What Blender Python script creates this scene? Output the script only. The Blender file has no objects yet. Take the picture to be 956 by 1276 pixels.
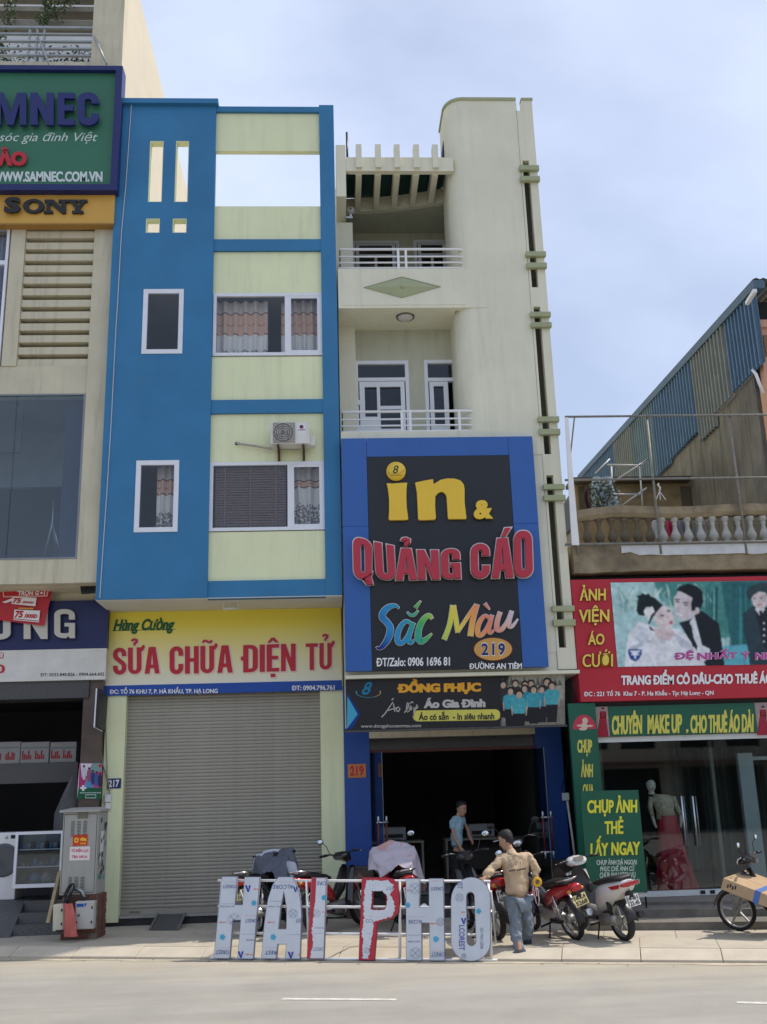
import bpy, bmesh, math, random
from mathutils import Vector, Matrix, noise
random.seed(7)
SC = bpy.context.scene
COL = SC.collection
PI = math.pi
# ---------------------------------------------------------------- camera
FPX, PCX, PCY, EYE = 1264.0, 478.0, 638.0, 2.15      # photo 956 x 1276
_up = Vector((-136.0, -4538.0, FPX)).normalized()
_vx = 24500.0
_ex = Vector((_vx, (FPX*FPX - 136*_vx)/4538, FPX)).normalized()
_ey = _up.cross(_ex)
if _ey.z < 0: _ey = -_ey
ROT = Matrix((_ex, _ey, _up))
cd = bpy.data.cameras.new('camera'); cam = bpy.data.objects.new('camera', cd); COL.objects.link(cam)
cd.sensor_fit = 'VERTICAL'; cd.sensor_height = 24.0; cd.lens = 24.0*FPX/1276
cd.clip_start = 0.1; cd.clip_end = 2000
_m = Matrix(((1, 0, 0), (0, -1, 0), (0, 0, -1)))
cam.matrix_world = Matrix.Translation((0, 0, EYE)) @ (ROT @ _m).to_4x4()
SC.camera = cam
# ---------------------------------------------------------------- light
SUN_EL, SUN_AZ = math.radians(58), math.radians(9)    # azimuth from +X towards +Y (behind the houses)
sd = Vector((math.cos(SUN_EL)*math.cos(SUN_AZ), math.cos(SUN_EL)*math.sin(SUN_AZ), math.sin(SUN_EL)))
sl = bpy.data.lights.new('sun', 'SUN'); sl.energy = 3.2; sl.angle = math.radians(0.5); sl.color = (1.0, 0.93, 0.82)
so = bpy.data.objects.new('sun', sl); COL.objects.link(so); so.rotation_euler = (-sd).to_track_quat('-Z', 'Y').to_euler()
wd = bpy.data.worlds.new('World'); SC.world = wd; wd.use_nodes = True
nt = wd.node_tree; N = nt.nodes; L = nt.links
N.clear()
sky = N.new('ShaderNodeTexSky'); sky.sky_type = 'NISHITA'; sky.sun_disc = False
sky.sun_elevation = SUN_EL; sky.sun_rotation = math.radians(90) - SUN_AZ
sky.air_density = 1.0; sky.dust_density = 2.6; sky.ozone_density = 1.2
tc = N.new('ShaderNodeTexCoord'); mp = N.new('ShaderNodeMapping')
mp.inputs['Rotation'].default_value = (0.3, 0.5, 0.9); mp.inputs['Scale'].default_value = (1.0, 2.2, 1.6)
L.new(tc.outputs['Generated'], mp.inputs['Vector'])
n1 = N.new('ShaderNodeTexNoise'); n1.inputs['Scale'].default_value = 1.7; n1.inputs['Detail'].default_value = 5; n1.inputs['Roughness'].default_value = 0.52
L.new(mp.outputs['Vector'], n1.inputs['Vector'])
cr = N.new('ShaderNodeMapRange'); cr.inputs['From Min'].default_value = 0.38; cr.inputs['From Max'].default_value = 0.72
cr.inputs['To Min'].default_value = 0.32; cr.inputs['To Max'].default_value = 0.85
L.new(n1.outputs['Fac'], cr.inputs['Value'])
mx = N.new('ShaderNodeMix'); mx.data_type = 'RGBA'
mx.inputs['B'].default_value = (6.5, 7.3, 9.3, 1)      # thin bright veil of high cloud
L.new(cr.outputs['Result'], mx.inputs['Factor']); L.new(sky.outputs['Color'], mx.inputs['A'])
bg = N.new('ShaderNodeBackground'); bg.inputs['Strength'].default_value = 0.12
L.new(mx.outputs['Result'], bg.inputs['Color'])
wo = N.new('ShaderNodeOutputWorld'); L.new(bg.outputs['Background'], wo.inputs['Surface'])
SC.view_settings.view_transform = 'Standard'; SC.view_settings.look = 'None'
SC.view_settings.exposure = 0.24; SC.view_settings.gamma = 1.0
# ---------------------------------------------------------------- helpers
def lin(*c):
    c = c[0] if len(c) == 1 else c
    return tuple(((v/255)/12.92 if v <= 10 else ((v/255+0.055)/1.055)**2.4) for v in c)
def ray(px, py): return ROT @ Vector((px-PCX, py-PCY, FPX))
def W(px, py, Y):
    d = ray(px, py); t = Y/d.y
    return Vector((d.x*t, Y, EYE+d.z*t))
def G(px, py, z=0.13):
    d = ray(px, py); t = (z-EYE)/d.z
    return Vector((d.x*t, d.y*t, z))
def S(px, py, X):
    d = ray(px, py); t = X/d.x
    return Vector((X, d.y*t, EYE+d.z*t))
def rc(l, t, r, b, Y):
    m = (t+b)/2; h = (l+r)/2
    return W(l, m, Y).x, W(r, m, Y).x, W(h, b, Y).z, W(h, t, Y).z     # x0,x1,z0,z1
MATS = {}
def mat(name, col, rough=0.65, var=0.10, scale=2.0, metal=0.0, bump=0.0, streak=0.0, spec=0.4, bscale=60, dirt=None, coat=0.0, dcol=(0.09, 0.08, 0.065)):
    if name in MATS: return MATS[name]
    m = bpy.data.materials.new(name); m.use_nodes = True; MATS[name] = m
    nt = m.node_tree; N = nt.nodes; L = nt.links; b = N['Principled BSDF']
    b.inputs['Roughness'].default_value = rough; b.inputs['Metallic'].default_value = metal
    b.inputs['Specular IOR Level'].default_value = spec; b.inputs['Coat Weight'].default_value = coat
    c = tuple(min(0.92, x) for x in col[:3])
    b.inputs['Base Color'].default_value = (*c, 1)
    t = N.new('ShaderNodeTexCoord')
    out = None
    if var > 0:
        n = N.new('ShaderNodeTexNoise'); n.inputs['Scale'].default_value = scale; n.inputs['Detail'].default_value = 6; n.inputs['Roughness'].default_value = 0.62
        L.new(t.outputs['Object'], n.inputs['Vector'])
        r = N.new('ShaderNodeMapRange'); r.inputs['From Min'].default_value = 0.3; r.inputs['From Max'].default_value = 0.7
        r.inputs['To Min'].default_value = 1-var; r.inputs['To Max'].default_value = 1+var*0.5
        L.new(n.outputs['Fac'], r.inputs['Value'])
        v = N.new('ShaderNodeVectorMath'); v.operation = 'SCALE'; v.inputs[0].default_value = c
        L.new(r.outputs['Result'], v.inputs['Scale']); out = v.outputs[0]
    if streak > 0 or dirt:
        mp = N.new('ShaderNodeMapping'); mp.inputs['Scale'].default_value = (2.6, 2.6, 0.22) if streak > 0 else (1, 1, 1)
        L.new(t.outputs['Object'], mp.inputs['Vector'])
        n = N.new('ShaderNodeTexNoise'); n.inputs['Scale'].default_value = 2.4 if streak > 0 else 1.1; n.inputs['Detail'].default_value = 7; n.inputs['Roughness'].default_value = 0.68
        L.new(mp.outputs['Vector'], n.inputs['Vector'])
        r = N.new('ShaderNodeMapRange'); r.inputs['From Min'].default_value = 0.50; r.inputs['From Max'].default_value = 0.78
        r.inputs['To Min'].default_value = 0; r.inputs['To Max'].default_value = streak if streak > 0 else dirt
        L.new(n.outputs['Fac'], r.inputs['Value'])
        mi = N.new('ShaderNodeMix'); mi.data_type = 'RGBA'; mi.inputs['B'].default_value = (*dcol, 1)
        L.new(r.outputs['Result'], mi.inputs['Factor'])
        if out: L.new(out, mi.inputs['A'])
        else: mi.inputs['A'].default_value = (*c, 1)
        out = mi.outputs['Result']
    if out: L.new(out, b.inputs['Base Color'])
    if bump > 0:
        n = N.new('ShaderNodeTexNoise'); n.inputs['Scale'].default_value = bscale; n.inputs['Detail'].default_value = 4
        L.new(t.outputs['Object'], n.inputs['Vector'])
        bu = N.new('ShaderNodeBump'); bu.inputs['Strength'].default_value = bump; bu.inputs['Distance'].default_value = 0.02
        L.new(n.outputs['Fac'], bu.inputs['Height']); L.new(bu.outputs['Normal'], b.inputs['Normal'])
    return m
def glass(name, tint=(0.75, 0.8, 0.8), gl=0.04, rough=0.02):
    if name in MATS: return MATS[name]
    m = bpy.data.materials.new(name); m.use_nodes = True; MATS[name] = m
    nt = m.node_tree; N = nt.nodes; L = nt.links; N.clear()
    tr = N.new('ShaderNodeBsdfTransparent'); tr.inputs['Color'].default_value = (*tint, 1)
    g = N.new('ShaderNodeBsdfGlossy'); g.inputs['Roughness'].default_value = rough; g.inputs['Color'].default_value = (0.9, 0.95, 1, 1)
    f = N.new('ShaderNodeLayerWeight'); f.inputs['Blend'].default_value = 0.18
    mr = N.new('ShaderNodeMapRange'); mr.inputs['To Min'].default_value = gl; mr.inputs['To Max'].default_value = 0.8
    L.new(f.outputs['Fresnel'], mr.inputs['Value'])
    mi = N.new('ShaderNodeMixShader'); o = N.new('ShaderNodeOutputMaterial')
    L.new(mr.outputs['Result'], mi.inputs['Fac']); L.new(tr.outputs[0], mi.inputs[1]); L.new(g.outputs[0], mi.inputs[2]); L.new(mi.outputs[0], o.inputs['Surface'])
    return m
def printmat(name='printed_ink', rough=0.45):
    if name in MATS: return MATS[name]
    m = bpy.data.materials.new(name); m.use_nodes = True; MATS[name] = m
    N = m.node_tree.nodes; L = m.node_tree.links; b = N['Principled BSDF']; b.inputs['Roughness'].default_value = rough; b.inputs['Specular IOR Level'].default_value = 0.3
    a = N.new('ShaderNodeAttribute'); a.attribute_name = 'ink'
    L.new(a.outputs['Color'], b.inputs['Base Color'])
    return m
def absloc(o):
    v = Vector((0, 0, 0))
    while o is not None: v += o.location; o = o.parent
    return v
def shape2d(loops, h=0.0):
    """filled flat shape (holes allowed) -> verts (u,v,w), faces"""
    c = bpy.data.curves.new('s', 'CURVE'); c.dimensions = '2D'; c.fill_mode = 'BOTH' if h > 0 else 'FRONT'; c.extrude = h/2
    for lp in loops:
        s = c.splines.new('POLY'); s.points.add(len(lp)-1)
        for p, q in zip(s.points, lp): p.co = (q[0], q[1], 0, 1)
        s.use_cyclic_u = True
    return _cm(c)
def _cm(c):
    o = bpy.data.objects.new('s', c); me = bpy.data.meshes.new_from_object(o)
    vs = [tuple(v.co) for v in me.vertices]; fs = [tuple(p.vertices) for p in me.polygons]
    bpy.data.objects.remove(o); bpy.data.meshes.remove(me); bpy.data.curves.remove(c)
    return vs, fs
_gc = {}
def glyphs(s, off=0.0, h=0.0, shear=0.0, space=1.0, res=3):
    k = (s, off, h, shear, space)
    if k in _gc: return _gc[k]
    if chr(0x110) in s:                                    # D with stroke: plain D plus a bar set just proud of it
        vs, fs = glyphs(s.replace(chr(0x110), 'D'), off, h, shear, space)
        vs, fs = list(vs), list(fs); dw = max(v[0] for v in glyphs('D', off)[0])-min(v[0] for v in glyphs('D', off)[0])
        for i, ch in enumerate(s):
            if ch != chr(0x110): continue
            xr = max(v[0] for v in glyphs((s[:i]+'D').replace(chr(0x110), 'D'), off, h, 0.0, space)[0]); xl = xr-dw; n = len(vs)
            w1 = (h/2+0.0009) if h > 0 else 0.0009
            z0, z1 = CAP*0.43-off*0.6, CAP*0.57+off*0.6
            vs += [(xl-0.10+shear*z0, z0, w1), (xl+0.30+shear*z0, z0, w1), (xl+0.30+shear*z1, z1, w1), (xl-0.10+shear*z1, z1, w1)]
            fs += [(n, n+1, n+2, n+3)]
        _gc[k] = (vs, fs); return _gc[k]
    c = bpy.data.curves.new('t', 'FONT'); c.body = s; c.offset = off; c.extrude = h/2; c.shear = shear; c.space_character = space; c.resolution_u = res
    c.fill_mode = 'BOTH' if h > 0 else 'FRONT'
    _gc[k] = _cm(c); return _gc[k]
CAP = 0.682
class MB:
    def __init__(s): s.v = []; s.f = []; s.c = []; s.sm = set()
    def add(s, vs, fs, col=None, smooth=False):
        n = len(s.v); s.v += [tuple(v) for v in vs]
        for f in fs:
            if smooth: s.sm.add(len(s.f))
            s.f.append(tuple(i+n for i in f)); s.c.append(col)
        return s
    def box(s, x0, x1, y0, y1, z0, z1, col=None):
        v = [(x, y, z) for x in (x0, x1) for y in (y0, y1) for z in (z0, z1)]
        return s.add(v, [(0, 1, 3, 2), (4, 6, 7, 5), (0, 4, 5, 1), (2, 3, 7, 6), (0, 2, 6, 4), (1, 5, 7, 3)], col)
    def bx(s, l, t, r, b, Y, d, col=None):
        x0, x1, z0, z1 = rc(l, t, r, b, Y); return s.box(x0, x1, Y, Y+d, z0, z1, col)
    def prism(s, pts, vec, col=None):
        n = len(pts); v = [Vector(p) for p in pts]; w = [p+Vector(vec) for p in v]
        return s.add(v+w, [tuple(range(n)), tuple(range(2*n-1, n-1, -1))]+[(i, n+i, n+(i+1) % n, (i+1) % n) for i in range(n)], col)
    def poly(s, pts, col=None): return s.add(pts, [tuple(range(len(pts)))], col)
    def slab(s, loops, y0, y1, col=None):
        """loops in (X,Z), filled with holes, from y0 to y1"""
        vs, fs = shape2d(loops, abs(y1-y0) if y1 != y0 else 0.0)
        ym = (y0+y1)/2
        return s.add([(a, ym-w, b) for a, b, w in vs], fs, col)
    def tube(s, pts, r, n=8, col=None, caps=True):
        pts = [Vector(p) for p in pts]; m = len(pts); rs = r if isinstance(r, (list, tuple)) else [r]*m
        vs = []; prev = None
        for i, p in enumerate(pts):
            d = (pts[min(i+1, m-1)]-pts[max(i-1, 0)]).normalized()
            if prev is None:
                a = d.cross(Vector((0, 0, 1)))
                if a.length < 0.05: a = d.cross(Vector((1, 0, 0)))
            else: a = prev-d*prev.dot(d)
            a.normalize(); prev = a; b = d.cross(a)
            for k in range(n):
                t = 2*PI*(k+0.5)/n; vs.append(p+(a*math.cos(t)+b*math.sin(t))*rs[i])
        fs = [(i*n+k, i*n+(k+1) % n, (i+1)*n+(k+1) % n, (i+1)*n+k) for i in range(m-1) for k in range(n)]
        s.add(vs, fs, col, smooth=n > 5)
        if caps: n0 = len(s.v)-len(vs); s.f += [tuple(n0+k for k in range(n-1, -1, -1)), tuple(n0+(m-1)*n+k for k in range(n))]; s.c += [col, col]
        return s
    def lathe(s, prof, c=(0, 0, 0), axis='Z', n=20, col=None, smooth=True):
        vs = []
        for r, h in prof:
            for k in range(n):
                t = 2*PI*k/n; a, b = r*math.cos(t), r*math.sin(t)
                p = {'Z': (a, b, h), 'Y': (a, h, b), 'X': (h, a, b)}[axis]
                vs.append((c[0]+p[0], c[1]+p[1], c[2]+p[2]))
        m = len(prof)
        return s.add(vs, [(i*n+k, i*n+(k+1) % n, (i+1)*n+(k+1) % n, (i+1)*n+k) for i in range(m-1) for k in range(n)], col, smooth)
    def ell(s, c, r, n=12, m=8, col=None):
        vs = []
        for i in range(m+1):
            a = PI*i/m
            for k in range(n):
                t = 2*PI*k/n; vs.append((c[0]+r[0]*math.sin(a)*math.cos(t), c[1]+r[1]*math.sin(a)*math.sin(t), c[2]+r[2]*math.cos(a)))
        return s.add(vs, [(i*n+k, (i+1)*n+k, (i+1)*n+(k+1) % n, i*n+(k+1) % n) for i in range(m) for k in range(n)], col, True)
    def loft(s, secs, col=None, caps=True, smooth=True):
        """list of equal-length rings"""
        n = len(secs[0]); vs = [p for r in secs for p in r]; m = len(secs)
        fs = [(i*n+k, i*n+(k+1) % n, (i+1)*n+(k+1) % n, (i+1)*n+k) for i in range(m-1) for k in range(n)]
        s.add(vs, fs, col, smooth)
        if caps: n0 = len(s.v)-len(vs); s.f += [tuple(n0+k for k in range(n-1, -1, -1)), tuple(n0+(m-1)*n+k for k in range(n))]; s.c += [col, col]
        return s
    def grid(s, fn, nu, nv, col=None, smooth=True):
        vs = [fn(i/nu, j/nv) for j in range(nv+1) for i in range(nu+1)]
        return s.add(vs, [(j*(nu+1)+i, j*(nu+1)+i+1, (j+1)*(nu+1)+i+1, (j+1)*(nu+1)+i) for j in range(nv) for i in range(nu)], col, smooth)
    def text(s, t, quad, Y=None, off=0.02, h=0.0, shear=0.0, fat=0.0, space=1.0, col=None, flip=False, dy=0.0):
        """quad: TL,TR,BR,BL of the cap-height box; photo pixels on plane Y, or 3D points"""
        q = [W(p[0], p[1], Y) if Y is not None else Vector(p) for p in quad]
        nrm = (q[1]-q[3]).cross(q[0]-q[2]).normalized()
        vs, fs = glyphs(t, off, 1.0 if h > 0 else 0.0, shear, space)
        if not vs: return s
        x0 = min(v[0] for v in vs); x1 = max(v[0] for v in vs); x0 -= fat; x1 += fat
        layers = [(0, 0)] if fat == 0 else [(0, 0), (-fat, 0.0006), (fat, 0.0011)]
        if fat > 0.05: layers += [(-fat/2, 0.0016), (fat/2, 0.0021)]
        # front normal towards the viewer
        if nrm.y > 0: nrm = -nrm
        for dx, dn in layers:
            out = []
            for a, b, w in vs:
                u = (a+dx-x0)/(x1-x0); v = b/CAP
                if flip: u = 1-u; v = 1-v
                p = (q[3]*(1-u)+q[2]*u)*(1-v)+(q[0]*(1-u)+q[1]*u)*v
                out.append(p+nrm*((w+0.5)*h+dn+dy if h > 0 else dn+dy+w*0.6)+(nrm*0.0008 if h > 0 and w > 0.5001 else Vector((0, 0, 0))))
            s.add(out, fs, col)
        return s
    def build(s, name, m, parent=None, label=None, local=False, bevel=0.0, fixn=True, stuff=False):
        me = bpy.data.meshes.new(name)
        o0 = Vector((0, 0, 0)) if (local or parent is None) else absloc(parent)
        me.from_pydata([(v[0]-o0.x, v[1]-o0.y, v[2]-o0.z) for v in s.v], [], s.f)
        if any(c is not None for c in s.c):
            at = me.color_attributes.new('ink', 'FLOAT_COLOR', 'CORNER'); i = 0
            for p, c in zip(me.polygons, s.c):
                for _ in range(p.loop_total): at.data[i].color = (*(c or (1, 1, 1)), 1); i += 1
        for i in s.sm:
            if i < len(me.polygons): me.polygons[i].use_smooth = True
        me.validate()
        if fixn:
            bm = bmesh.new(); bm.from_mesh(me); bmesh.ops.recalc_face_normals(bm, faces=bm.faces); bm.to_mesh(me); bm.free()
        me.materials.append(m)
        o = bpy.data.objects.new(name, me); COL.objects.link(o)
        if parent: o.parent = parent
        if label: o['label'] = label
        if stuff: o['kind'] = 'stuff'
        if bevel > 0:
            b = o.modifiers.new('bevel', 'BEVEL'); b.width = bevel; b.segments = 2; b.limit_method = 'ANGLE'
        return o
def thing(name, label, cat, loc=(0, 0, 0), group=None):
    o = bpy.data.objects.new(name, None); COL.objects.link(o); o.location = loc; o.empty_display_size = 0.2
    o['label'] = label; o['category'] = cat
    if group: o['group'] = group
    return o
def tag(o, label, cat, group=None):
    o['label'] = label; o['category'] = cat
    if group: o['group'] = group
    return o
def struct(o): o['kind'] = 'structure'; return o
def rot_local(o): return o
def px_loop(pts, Y): return [(W(x, y, Y).x, W(x, y, Y).z) for x, y in pts]
def rect_loop(x0, x1, z0, z1): return [(x0, z0), (x1, z0), (x1, z1), (x0, z1)]
def ring(cx, cz, rx, rz, n=28): return [(cx+rx*math.cos(2*PI*i/n), cz+rz*math.sin(2*PI*i/n)) for i in range(n)]
PR = printmat()
def frame(parent, x0, x1, z0, z1, y0, y1, w, m, name='frame'):
    return MB().slab([rect_loop(x0, x1, z0, z1), rect_loop(x0+w, x1-w, z0+w, z1-w)], y0, y1).build(name, m, parent)
# ---------------------------------------------------------------- heavy condensed block letters (own outlines)
def shape2o(loops, h=0.0, off=0.0):
    c = bpy.data.curves.new('s', 'CURVE'); c.dimensions = '2D'; c.fill_mode = 'BOTH' if h > 0 else 'FRONT'; c.extrude = h/2; c.offset = off
    for lp in loops:
        s = c.splines.new('POLY'); s.points.add(len(lp)-1)
        for p, q in zip(s.points, lp): p.co = (q[0], q[1], 0, 1)
        s.use_cyclic_u = True
    return _cm(c)
def stroke2(path, t, sub=1):
    """outline of a thick open path; t = width or list of widths"""
    pp = [path[0]]
    for q in path[1:]:
        if (q[0]-pp[-1][0])**2+(q[1]-pp[-1][1])**2 > 1e-7: pp.append(q)
    path = pp; n = len(path); L_, R_ = [], []
    ts = t if isinstance(t, (list, tuple)) else [t]*n
    for i, p in enumerate(path):
        a = Vector(path[max(i-1, 0)]); b = Vector(path[min(i+1, n-1)]); p = Vector(p)
        d = (b-a).normalized(); nn = Vector((-d.y, d.x)); k = 1.0
        if 0 < i < n-1:
            d1 = (p-a).normalized(); c_ = max(0.5, nn.dot(Vector((-d1.y, d1.x)))); k = 1/c_
        L_.append(tuple(p+nn*ts[i]/2*k)); R_.append(tuple(p-nn*ts[i]/2*k))
    return L_+R_[::-1]
def arc(cx, cy, rx, ry, a0, a1, n=7):
    return [(cx+rx*math.cos(math.radians(a0+(a1-a0)*k/n)), cy+ry*math.sin(math.radians(a0+(a1-a0)*k/n))) for k in range(n+1)]
def rrect(x0, y0, x1, y1, rx, ry):
    return arc(x1-rx, y1-ry, rx, ry, 0, 90)+arc(x0+rx, y1-ry, rx, ry, 90, 180)+arc(x0+rx, y0+ry, rx, ry, 180, 270)+arc(x1-rx, y0+ry, rx, ry, 270, 360)
def blk(ch, t=0.15, a=0.46):
    base = {'Á': 'A', 'Ả': 'A', 'Ử': 'U', 'Ữ': 'U', 'Ư': 'U', 'Đ': 'D', 'Ệ': 'E', 'Ê': 'E'}.get(ch, ch)
    h = t*0.85; L_ = []
    x0, x1 = t/2, a-t/2; rx, ry = (a-t)/2, 0.16
    ys, ye = h/2, 1-h/2
    if base in 'OQ': L_ = [rrect(0, 0, a, 1, a*0.42, 0.2), rrect(t, h, a-t, 1-h, (a-2*t)*0.45, 0.1)]
    if base == 'Q':
        L_ = [[p for p in rrect(0, 0, a, 1, a*0.42, 0.2) if not (p[1] < 0.12 and p[0] > a*0.45)], L_[1]]
        o = L_[0]; i = max(range(len(o)), key=lambda k: (o[k][0] if o[k][1] < 0.5 else -1)-0*o[k][1])
        L_[0] = o[:]+[(a*0.55, 0.0), (a*0.72, -0.13), (a*1.02, -0.10), (a*0.93, 0.07)]
    if base == 'C': L_ = [stroke2([(x1, 0.66), (x1, ye-ry)]+arc(a/2, ye-ry, rx, ry, 0, 180)+arc(a/2, ys+ry, rx, ry, 180, 360)+[(x1, 0.36)], t)]
    if base == 'G':
        L_ = [[(a-t, 0.64), (a, 0.64), (a, 0.76)]+arc(a*.55, 0.8, a*.45, 0.2, 0, 90, 5)+arc(a*.45, 0.8, a*.45, 0.2, 90, 180, 5)+arc(a*.45, 0.2, a*.45, 0.2, 180, 270, 5)+[(a*0.56, 0.0), (a*.7, 0.07), (a*.74, 0), (a, 0), (a, 0.52), (a*0.5, 0.52), (a*.5, 0.40), (a-t, 0.40), (a-t, 0.2)]+arc(a/2, 0.2, a/2-t, 0.2-h, 0, -180, 5)+[(t, 0.78)]+arc(a/2, 0.8, a/2-t, 0.2-h, 180, 0, 5)]
    if base == 'S': L_ = [stroke2([(x1, 0.68), (x1, ye-ry)]+arc(a/2, ye-ry, rx, ry, 0, 180, 6)+[(x0, 0.70), (x0+0.03, 0.62), (a/2, 0.51), (x1-0.03, 0.40), (x1, 0.33)]+arc(a/2, ys+ry, rx, ry, 0, -180, 6)+[(x0, 0.33)], t*0.96)]
    if base == 'U': L_ = [[(0, 1), (t, 1), (t, 0.22)]+arc(a/2, 0.22, a/2-t, 0.22-h, 180, 360, 6)+[(a-t, 1), (a, 1), (a, 0.22)]+arc(a/2, 0.22, a/2, 0.22, 360, 180, 8)]
    if base == 'A':
        a2 = a*1.12; L_ = [[(0, 0), (t, 0), (t+0.03, 0.2), (a2-t-0.03, 0.2), (a2-t, 0), (a2, 0), (a2/2+t*.72, 1), (a2/2-t*.72, 1)], [(t+0.055, 0.33), (a2-t-0.055, 0.33), (a2/2, 0.80)]]; a = a2
    if base == 'N': L_ = [[(0, 0), (t*.92, 0), (t*.92, 0.55), (a-t*.92, 0), (a, 0), (a, 1), (a-t*.92, 1), (a-t*.92, 0.45), (t*.92, 1), (0, 1)]]
    if base == 'M': a = a*1.3; L_ = [[(0, 0), (t*.8, 0), (t*.8, 0.68), (a/2-t*.38, 0), (a/2+t*.38, 0), (a-t*.8, 0.68), (a-t*.8, 0), (a, 0), (a, 1), (a-t*1.1, 1), (a/2, 0.38), (t*1.1, 1), (0, 1)]]
    if base == 'H': L_ = [[(0, 0), (t, 0), (t, 0.43), (a-t, 0.43), (a-t, 0), (a, 0), (a, 1), (a-t, 1), (a-t, 0.43+h), (t, 0.43+h), (t, 1), (0, 1)]]
    if base == 'I': L_ = [[(0, 0), (t, 0), (t, 1), (0, 1)]]; a = t
    if base == 'E': L_ = [[(0, 0), (a*.85, 0), (a*.85, h), (t, h), (t, 0.44), (a*.78, 0.44), (a*.78, 0.44+h), (t, 0.44+h), (t, 1-h), (a*.85, 1-h), (a*.85, 1), (0, 1)]]; a *= .85
    if base == 'T': L_ = [[(a/2-t/2, 0), (a/2+t/2, 0), (a/2+t/2, 1-h), (a, 1-h), (a, 1), (0, 1), (0, 1-h), (a/2-t/2, 1-h)]]
    if base == 'D':
        o = [(0, 0), (a*.5, 0)]+arc(a*.5, 0.22, a*.5, 0.22, 270, 360, 6)+arc(a*.5, 0.78, a*.5, 0.22, 0, 90, 6)+[(0, 1)]
        if ch == 'Đ': o += [(0, 0.58), (-0.07, 0.58), (-0.07, 0.44), (0, 0.44)]
        L_ = [o, [(t, h), (a*.45, h)]+arc(a*.45, 0.2, a*.55-t, 0.2-h, 270, 360, 5)+arc(a*.45, 0.8, a*.55-t, 0.2-h, 0, 90, 5)+[(t, 1-h)]]
    if base == 'P': L_ = [[(0, 0), (t, 0), (t, 0.38), (a*.5, 0.38)]+arc(a*.5, 0.58, a*.5, 0.2, 270, 360, 6)+arc(a*.5, 0.8, a*.5, 0.2, 0, 90, 6)+[(0, 1)], [(t, 0.38+h), (a*.45, 0.38+h)]+arc(a*.45, 0.6, a*.5-t, 0.6-0.38-h, 270, 360, 5)+arc(a*.45, 0.8, a*.5-t, 0.2-h, 0, 90, 5)+[(t, 1-h)]]
    c = a/2; tt = t*0.62
    if ch in 'ƯỬỮ': L_[0] = [p for p in L_[0] if p != (a, 1)][:]; i = L_[0].index((a-t, 1)); L_[0][i+1:i+1] = [(a+0.0, 1.0), (a+0.03, 1.08), (a+0.10, 1.08), (a+0.11, 0.98), (a+0.05, 0.87), (a, 0.84)]
    if ch in 'ẢỬ': L_.append(stroke2([(c-0.09, 1.24), (c-0.07, 1.29), (c, 1.31), (c+0.06, 1.28), (c+0.06, 1.21), (c, 1.16), (c-0.01, 1.08)], tt*.85))
    if ch == 'Á': L_.append([(c-0.02, 1.05), (c+0.09, 1.05), (c+0.22, 1.26), (c+0.06, 1.26)])
    if ch in 'ỆÊ': L_.append([(c-0.17, 1.06), (c-0.08, 1.06), (c, 1.14), (c+0.08, 1.06), (c+0.17, 1.06), (c+0.05, 1.24), (c-0.05, 1.24)])
    if ch == 'Ệ': L_.append([(c-0.07, -0.20), (c+0.07, -0.20), (c+0.07, -0.08), (c-0.07, -0.08)])
    if ch == 'Ữ': L_.append(stroke2([(c-0.15, 1.12), (c-0.10, 1.19), (c-0.04, 1.19), (c+0.04, 1.13), (c+0.10, 1.13), (c+0.15, 1.20)], tt*.8))
    return L_, a
def block_text(mb, s, quad, Y=None, h=0.0, off=0.0, t=0.15, a=0.46, gap=0.055, col=None, dy=0.0):
    q = [W(p[0], p[1], Y) if Y is not None else Vector(p) for p in quad]
    gl = []; x = 0
    for ch in s:
        if ch == ' ': x += 0.25; continue
        l_, w_ = blk(ch, t, a)
        if ch == 'Đ': x += 0.04
        gl.append((x, l_)); x += w_+gap+(0.05 if ch in 'ƯỬỮ' else 0)
    tot = x-gap; nrm = (q[1]-q[3]).cross(q[0]-q[2]).normalized()
    if nrm.y > 0: nrm = -nrm
    for x, l_ in gl:
        vs, fs = shape2o(l_, 1.0 if h > 0 else 0.0, off)
        out = []
        for u, v, w in vs:
            u = (u+x)/tot
            out.append((q[3]*(1-u)+q[2]*u)*(1-v)+(q[0]*(1-u)+q[1]*u)*v+nrm*(((w+.5)*h if h > 0 else 0)+dy))
        mb.add(out, fs, col)
    return mb

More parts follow.
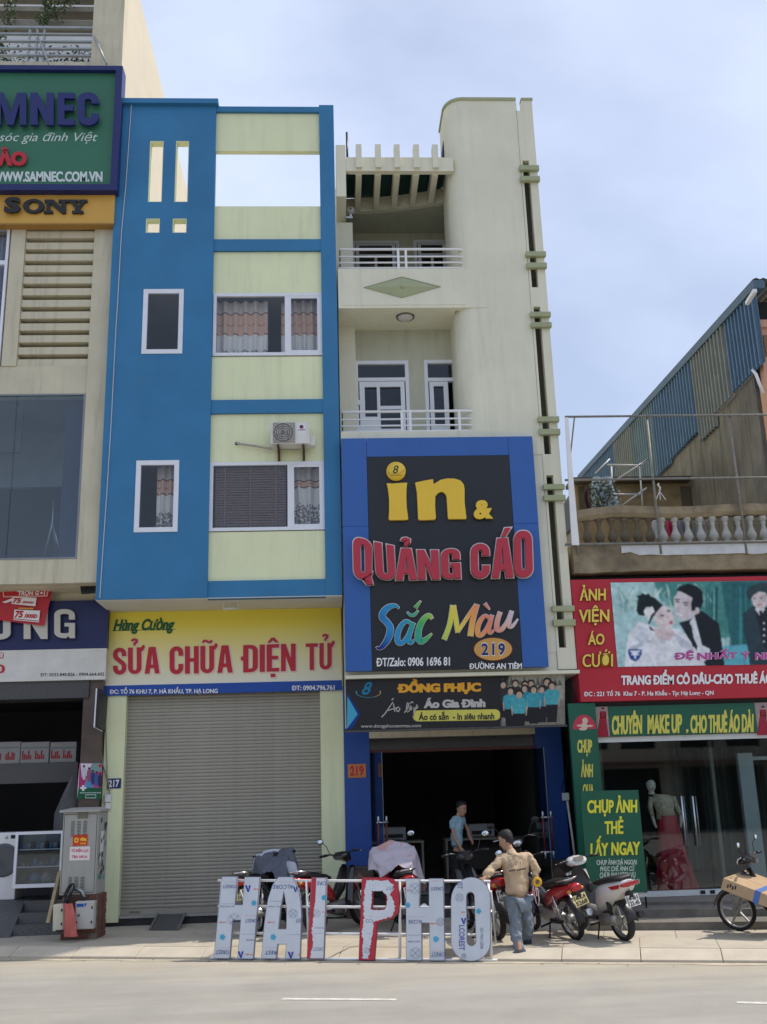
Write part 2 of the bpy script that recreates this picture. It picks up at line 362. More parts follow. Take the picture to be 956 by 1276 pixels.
import numpy as np
class Raster:
    """flat colour print sampled on a fine grid: soft edges, grain and fading like a printed photograph"""
    def __init__(s, nx, ny, quad, bg): s.nx, s.ny, s.q = nx, ny, [np.array(p, float) for p in quad]; \
        s.u, s.v = np.meshgrid(np.linspace(0, 1, nx+1), np.linspace(0, 1, ny+1)); q = s.q; \
        s.P = ((q[0][None, None]*(1-s.u[..., None])+q[1][None, None]*s.u[..., None])*(1-s.v[..., None])+(q[3][None, None]*(1-s.u[..., None])+q[2][None, None]*s.u[..., None])*s.v[..., None]); \
        s.C = np.ones(s.u.shape+(3,))*np.array(bg)
    def poly(s, pts, c, soft=0.0):
        x, y = s.P[..., 0], s.P[..., 1]; ins = np.zeros(x.shape, bool); n = len(pts)
        for i in range(n):
            (x1, y1), (x2, y2) = pts[i], pts[(i+1) % n]
            if y1 == y2: continue
            ins ^= ((y1 > y) != (y2 > y)) & (x < (x2-x1)*(y-y1)/(y2-y1)+x1)
        w = ins.astype(float)
        for _ in range(int(soft)): w = s.blur(w)
        s.C = s.C*(1-w[..., None])+np.array(c)*w[..., None]
    @staticmethod
    def blur(a):
        p = np.pad(a, [(1, 1), (1, 1)]+[(0, 0)]*(a.ndim-2), mode='edge')
        return (p[:-2, 1:-1]+p[2:, 1:-1]+p[1:-1, :-2]+p[1:-1, 2:]+p[1:-1, 1:-1]*2+.5*(p[:-2, :-2]+p[2:, 2:]+p[:-2, 2:]+p[2:, :-2]))/8
    def build(s, name, parent, to3, grain=.05, mottle=.15, passes=1, seed=1):
        for _ in range(passes): s.C = s.blur(s.C)
        g = np.random.default_rng(seed); a = g.normal(0, 1, s.u.shape); 
        big = g.normal(0, 1, s.u.shape)
        for _ in range(14): big = s.blur(big)
        big /= big.std()+1e-9
        C = np.clip(s.C*(1+grain*a+mottle*.5*big)[..., None], 0, 1)
        m = MB(); n1 = s.nx+1; cols = []
        m.v = [tuple(to3(*s.P[j, i])) for j in range(s.ny+1) for i in range(n1)]
        m.f = [(j*n1+i, j*n1+i+1, (j+1)*n1+i+1, (j+1)*n1+i) for j in range(s.ny) for i in range(s.nx)]; m.c = [None]*len(m.f)
        o = m.build(name, PR, parent, fixn=False); me = o.data
        at = me.color_attributes.new('ink', 'FLOAT_COLOR', 'POINT'); full = np.ones((len(m.v), 4), np.float32); full[:, :3] = C.reshape(-1, 3); at.data.foreach_set('color', full.ravel()); return o
# ---------------------------------------------------------------- materials
m_blue = mat('blue_wall_paint', (0.032, 0.185, 0.37), 0.6, 0.14, 0.9, streak=0.3, dcol=(0.06, 0.16, 0.25), bump=0.08)
m_cream = mat('pale_green_wall_paint', (0.76, 0.79, 0.50), 0.7, 0.06, 1.0, streak=0.3, dcol=(0.36, 0.42, 0.27), bump=0.06)
m_ivory = mat('ivory_wall_paint', (0.73, 0.71, 0.55), 0.7, 0.07, 1.3, streak=0.3, dcol=(0.42, 0.41, 0.32), bump=0.08)
m_olive = mat('olive_trim_paint', (0.36, 0.39, 0.23), 0.7, 0.10, 3)
m_beige = mat('beige_wall_paint', (0.60, 0.55, 0.40), 0.75, 0.10, 1.6, streak=0.6, dcol=(0.28, 0.25, 0.17), bump=0.1)
m_sand = mat('sunlit_side_render', (0.60, 0.54, 0.42), 0.8, 0.06, 1.2, streak=0.25, dcol=(0.42, 0.38, 0.30), bump=0.1)
m_white = mat('white_paint', (0.78, 0.78, 0.77), 0.4, 0.05, 4)
m_alu = mat('white_window_aluminium', (0.74, 0.76, 0.80), 0.35, 0.05, 5)
m_steel = mat('brushed_steel', (0.55, 0.56, 0.58), 0.3, 0.05, 8, metal=0.8)
m_galv = mat('painted_grey_pipe', (0.35, 0.38, 0.38), 0.45, 0.15, 6, metal=0.3)
m_dark = mat('dark_interior', (0.03, 0.032, 0.034), 0.9, 0.1, 2)
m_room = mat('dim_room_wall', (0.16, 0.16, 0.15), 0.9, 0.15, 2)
m_black = mat('black_plastic', (0.015, 0.015, 0.017), 0.35, 0.1, 8)
m_rubber = mat('tyre_rubber', (0.018, 0.018, 0.018), 0.8, 0.2, 14, bump=0.3)
m_glass = glass('window_glass', (0.93, 0.94, 0.95), 0.022)
m_shopglass = glass('shop_glass', (0.80, 0.86, 0.86), 0.035)
m_conc = mat('old_concrete', (0.29, 0.235, 0.15), 0.9, 0.4, 3, dirt=1.0, dcol=(0.07, 0.06, 0.045), bump=0.5, bscale=18)
m_gray = mat('grey_render', (0.26, 0.25, 0.22), 0.9, 0.25, 1.5, streak=0.9, dcol=(0.06, 0.058, 0.05), bump=0.4, bscale=14)
m_granite = mat('dark_granite', (0.08, 0.08, 0.082), 0.45, 0.5, 40)
# ---------------------------------------------------------------- ground
KU = Vector((0.9613, -0.2755, 0)); KN = Vector((0.2755, 0.9613, 0))      # along the kerb, and from the road to the houses
KO = Vector((0, 14.90, 0))
def K(u, n, z=0.0): p = KO+KU*u+KN*n; return Vector((p.x, p.y, z))
m_road = mat('dusty_asphalt', (0.345, 0.33, 0.295), 0.9, 0.14, 0.9, dirt=0.5, dcol=(0.40, 0.36, 0.29), bump=0.4, bscale=160)
def road_nodes(m):      # tan dust blown against the kerb, tyre-polished bands and coarse aggregate
    N = m.node_tree.nodes; L = m.node_tree.links; b = N['Principled BSDF']; src = b.inputs['Base Color'].links[0].from_socket
    t = N.new('ShaderNodeTexCoord'); d = N.new('ShaderNodeVectorMath'); d.operation = 'DOT_PRODUCT'; d.inputs[1].default_value = (.2755, .9613, 0); L.new(t.outputs['Object'], d.inputs[0])
    n = N.new('ShaderNodeTexNoise'); n.inputs['Scale'].default_value = 1.3; n.inputs['Detail'].default_value = 6; L.new(t.outputs['Object'], n.inputs['Vector'])
    a = N.new('ShaderNodeMath'); a.operation = 'MULTIPLY_ADD'; a.inputs[1].default_value = 1.5; L.new(n.outputs['Fac'], a.inputs[0]); L.new(d.outputs['Value'], a.inputs[2])
    r = N.new('ShaderNodeMapRange'); r.inputs['From Min'].default_value = 13.2; r.inputs['From Max'].default_value = 15.3; r.inputs['To Max'].default_value = .75; L.new(a.outputs[0], r.inputs['Value'])
    mi = N.new('ShaderNodeMix'); mi.data_type = 'RGBA'; mi.inputs['B'].default_value = (.50, .44, .335, 1); L.new(r.outputs['Result'], mi.inputs['Factor']); L.new(src, mi.inputs['A'])
    g = N.new('ShaderNodeTexNoise'); g.inputs['Scale'].default_value = 75; g.inputs['Detail'].default_value = 3; L.new(t.outputs['Object'], g.inputs['Vector'])
    gr = N.new('ShaderNodeMapRange'); gr.inputs['From Min'].default_value = .3; gr.inputs['From Max'].default_value = .7; gr.inputs['To Min'].default_value = .82; gr.inputs['To Max'].default_value = 1.12; L.new(g.outputs['Fac'], gr.inputs['Value'])
    w = N.new('ShaderNodeMapping'); w.inputs['Rotation'].default_value = (0, 0, .28); w.inputs['Scale'].default_value = (.12, 1.4, 1); L.new(t.outputs['Object'], w.inputs['Vector'])
    k = N.new('ShaderNodeTexNoise'); k.inputs['Scale'].default_value = 1.6; k.inputs['Detail'].default_value = 4; L.new(w.outputs['Vector'], k.inputs['Vector'])
    kr = N.new('ShaderNodeMapRange'); kr.inputs['From Min'].default_value = .35; kr.inputs['From Max'].default_value = .65; kr.inputs['To Min'].default_value = .92; kr.inputs['To Max'].default_value = 1.06; L.new(k.outputs['Fac'], kr.inputs['Value'])
    p = N.new('ShaderNodeMath'); p.operation = 'MULTIPLY'; L.new(gr.outputs['Result'], p.inputs[0]); L.new(kr.outputs['Result'], p.inputs[1])
    s = N.new('ShaderNodeVectorMath'); s.operation = 'SCALE'; L.new(mi.outputs['Result'], s.inputs[0]); L.new(p.outputs[0], s.inputs['Scale']); L.new(s.outputs[0], b.inputs['Base Color'])
road_nodes(m_road)
m_walk = mat('pavement_concrete', (0.50, 0.45, 0.36), 0.88, 0.25, 1.1, dirt=0.6, dcol=(0.27, 0.25, 0.21), bump=0.35, bscale=60)
m_kerb = mat('kerb_concrete', (0.54, 0.48, 0.38), 0.88, 0.15, 2.2, dirt=0.4, dcol=(0.3, 0.27, 0.22), bump=0.4, bscale=70)
m_dust = mat('gutter_dust', (0.50, 0.44, 0.33), 0.95, 0.25, 5, bump=0.3, bscale=90)
g = MB(); g.poly([K(-300, -300), K(300, -300), K(300, 300), K(-300, 300)]); struct(g.build('road', m_road))
w = MB(); w.add([K(-40, 0.30, 0.118), K(40, 0.30, 0.118), K(40, 14, 0.118), K(-40, 14, 0.118), K(-40, 0.30, -0.1), K(40, 0.30, -0.1)], [(0, 1, 2, 3), (4, 5, 1, 0)])
walk = struct(w.build('pavement', m_walk))
# slabs of the pavement, each its own piece
rs = random.Random(3)
slab_meshes = []
for k in range(4):
    b = MB(); e = 0.0035; b.box(e, 1.0-e, e, 0.9-e, 0, 0.012)
    me = b.build('paving_slab', m_walk, walk); slab_meshes.append(me.data); bpy.data.objects.remove(me)
ang = math.atan2(KU.y, KU.x)
for i in range(-9, 11):
    for j in range(4):
        o = bpy.data.objects.new('paving_slab', slab_meshes[rs.randrange(4)]); COL.objects.link(o); o.parent = walk
        o.location = K(i*1.0+(0.5 if j % 2 else 0), 0.302+j*0.9, 0.1185+rs.uniform(0, 0.002)); o.rotation_euler = (rs.uniform(-.001, .001), rs.uniform(-.001, .001), ang)
kerb = struct(MB().add([K(-40, 0.0, -0.1), K(40, 0.0, -0.1), K(40, 0.3, -0.1), K(-40, 0.3, -0.1)], [(0, 1, 2, 3)]).build('kerb', m_kerb))
kb = MB(); kb.prism([(0.004, 0, -0.05), (0.004, 0, 0.035), (0.004, 0.235, 0.128), (0.004, 0.296, 0.132), (0.004, 0.296, -0.05)], (0.992, 0, 0))
k0 = kb.build('kerb_stone', m_kerb, kerb, bevel=0.008)
for i in range(-12, 13):
    o = k0 if i == -12 else k0.copy()
    if i > -12: COL.objects.link(o)
    o.location = K(i*1.0, 0, rs.uniform(-0.004, 0.002)); o.rotation_euler = (0, 0, ang)
d = MB()
pts = [K(-14+i*0.5, -0.02, 0.004) for i in range(57)]+[K(14-i*0.5, -0.16-0.12*noise.noise(Vector((i*0.7, 2, 0)))-0.07*noise.noise(Vector((i*2.3, 5, 0))), 0.004) for i in range(57)]
d.poly(pts); tag(d.build('gutter_dust', m_dust), 'pale dust strip lying along the foot of the kerb', 'dust')['kind'] = 'stuff'
lm = MB()
m_line = mat('worn_road_paint', (0.62, 0.60, 0.55), 0.8, 0.35, 9)
def lane(xa, ya, xb, yb, wd=0.10):
    a, b = G(xa, ya, 0.004), G(xb, yb, 0.004); n = Vector((0.2755, 0.9613, 0))*wd/2
    return MB().poly([a-n, b-n, b+n, a+n])
for q, lb in (((352, 1244.5, 494, 1245.5), 'long white dash on the road in front of the big letters'), ((918, 1249, 990, 1250.5), 'white road dash cut by the right edge of the photo'), ):
    mm = m_line if q[0] != 640 else mat('faded_road_paint', (0.30, 0.285, 0.25), 0.85, 0.3, 9)
    tag(lane(*q).build('road_marking', mm), lb, 'road marking', 'white dashes painted on the road')
# ---------------------------------------------------------------- blue and cream house 217
YF, YS = 17.4, 18.6
XL, XR = -4.06, 0.172
H = thing('blue_house', 'narrow four storey house painted blue with pale green panels and an open frame on top', 'building', (-1.95, YS, 0.13))
zt = W(284, 133, YF).z; zb = W(275, 745, YF).z
xt = W(264.5, 420, YF).x                                     # right edge of the blue tower face
tw = [rect_loop(XL, xt, zb, W(215, 133, YF).z)]
op = [(185.8, 175.6, 202.8, 251.6), (218.4, 175.6, 234.8, 251.6), (181.9, 272.3, 199.2, 290), (215.2, 272.3, 232.6, 290)]
for l, t, r, b in op: x0, x1, z0, z1 = rc(l, t, r, b, YF-0.05); tw.append(rect_loop(x0, x1, z0, z1))
TW = [(177.8, 360.5, 228.3, 440.8), (168.5, 573.8, 222.5, 663)]
for l, t, r, b in TW: x0, x1, z0, z1 = rc(l, t, r, b, YF-0.05); tw.append(rect_loop(x0, x1, z0, z1))
MB().slab(tw, YF-0.05, YF+0.12).build('tower_wall', m_blue, H)
# pale reveals inside the tower openings
rv = MB()
for l, t, r, b in op:
    x0, x1, z0, z1 = rc(l, t, r, b, YF-0.05)
    rv.slab([rect_loop(x0, x1, z0, z1), rect_loop(x0+0.012, x1-0.012, z0+0.012, z1-0.012)], YF-0.047, YF+0.13)
rv.build('opening_lining', m_cream, H)
MB().box(XL-0.02, xt+0.05, YF-0.14, YF+0.16, zt-0.02, zt+0.085).build('tower_cap', m_blue, H)
# right pilaster
xp = W(402.6, 500, YF).x
MB().box(xp, XR, YF-0.03, YF+0.14, zb, W(407, 132, YF).z).build('pilaster', m_blue, H)
# panels
def hz(y): return W(335, y, YF).z
YP = YF+0.03
WN = [('upper', 365.5, 443.5), ('lower', 575.5, 661.5)]
# open frame at the top
MB().box(xt, xp, YP, YP+0.12, hz(187), hz(140.5)).build('top_beam', m_cream, H)
MB().box(xt, xp, YP-0.06, YP+0.14, hz(140.3), hz(134)).build('top_cornice', m_blue, H)
MB().box(xt, xp, YP, YP+0.12, hz(298.5), hz(256)).build('parapet', m_cream, H)
for a, b in ((313, 298.7), (515, 498.3), (745, 723)):
    MB().box(xt, xp, YP-0.05, YP+0.10, hz(a), hz(b)).build('blue_band', m_blue, H)
for a, b in ((365.3, 313.2), (498.2, 443.7), (575.3, 515.2), (722.8, 661.7)):
    MB().box(xt, xp, YP, YP+0.10, hz(a), hz(b)).build('wall_panel', m_cream, H)
# side and rear body of the upper floors
bd = MB()
ztr = hz(300)
bd.box(XL, XL+0.15, YF+0.12, 29, zb, ztr)
bd.box(XR-0.12, XR, YF+0.14, 29, zb, ztr)
bd.box(XL+0.15, XR-0.12, YF+0.5, 29, ztr-0.25, ztr-0.1)
for yy in (555, 350): bd.box(XL+0.15, XR-0.12, YF+0.14, 29, hz(yy)-0.1, hz(yy)+0.1)
bd.box(XL+0.15, XR-0.12, 21.5, 21.6, 0.2, ztr)
bd.build('body_wall', mat('plain_room_plaster', (0.42, 0.42, 0.38), 0.8, 0.1), H)
# overhang soffit
m_soff = mat('soffit_paint', (0.66, 0.65, 0.58), 0.7, 0.06, 2)
sf = MB(); sf.box(XL+0.004, XR-0.004, YF-0.03, YS+0.2, zb-0.014, zb-0.002)
sf.build('soffit', m_soff, H)
lamp = MB(); l0 = W(288, 758, 17.9); lamp.tube([l0+Vector((-0.14, 0, 0)), l0+Vector((0.14, 0, 0))], 0.03, 8)
for sx in (-0.13, 0.13): lamp.box(l0.x+sx-0.012, l0.x+sx+0.012, 17.88, 17.92, l0.z, zb-0.011)
lamp.build('strip_lamp', m_soff, H)
# windows
m_curt = mat('curtain_cloth', (0.55, 0.50, 0.46), 0.9, 0.1, 6)
C_GREY = lin(212, 203, 196); C_SAL = lin(224, 190, 166); C_LACE = lin(238, 236, 230); C_BR = lin(140, 108, 96); C_LD = lin(150, 143, 142)
def curtain(parent, x0, x1, z0, z1, y, folds, bands, gather=0.0):
    """hanging curtain: gray top, wavy brown edge, salmon band, lace foot"""
    m = MB(); nx, nz = folds*8, 44; rr = random.Random(int(x0*100)+5)
    H_ = z1-z0; ph = [rr.uniform(0, 6) for _ in range(4)]
    def fn(i, j):
        u, v = i/nx, j/nz
        sq = 1-gather*max(0, 0.75-v)*1.0
        x = (x0+x1)/2+(u-0.5)*(x1-x0)*sq
        return (x, y+0.05*math.sin(u*folds*2*PI+0.4*math.sin(3*v+ph[0]))+0.012*math.sin(9*u+ph[1]), z0+v*H_)
    for j in range(nz):
        for i in range(nx):
            u, v = (i+.5)/nx, (j+.5)/nz
            sc = 0.014*abs(math.sin(u*folds*PI+0.5))
            vv = v+sc
            if vv > bands[0]+0.03: c = C_GREY
            elif vv > bands[0]: c = C_BR
            elif vv > (bands[0]+bands[1])/2+0.012: c = C_SAL
            elif vv > (bands[0]+bands[1])/2: c = lin(200, 152, 126)
            elif vv > bands[1]+0.015: c = C_SAL
            elif vv > bands[1]: c = C_BR
            elif vv > bands[1]-0.25: c = C_LACE
            else: c = C_LD if noise.noise(Vector((u*(x1-x0)*26, v*H_*22, 3))) > -0.05 else C_LACE
            a, b, cc, d = fn(i, j), fn(i+1, j), fn(i+1, j+1), fn(i, j+1)
            m.poly([a, b, cc, d], c)
    o = m.build('curtain', printmat('curtain_print', 0.9), parent, fixn=False)
    for p in o.data.polygons: p.use_smooth = True
    return o
def window(parent, l, t, r, b, Y, split=None, fw=0.06, depth=0.10, kind=None):
    x0, x1, z0, z1 = rc(l, t, r, b, Y)
    wn = MB().slab([rect_loop(x0, x1, z0, z1), rect_loop(x0+fw, x1-fw, z0+fw, z1-fw)], Y-0.012, Y+depth*0.6).build('window', m_alu, parent)
    if split:
        xs = W(split, (t+b)/2, Y).x
        MB().box(xs-fw*0.6, xs+fw*0.6, Y-0.008, Y+depth*0.5, z0+fw, z1-fw).build('mullion', m_alu, wn)
        s0, s1 = xs+fw*0.6, x1-fw
        MB().slab([rect_loop(s0, s1, z0+fw, z1-fw), rect_loop(s0+0.045, s1-0.045, z0+fw+0.045, z1-fw-0.045)], Y-0.004, Y+0.03).build('sash', m_alu, wn)
        MB().box(x0+fw, xs-fw*0.6, Y+0.022, Y+0.027, z0+fw, z1-fw).build('pane', m_glass, wn)
        MB().box(s0+0.045, s1-0.045, Y+0.012, Y+0.017, z0+fw+0.045, z1-fw-0.045).build('pane', m_glass, wn)
    else:
        MB().box(x0+fw, x1-fw, Y+0.012, Y+0.017, z0+fw, z1-fw).build('pane', m_glass, wn)
    return wn, x0+fw, x1-fw, z0+fw, z1-fw
wa, a0, a1, b0, b1 = window(H, *TW[0], YF-0.052, fw=0.085)
bt = MB(); bt.lathe([(0.001, 0), (0.035, 0), (0.035, 0.10), (0.015, 0.13), (0.015, 0.17), (0.001, 0.17)], ((a0+a1)/2-0.12, YF+0.12, b0), n=10); bt.build('bottle', m_glass, wa)
wb, a0, a1, b0, b1 = window(H, *TW[1], YF-0.052, fw=0.085)
curtain(wb, a0+(a1-a0)*0.42, a1+0.05, b0-0.1, b1+0.05, YF+0.22, 3, (0.80, 0.60))
wc, a0, a1, b0, b1 = window(H, 265.6, 365.5, 402.5, 443, YP-0.004, split=357.5, fw=0.06)
curtain(wc, a0-0.02, a0+(a1-a0)*0.49, b0-0.1, b1+0.02, YF+0.30, 5, (0.80, 0.46))
curtain(wc, a0+(a1-a0)*0.62, a1+0.05, b0-0.1, b1+0.02, YF+0.30, 5, (0.80, 0.46))
wd_, a0, a1, b0, b1 = window(H, 261.2, 575.5, 405.5, 661, YP-0.004, split=361, fw=0.06)
curtain(wd_, a0+(a1-a0)*0.70, a1+0.03, b0-0.1, b1+0.02, YF+0.30, 3, (0.80, 0.72), gather=0.35)
# slatted blind behind the big lower pane
m_blind = mat('brown_blind_slat', (0.22, 0.15, 0.12), 0.6, 0.12, 10)
xa, xb = a0+0.03, W(356, 620, YF).x
nb = 24
bs = MB(); bs.prism([(xa, YF+0.110, 0.0), (xa, YF+0.126, 0.040), (xa, YF+0.130, 0.040), (xa, YF+0.114, 0.0)], (xb-xa, 0, 0))
s0 = bs.build('blind_slat', m_blind, wd_)
for k in range(nb):
    o = s0 if k == 0 else s0.copy()
    if k: COL.objects.link(o); o.parent = wd_
    o.location = (0, 0, 0)
    o.location.z = b0+0.01+k*(b1-b0-0.06)/(nb-1)
for fx in (0.14, 0.5, 0.86):
    MB().box(xa+(xb-xa)*fx-0.014, xa+(xb-xa)*fx+0.014, YF+0.100, YF+0.106, b0, b1).build('blind_tape', mat('blind_tape', (0.21, 0.15, 0.13), 0.8), wd_)
# ground floor
zs0, zs1 = W(280, 1137, YS).z, W(280, 866, YS).z
xs0, xs1 = W(153.5, 1000, YS).x, W(400.5, 1000, YS).x
MB().box(W(129.5, 960, YS).x, xs0, YS-0.06, YS+0.3, 0.2, zb-0.012).build('pillar', m_cream, H)
MB().box(xs1, W(429, 960, YS).x, YS-0.06, YS+0.3, 0.2, zb-0.012).build('pillar', m_cream, H)
m_shut = mat('shutter_slat_metal', (0.36, 0.34, 0.28), 0.5, 0.10, 1.5, metal=0.15, streak=0.25, dcol=(0.17, 0.16, 0.14))
sh = MB(); sh.box(xs0, xs1, YS+0.12, YS+0.13, zs0, zs1+0.15); shut = sh.build('roller_shutter', m_shut, H)
ns = 62; hs = (zs1+0.15-zs0-0.10)/ns
q = MB()
q.prism([(xs0, YS+0.118, 0.001), (xs0, YS+0.108, 0.006), (xs0, YS+0.102, hs*0.5), (xs0, YS+0.107, hs-0.005), (xs0, YS+0.118, hs-0.001)], (xs1-xs0, 0, 0))
s0 = q.build('slat', m_shut, shut)
for k in range(ns):
    o = s0 if k == 0 else s0.copy()
    if k: COL.objects.link(o); o.parent = shut
    o.location = (0, 0, zs0+0.10+k*hs-0)
MB().box(xs0, xs1, YS+0.085, YS+0.118, zs0+0.0, zs0+0.098).build('bottom_bar', m_shut, shut)
MB().box(xs0+0.16, xs0+0.34, YS+0.079, YS+0.084, zs0+0.03, zs0+0.065).build('maker_plate', mat('dull_plate', (0.2, 0.17, 0.14)), shut)
MB().box(xs0-0.3, xs1+0.3, YS-0.01, YS+0.4, zs0-0.04, zs0-0.003).build('threshold', mat('threshold_cement', (0.36, 0.35, 0.32), 0.8, 0.2, 5), H)
MB().box(xs0-0.28, xs1+0.28, YS+0.02, YS+0.4, 0.1, zs0-0.042).build('plinth', mat('dark_plinth_tile', (0.035, 0.037, 0.04), 0.4, 0.5, 5, dirt=0.3, dcol=(0.15, 0.14, 0.12)), H)
# house number 217
def plate(parent, l, t, r, b, Y, txt, bgc, fgc, name='number_plate', quad=None):
    x0, x1, z0, z1 = rc(l, t, r, b, Y)
    o = MB().box(x0, x1, Y-0.012, Y, z0, z1).build(name, bgc, parent)
    m = MB(); w_, h_ = x1-x0, z1-z0
    m.text(txt, [(x0+w_*0.12, Y-0.014, z1-h_*0.18), (x1-w_*0.12, Y-0.014, z1-h_*0.18), (x1-w_*0.12, Y-0.014, z0+h_*0.18), (x0+w_*0.12, Y-0.014, z0+h_*0.18)], off=0.035, h=0.002)
    m.build('digits', fgc, o); return o
m_navy = mat('navy_enamel', (0.012, 0.025, 0.13), 0.35, 0.05)
plate(H, 133.6, 970, 151, 982.5, YS-0.061, '217', m_navy, m_white)
# ---------------------------------------------------------------- sign and fittings of 217
def panel(parent, name, l, t, r, b, Y, d, m, label=None):
    return MB().bx(l, t, r, b, Y, d).build(name, m, parent, label=label)
YG = 18.50
sg = thing('shop_sign', 'yellow shop sign with big red words above the closed grey shutter', 'sign', (-1.95, YG, 4.0))
x0, x1 = -4.10, 0.145; z1, z0 = zb-0.016, W(280, 863.5, YG).z
zsplit = W(280, 851, YG).z
m_yel = bpy.data.materials.new('yellow_to_white_sign_film'); m_yel.use_nodes = True
def grad(m, c0, c1, z0, z1, axis='Z'):
    N = m.node_tree.nodes; L = m.node_tree.links; b = N['Principled BSDF']; b.inputs['Roughness'].default_value = 0.4
    t = N.new('ShaderNodeTexCoord'); s = N.new('ShaderNodeSeparateXYZ'); r = N.new('ShaderNodeMapRange'); mi = N.new('ShaderNodeMix'); mi.data_type = 'RGBA'
    L.new(t.outputs['Object'], s.inputs[0]); L.new(s.outputs[axis], r.inputs['Value']); r.inputs['From Min'].default_value = z0; r.inputs['From Max'].default_value = z1
    L.new(r.outputs['Result'], mi.inputs['Factor']); mi.inputs['A'].default_value = (*c0, 1); mi.inputs['B'].default_value = (*c1, 1); L.new(mi.outputs['Result'], b.inputs['Base Color'])
grad(m_yel, (0.78, 0.76, 0.62), (0.80, 0.66, 0.06), zsplit-4.0, z1-4.0-0.25)
MATS['yellow_to_white_sign_film'] = m_yel
MB().box(x0, x1, YG, YG+0.09, zsplit, z1).build('board', m_yel, sg)
m_sblue = mat('sign_blue_film', (0.01, 0.07, 0.36), 0.4, 0.05)
MB().box(x0, x1, YG-0.004, YG+0.088, z0, zsplit).build('address_strip', m_sblue, sg)
m_red = mat('sign_red', (0.50, 0.018, 0.035), 0.4, 0.05)
m_lred = mat('sign_pale_edge', (0.75, 0.60, 0.52), 0.5, 0.03)
m_wht = mat('sign_white', (0.80, 0.80, 0.80), 0.45, 0.03)
m_grn = mat('sign_dark_green', (0.01, 0.10, 0.03), 0.4, 0.05)
def q4(l, t, r, b, sl=0.0):        # sl = rise (px) over the width: baseline lower at the left
    return [(l, t+sl), (r, t), (r, b), (l, b+sl)]
red = MB(); pale = MB()
def words(mb, lst, Y, **k):
    for s, q in lst: mb.text(s, q, Y, **k)
wl = [('SỬA', q4(141, 806, 199, 839, 1.6)), ('CHỮA', q4(211.5, 804, 290, 838, 2)), ('ĐIỆN', q4(301.5, 802, 368.5, 836, 2)), ('TỬ', q4(381, 801, 415, 834, 1))]
for s, q in wl:
    block_text(red, s, q, YG-0.008, h=0.006, t=0.155, a=0.44)
    block_text(pale, s, [(a+1.2, b+1.3) for a, b in q], YG-0.002, h=0.003, t=0.155, a=0.44, off=0.02)
pale.build('letter_edge', m_lred, sg); red.build('lettering', m_red, sg, label='red words SỬA CHỮA ĐIỆN TỬ')
g_ = MB(); g_.text('Hùng Cường', q4(141, 771.5, 218, 784.5, 1), YG-0.004, off=0.035, h=0.003, shear=0.35, fat=0.015)
a, b = W(140, 786.5, YG-0.003), W(219, 784.3, YG-0.003); g_.poly([a, b, b+Vector((0, 0, 0.012)), a+Vector((0, 0, 0.012))])
g_.build('owner_name', m_grn, sg)
w_ = MB(); w_.text('ĐC: TỔ 76 KHU 7, P. HÀ KHẨU, TP. HẠ LONG', q4(136.8, 858.5, 271.5, 863.5, 1.0), YG-0.008, off=0.02, h=0.003, fat=0.012)
w_.build('address_text', m_wht, sg); w_ = MB()
w_.text('ĐT: 0904.796.761', q4(363.6, 854, 417.2, 859.5, 0.6), YG-0.008, off=0.02, h=0.003, fat=0.015)
w_.build('phone_text', m_wht, sg)
# air conditioner
ac = thing('air_conditioner', 'white outdoor air conditioner unit on brackets over the lower window of the blue house', 'air conditioner', W(364, 557, YF-0.3))
AY = YF-0.36
x0, x1, z0, z1 = rc(337.3, 525.5, 386, 553, AY)
m_acw = mat('aged_white_enamel', (0.68, 0.66, 0.60), 0.45, 0.08, 5, dirt=0.3, dcol=(0.4, 0.37, 0.3))
MB().box(x0, x1, AY, AY+0.30, z0, z1).build('casing', m_acw, ac, bevel=0.012)
MB().box(x1+0.001, x1+0.09, AY+0.12, AY+0.30, z0+0.01, z0+0.2).build('valve_cover', m_acw, ac, bevel=0.006)
fx, fz, fr = W(353, 540, AY).x, (z0+z1)/2, 0.185
MB().box(W(340.3, 540, AY).x, W(368, 540, AY).x, AY-0.006, AY-0.001, z0+0.015, z1-0.015).build('fan_panel', mat('ac_fan_panel', (0.33, 0.31, 0.27), 0.5), ac)
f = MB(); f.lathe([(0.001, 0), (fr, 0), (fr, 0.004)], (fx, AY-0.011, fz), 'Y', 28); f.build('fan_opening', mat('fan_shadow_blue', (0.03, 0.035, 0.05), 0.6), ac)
f = MB()
for k in range(3):
    a = k*2*PI/3+0.4; f.add([(fx, AY-0.013, fz), (fx+fr*.85*math.cos(a), AY-0.0135, fz+fr*.85*math.sin(a)), (fx+fr*.8*math.cos(a+0.8), AY-0.0135, fz+fr*.8*math.sin(a+0.8))], [(0, 1, 2)])
f.build('fan_blade', mat('fan_blade_brown', (0.16, 0.12, 0.09), 0.6), ac)
f = MB()
for r_ in (0.06, 0.10, 0.14, fr): f.tube([(fx+r_*math.cos(t*PI/14), AY-0.018, fz+r_*math.sin(t*PI/14)) for t in range(29)], 0.0035, 4)
for k in range(-8, 9):
    hh = math.sqrt(max(0, fr*fr-(k*0.0215)**2)); f.tube([(fx+k*0.0215, AY-0.021, fz-hh), (fx+k*0.0215, AY-0.021, fz+hh)], 0.003, 4)
f.build('fan_grille', m_acw, ac)
lb = MB(); xl, xr = W(371, 540, AY).x, W(381.5, 540, AY).x
lb.poly([(xl, AY-0.002, z0+0.02), (xr, AY-0.002, z0+0.02), (xr, AY-0.002, z1-0.03), (xl, AY-0.002, z1-0.03)], (0.72, 0.72, 0.70))
lb.lathe([(0.001, 0), (0.035, 0)], ((xl+xr)/2-0.005, AY-0.004, z1-0.10), 'Y', 16, col=(0.01, 0.02, 0.09))
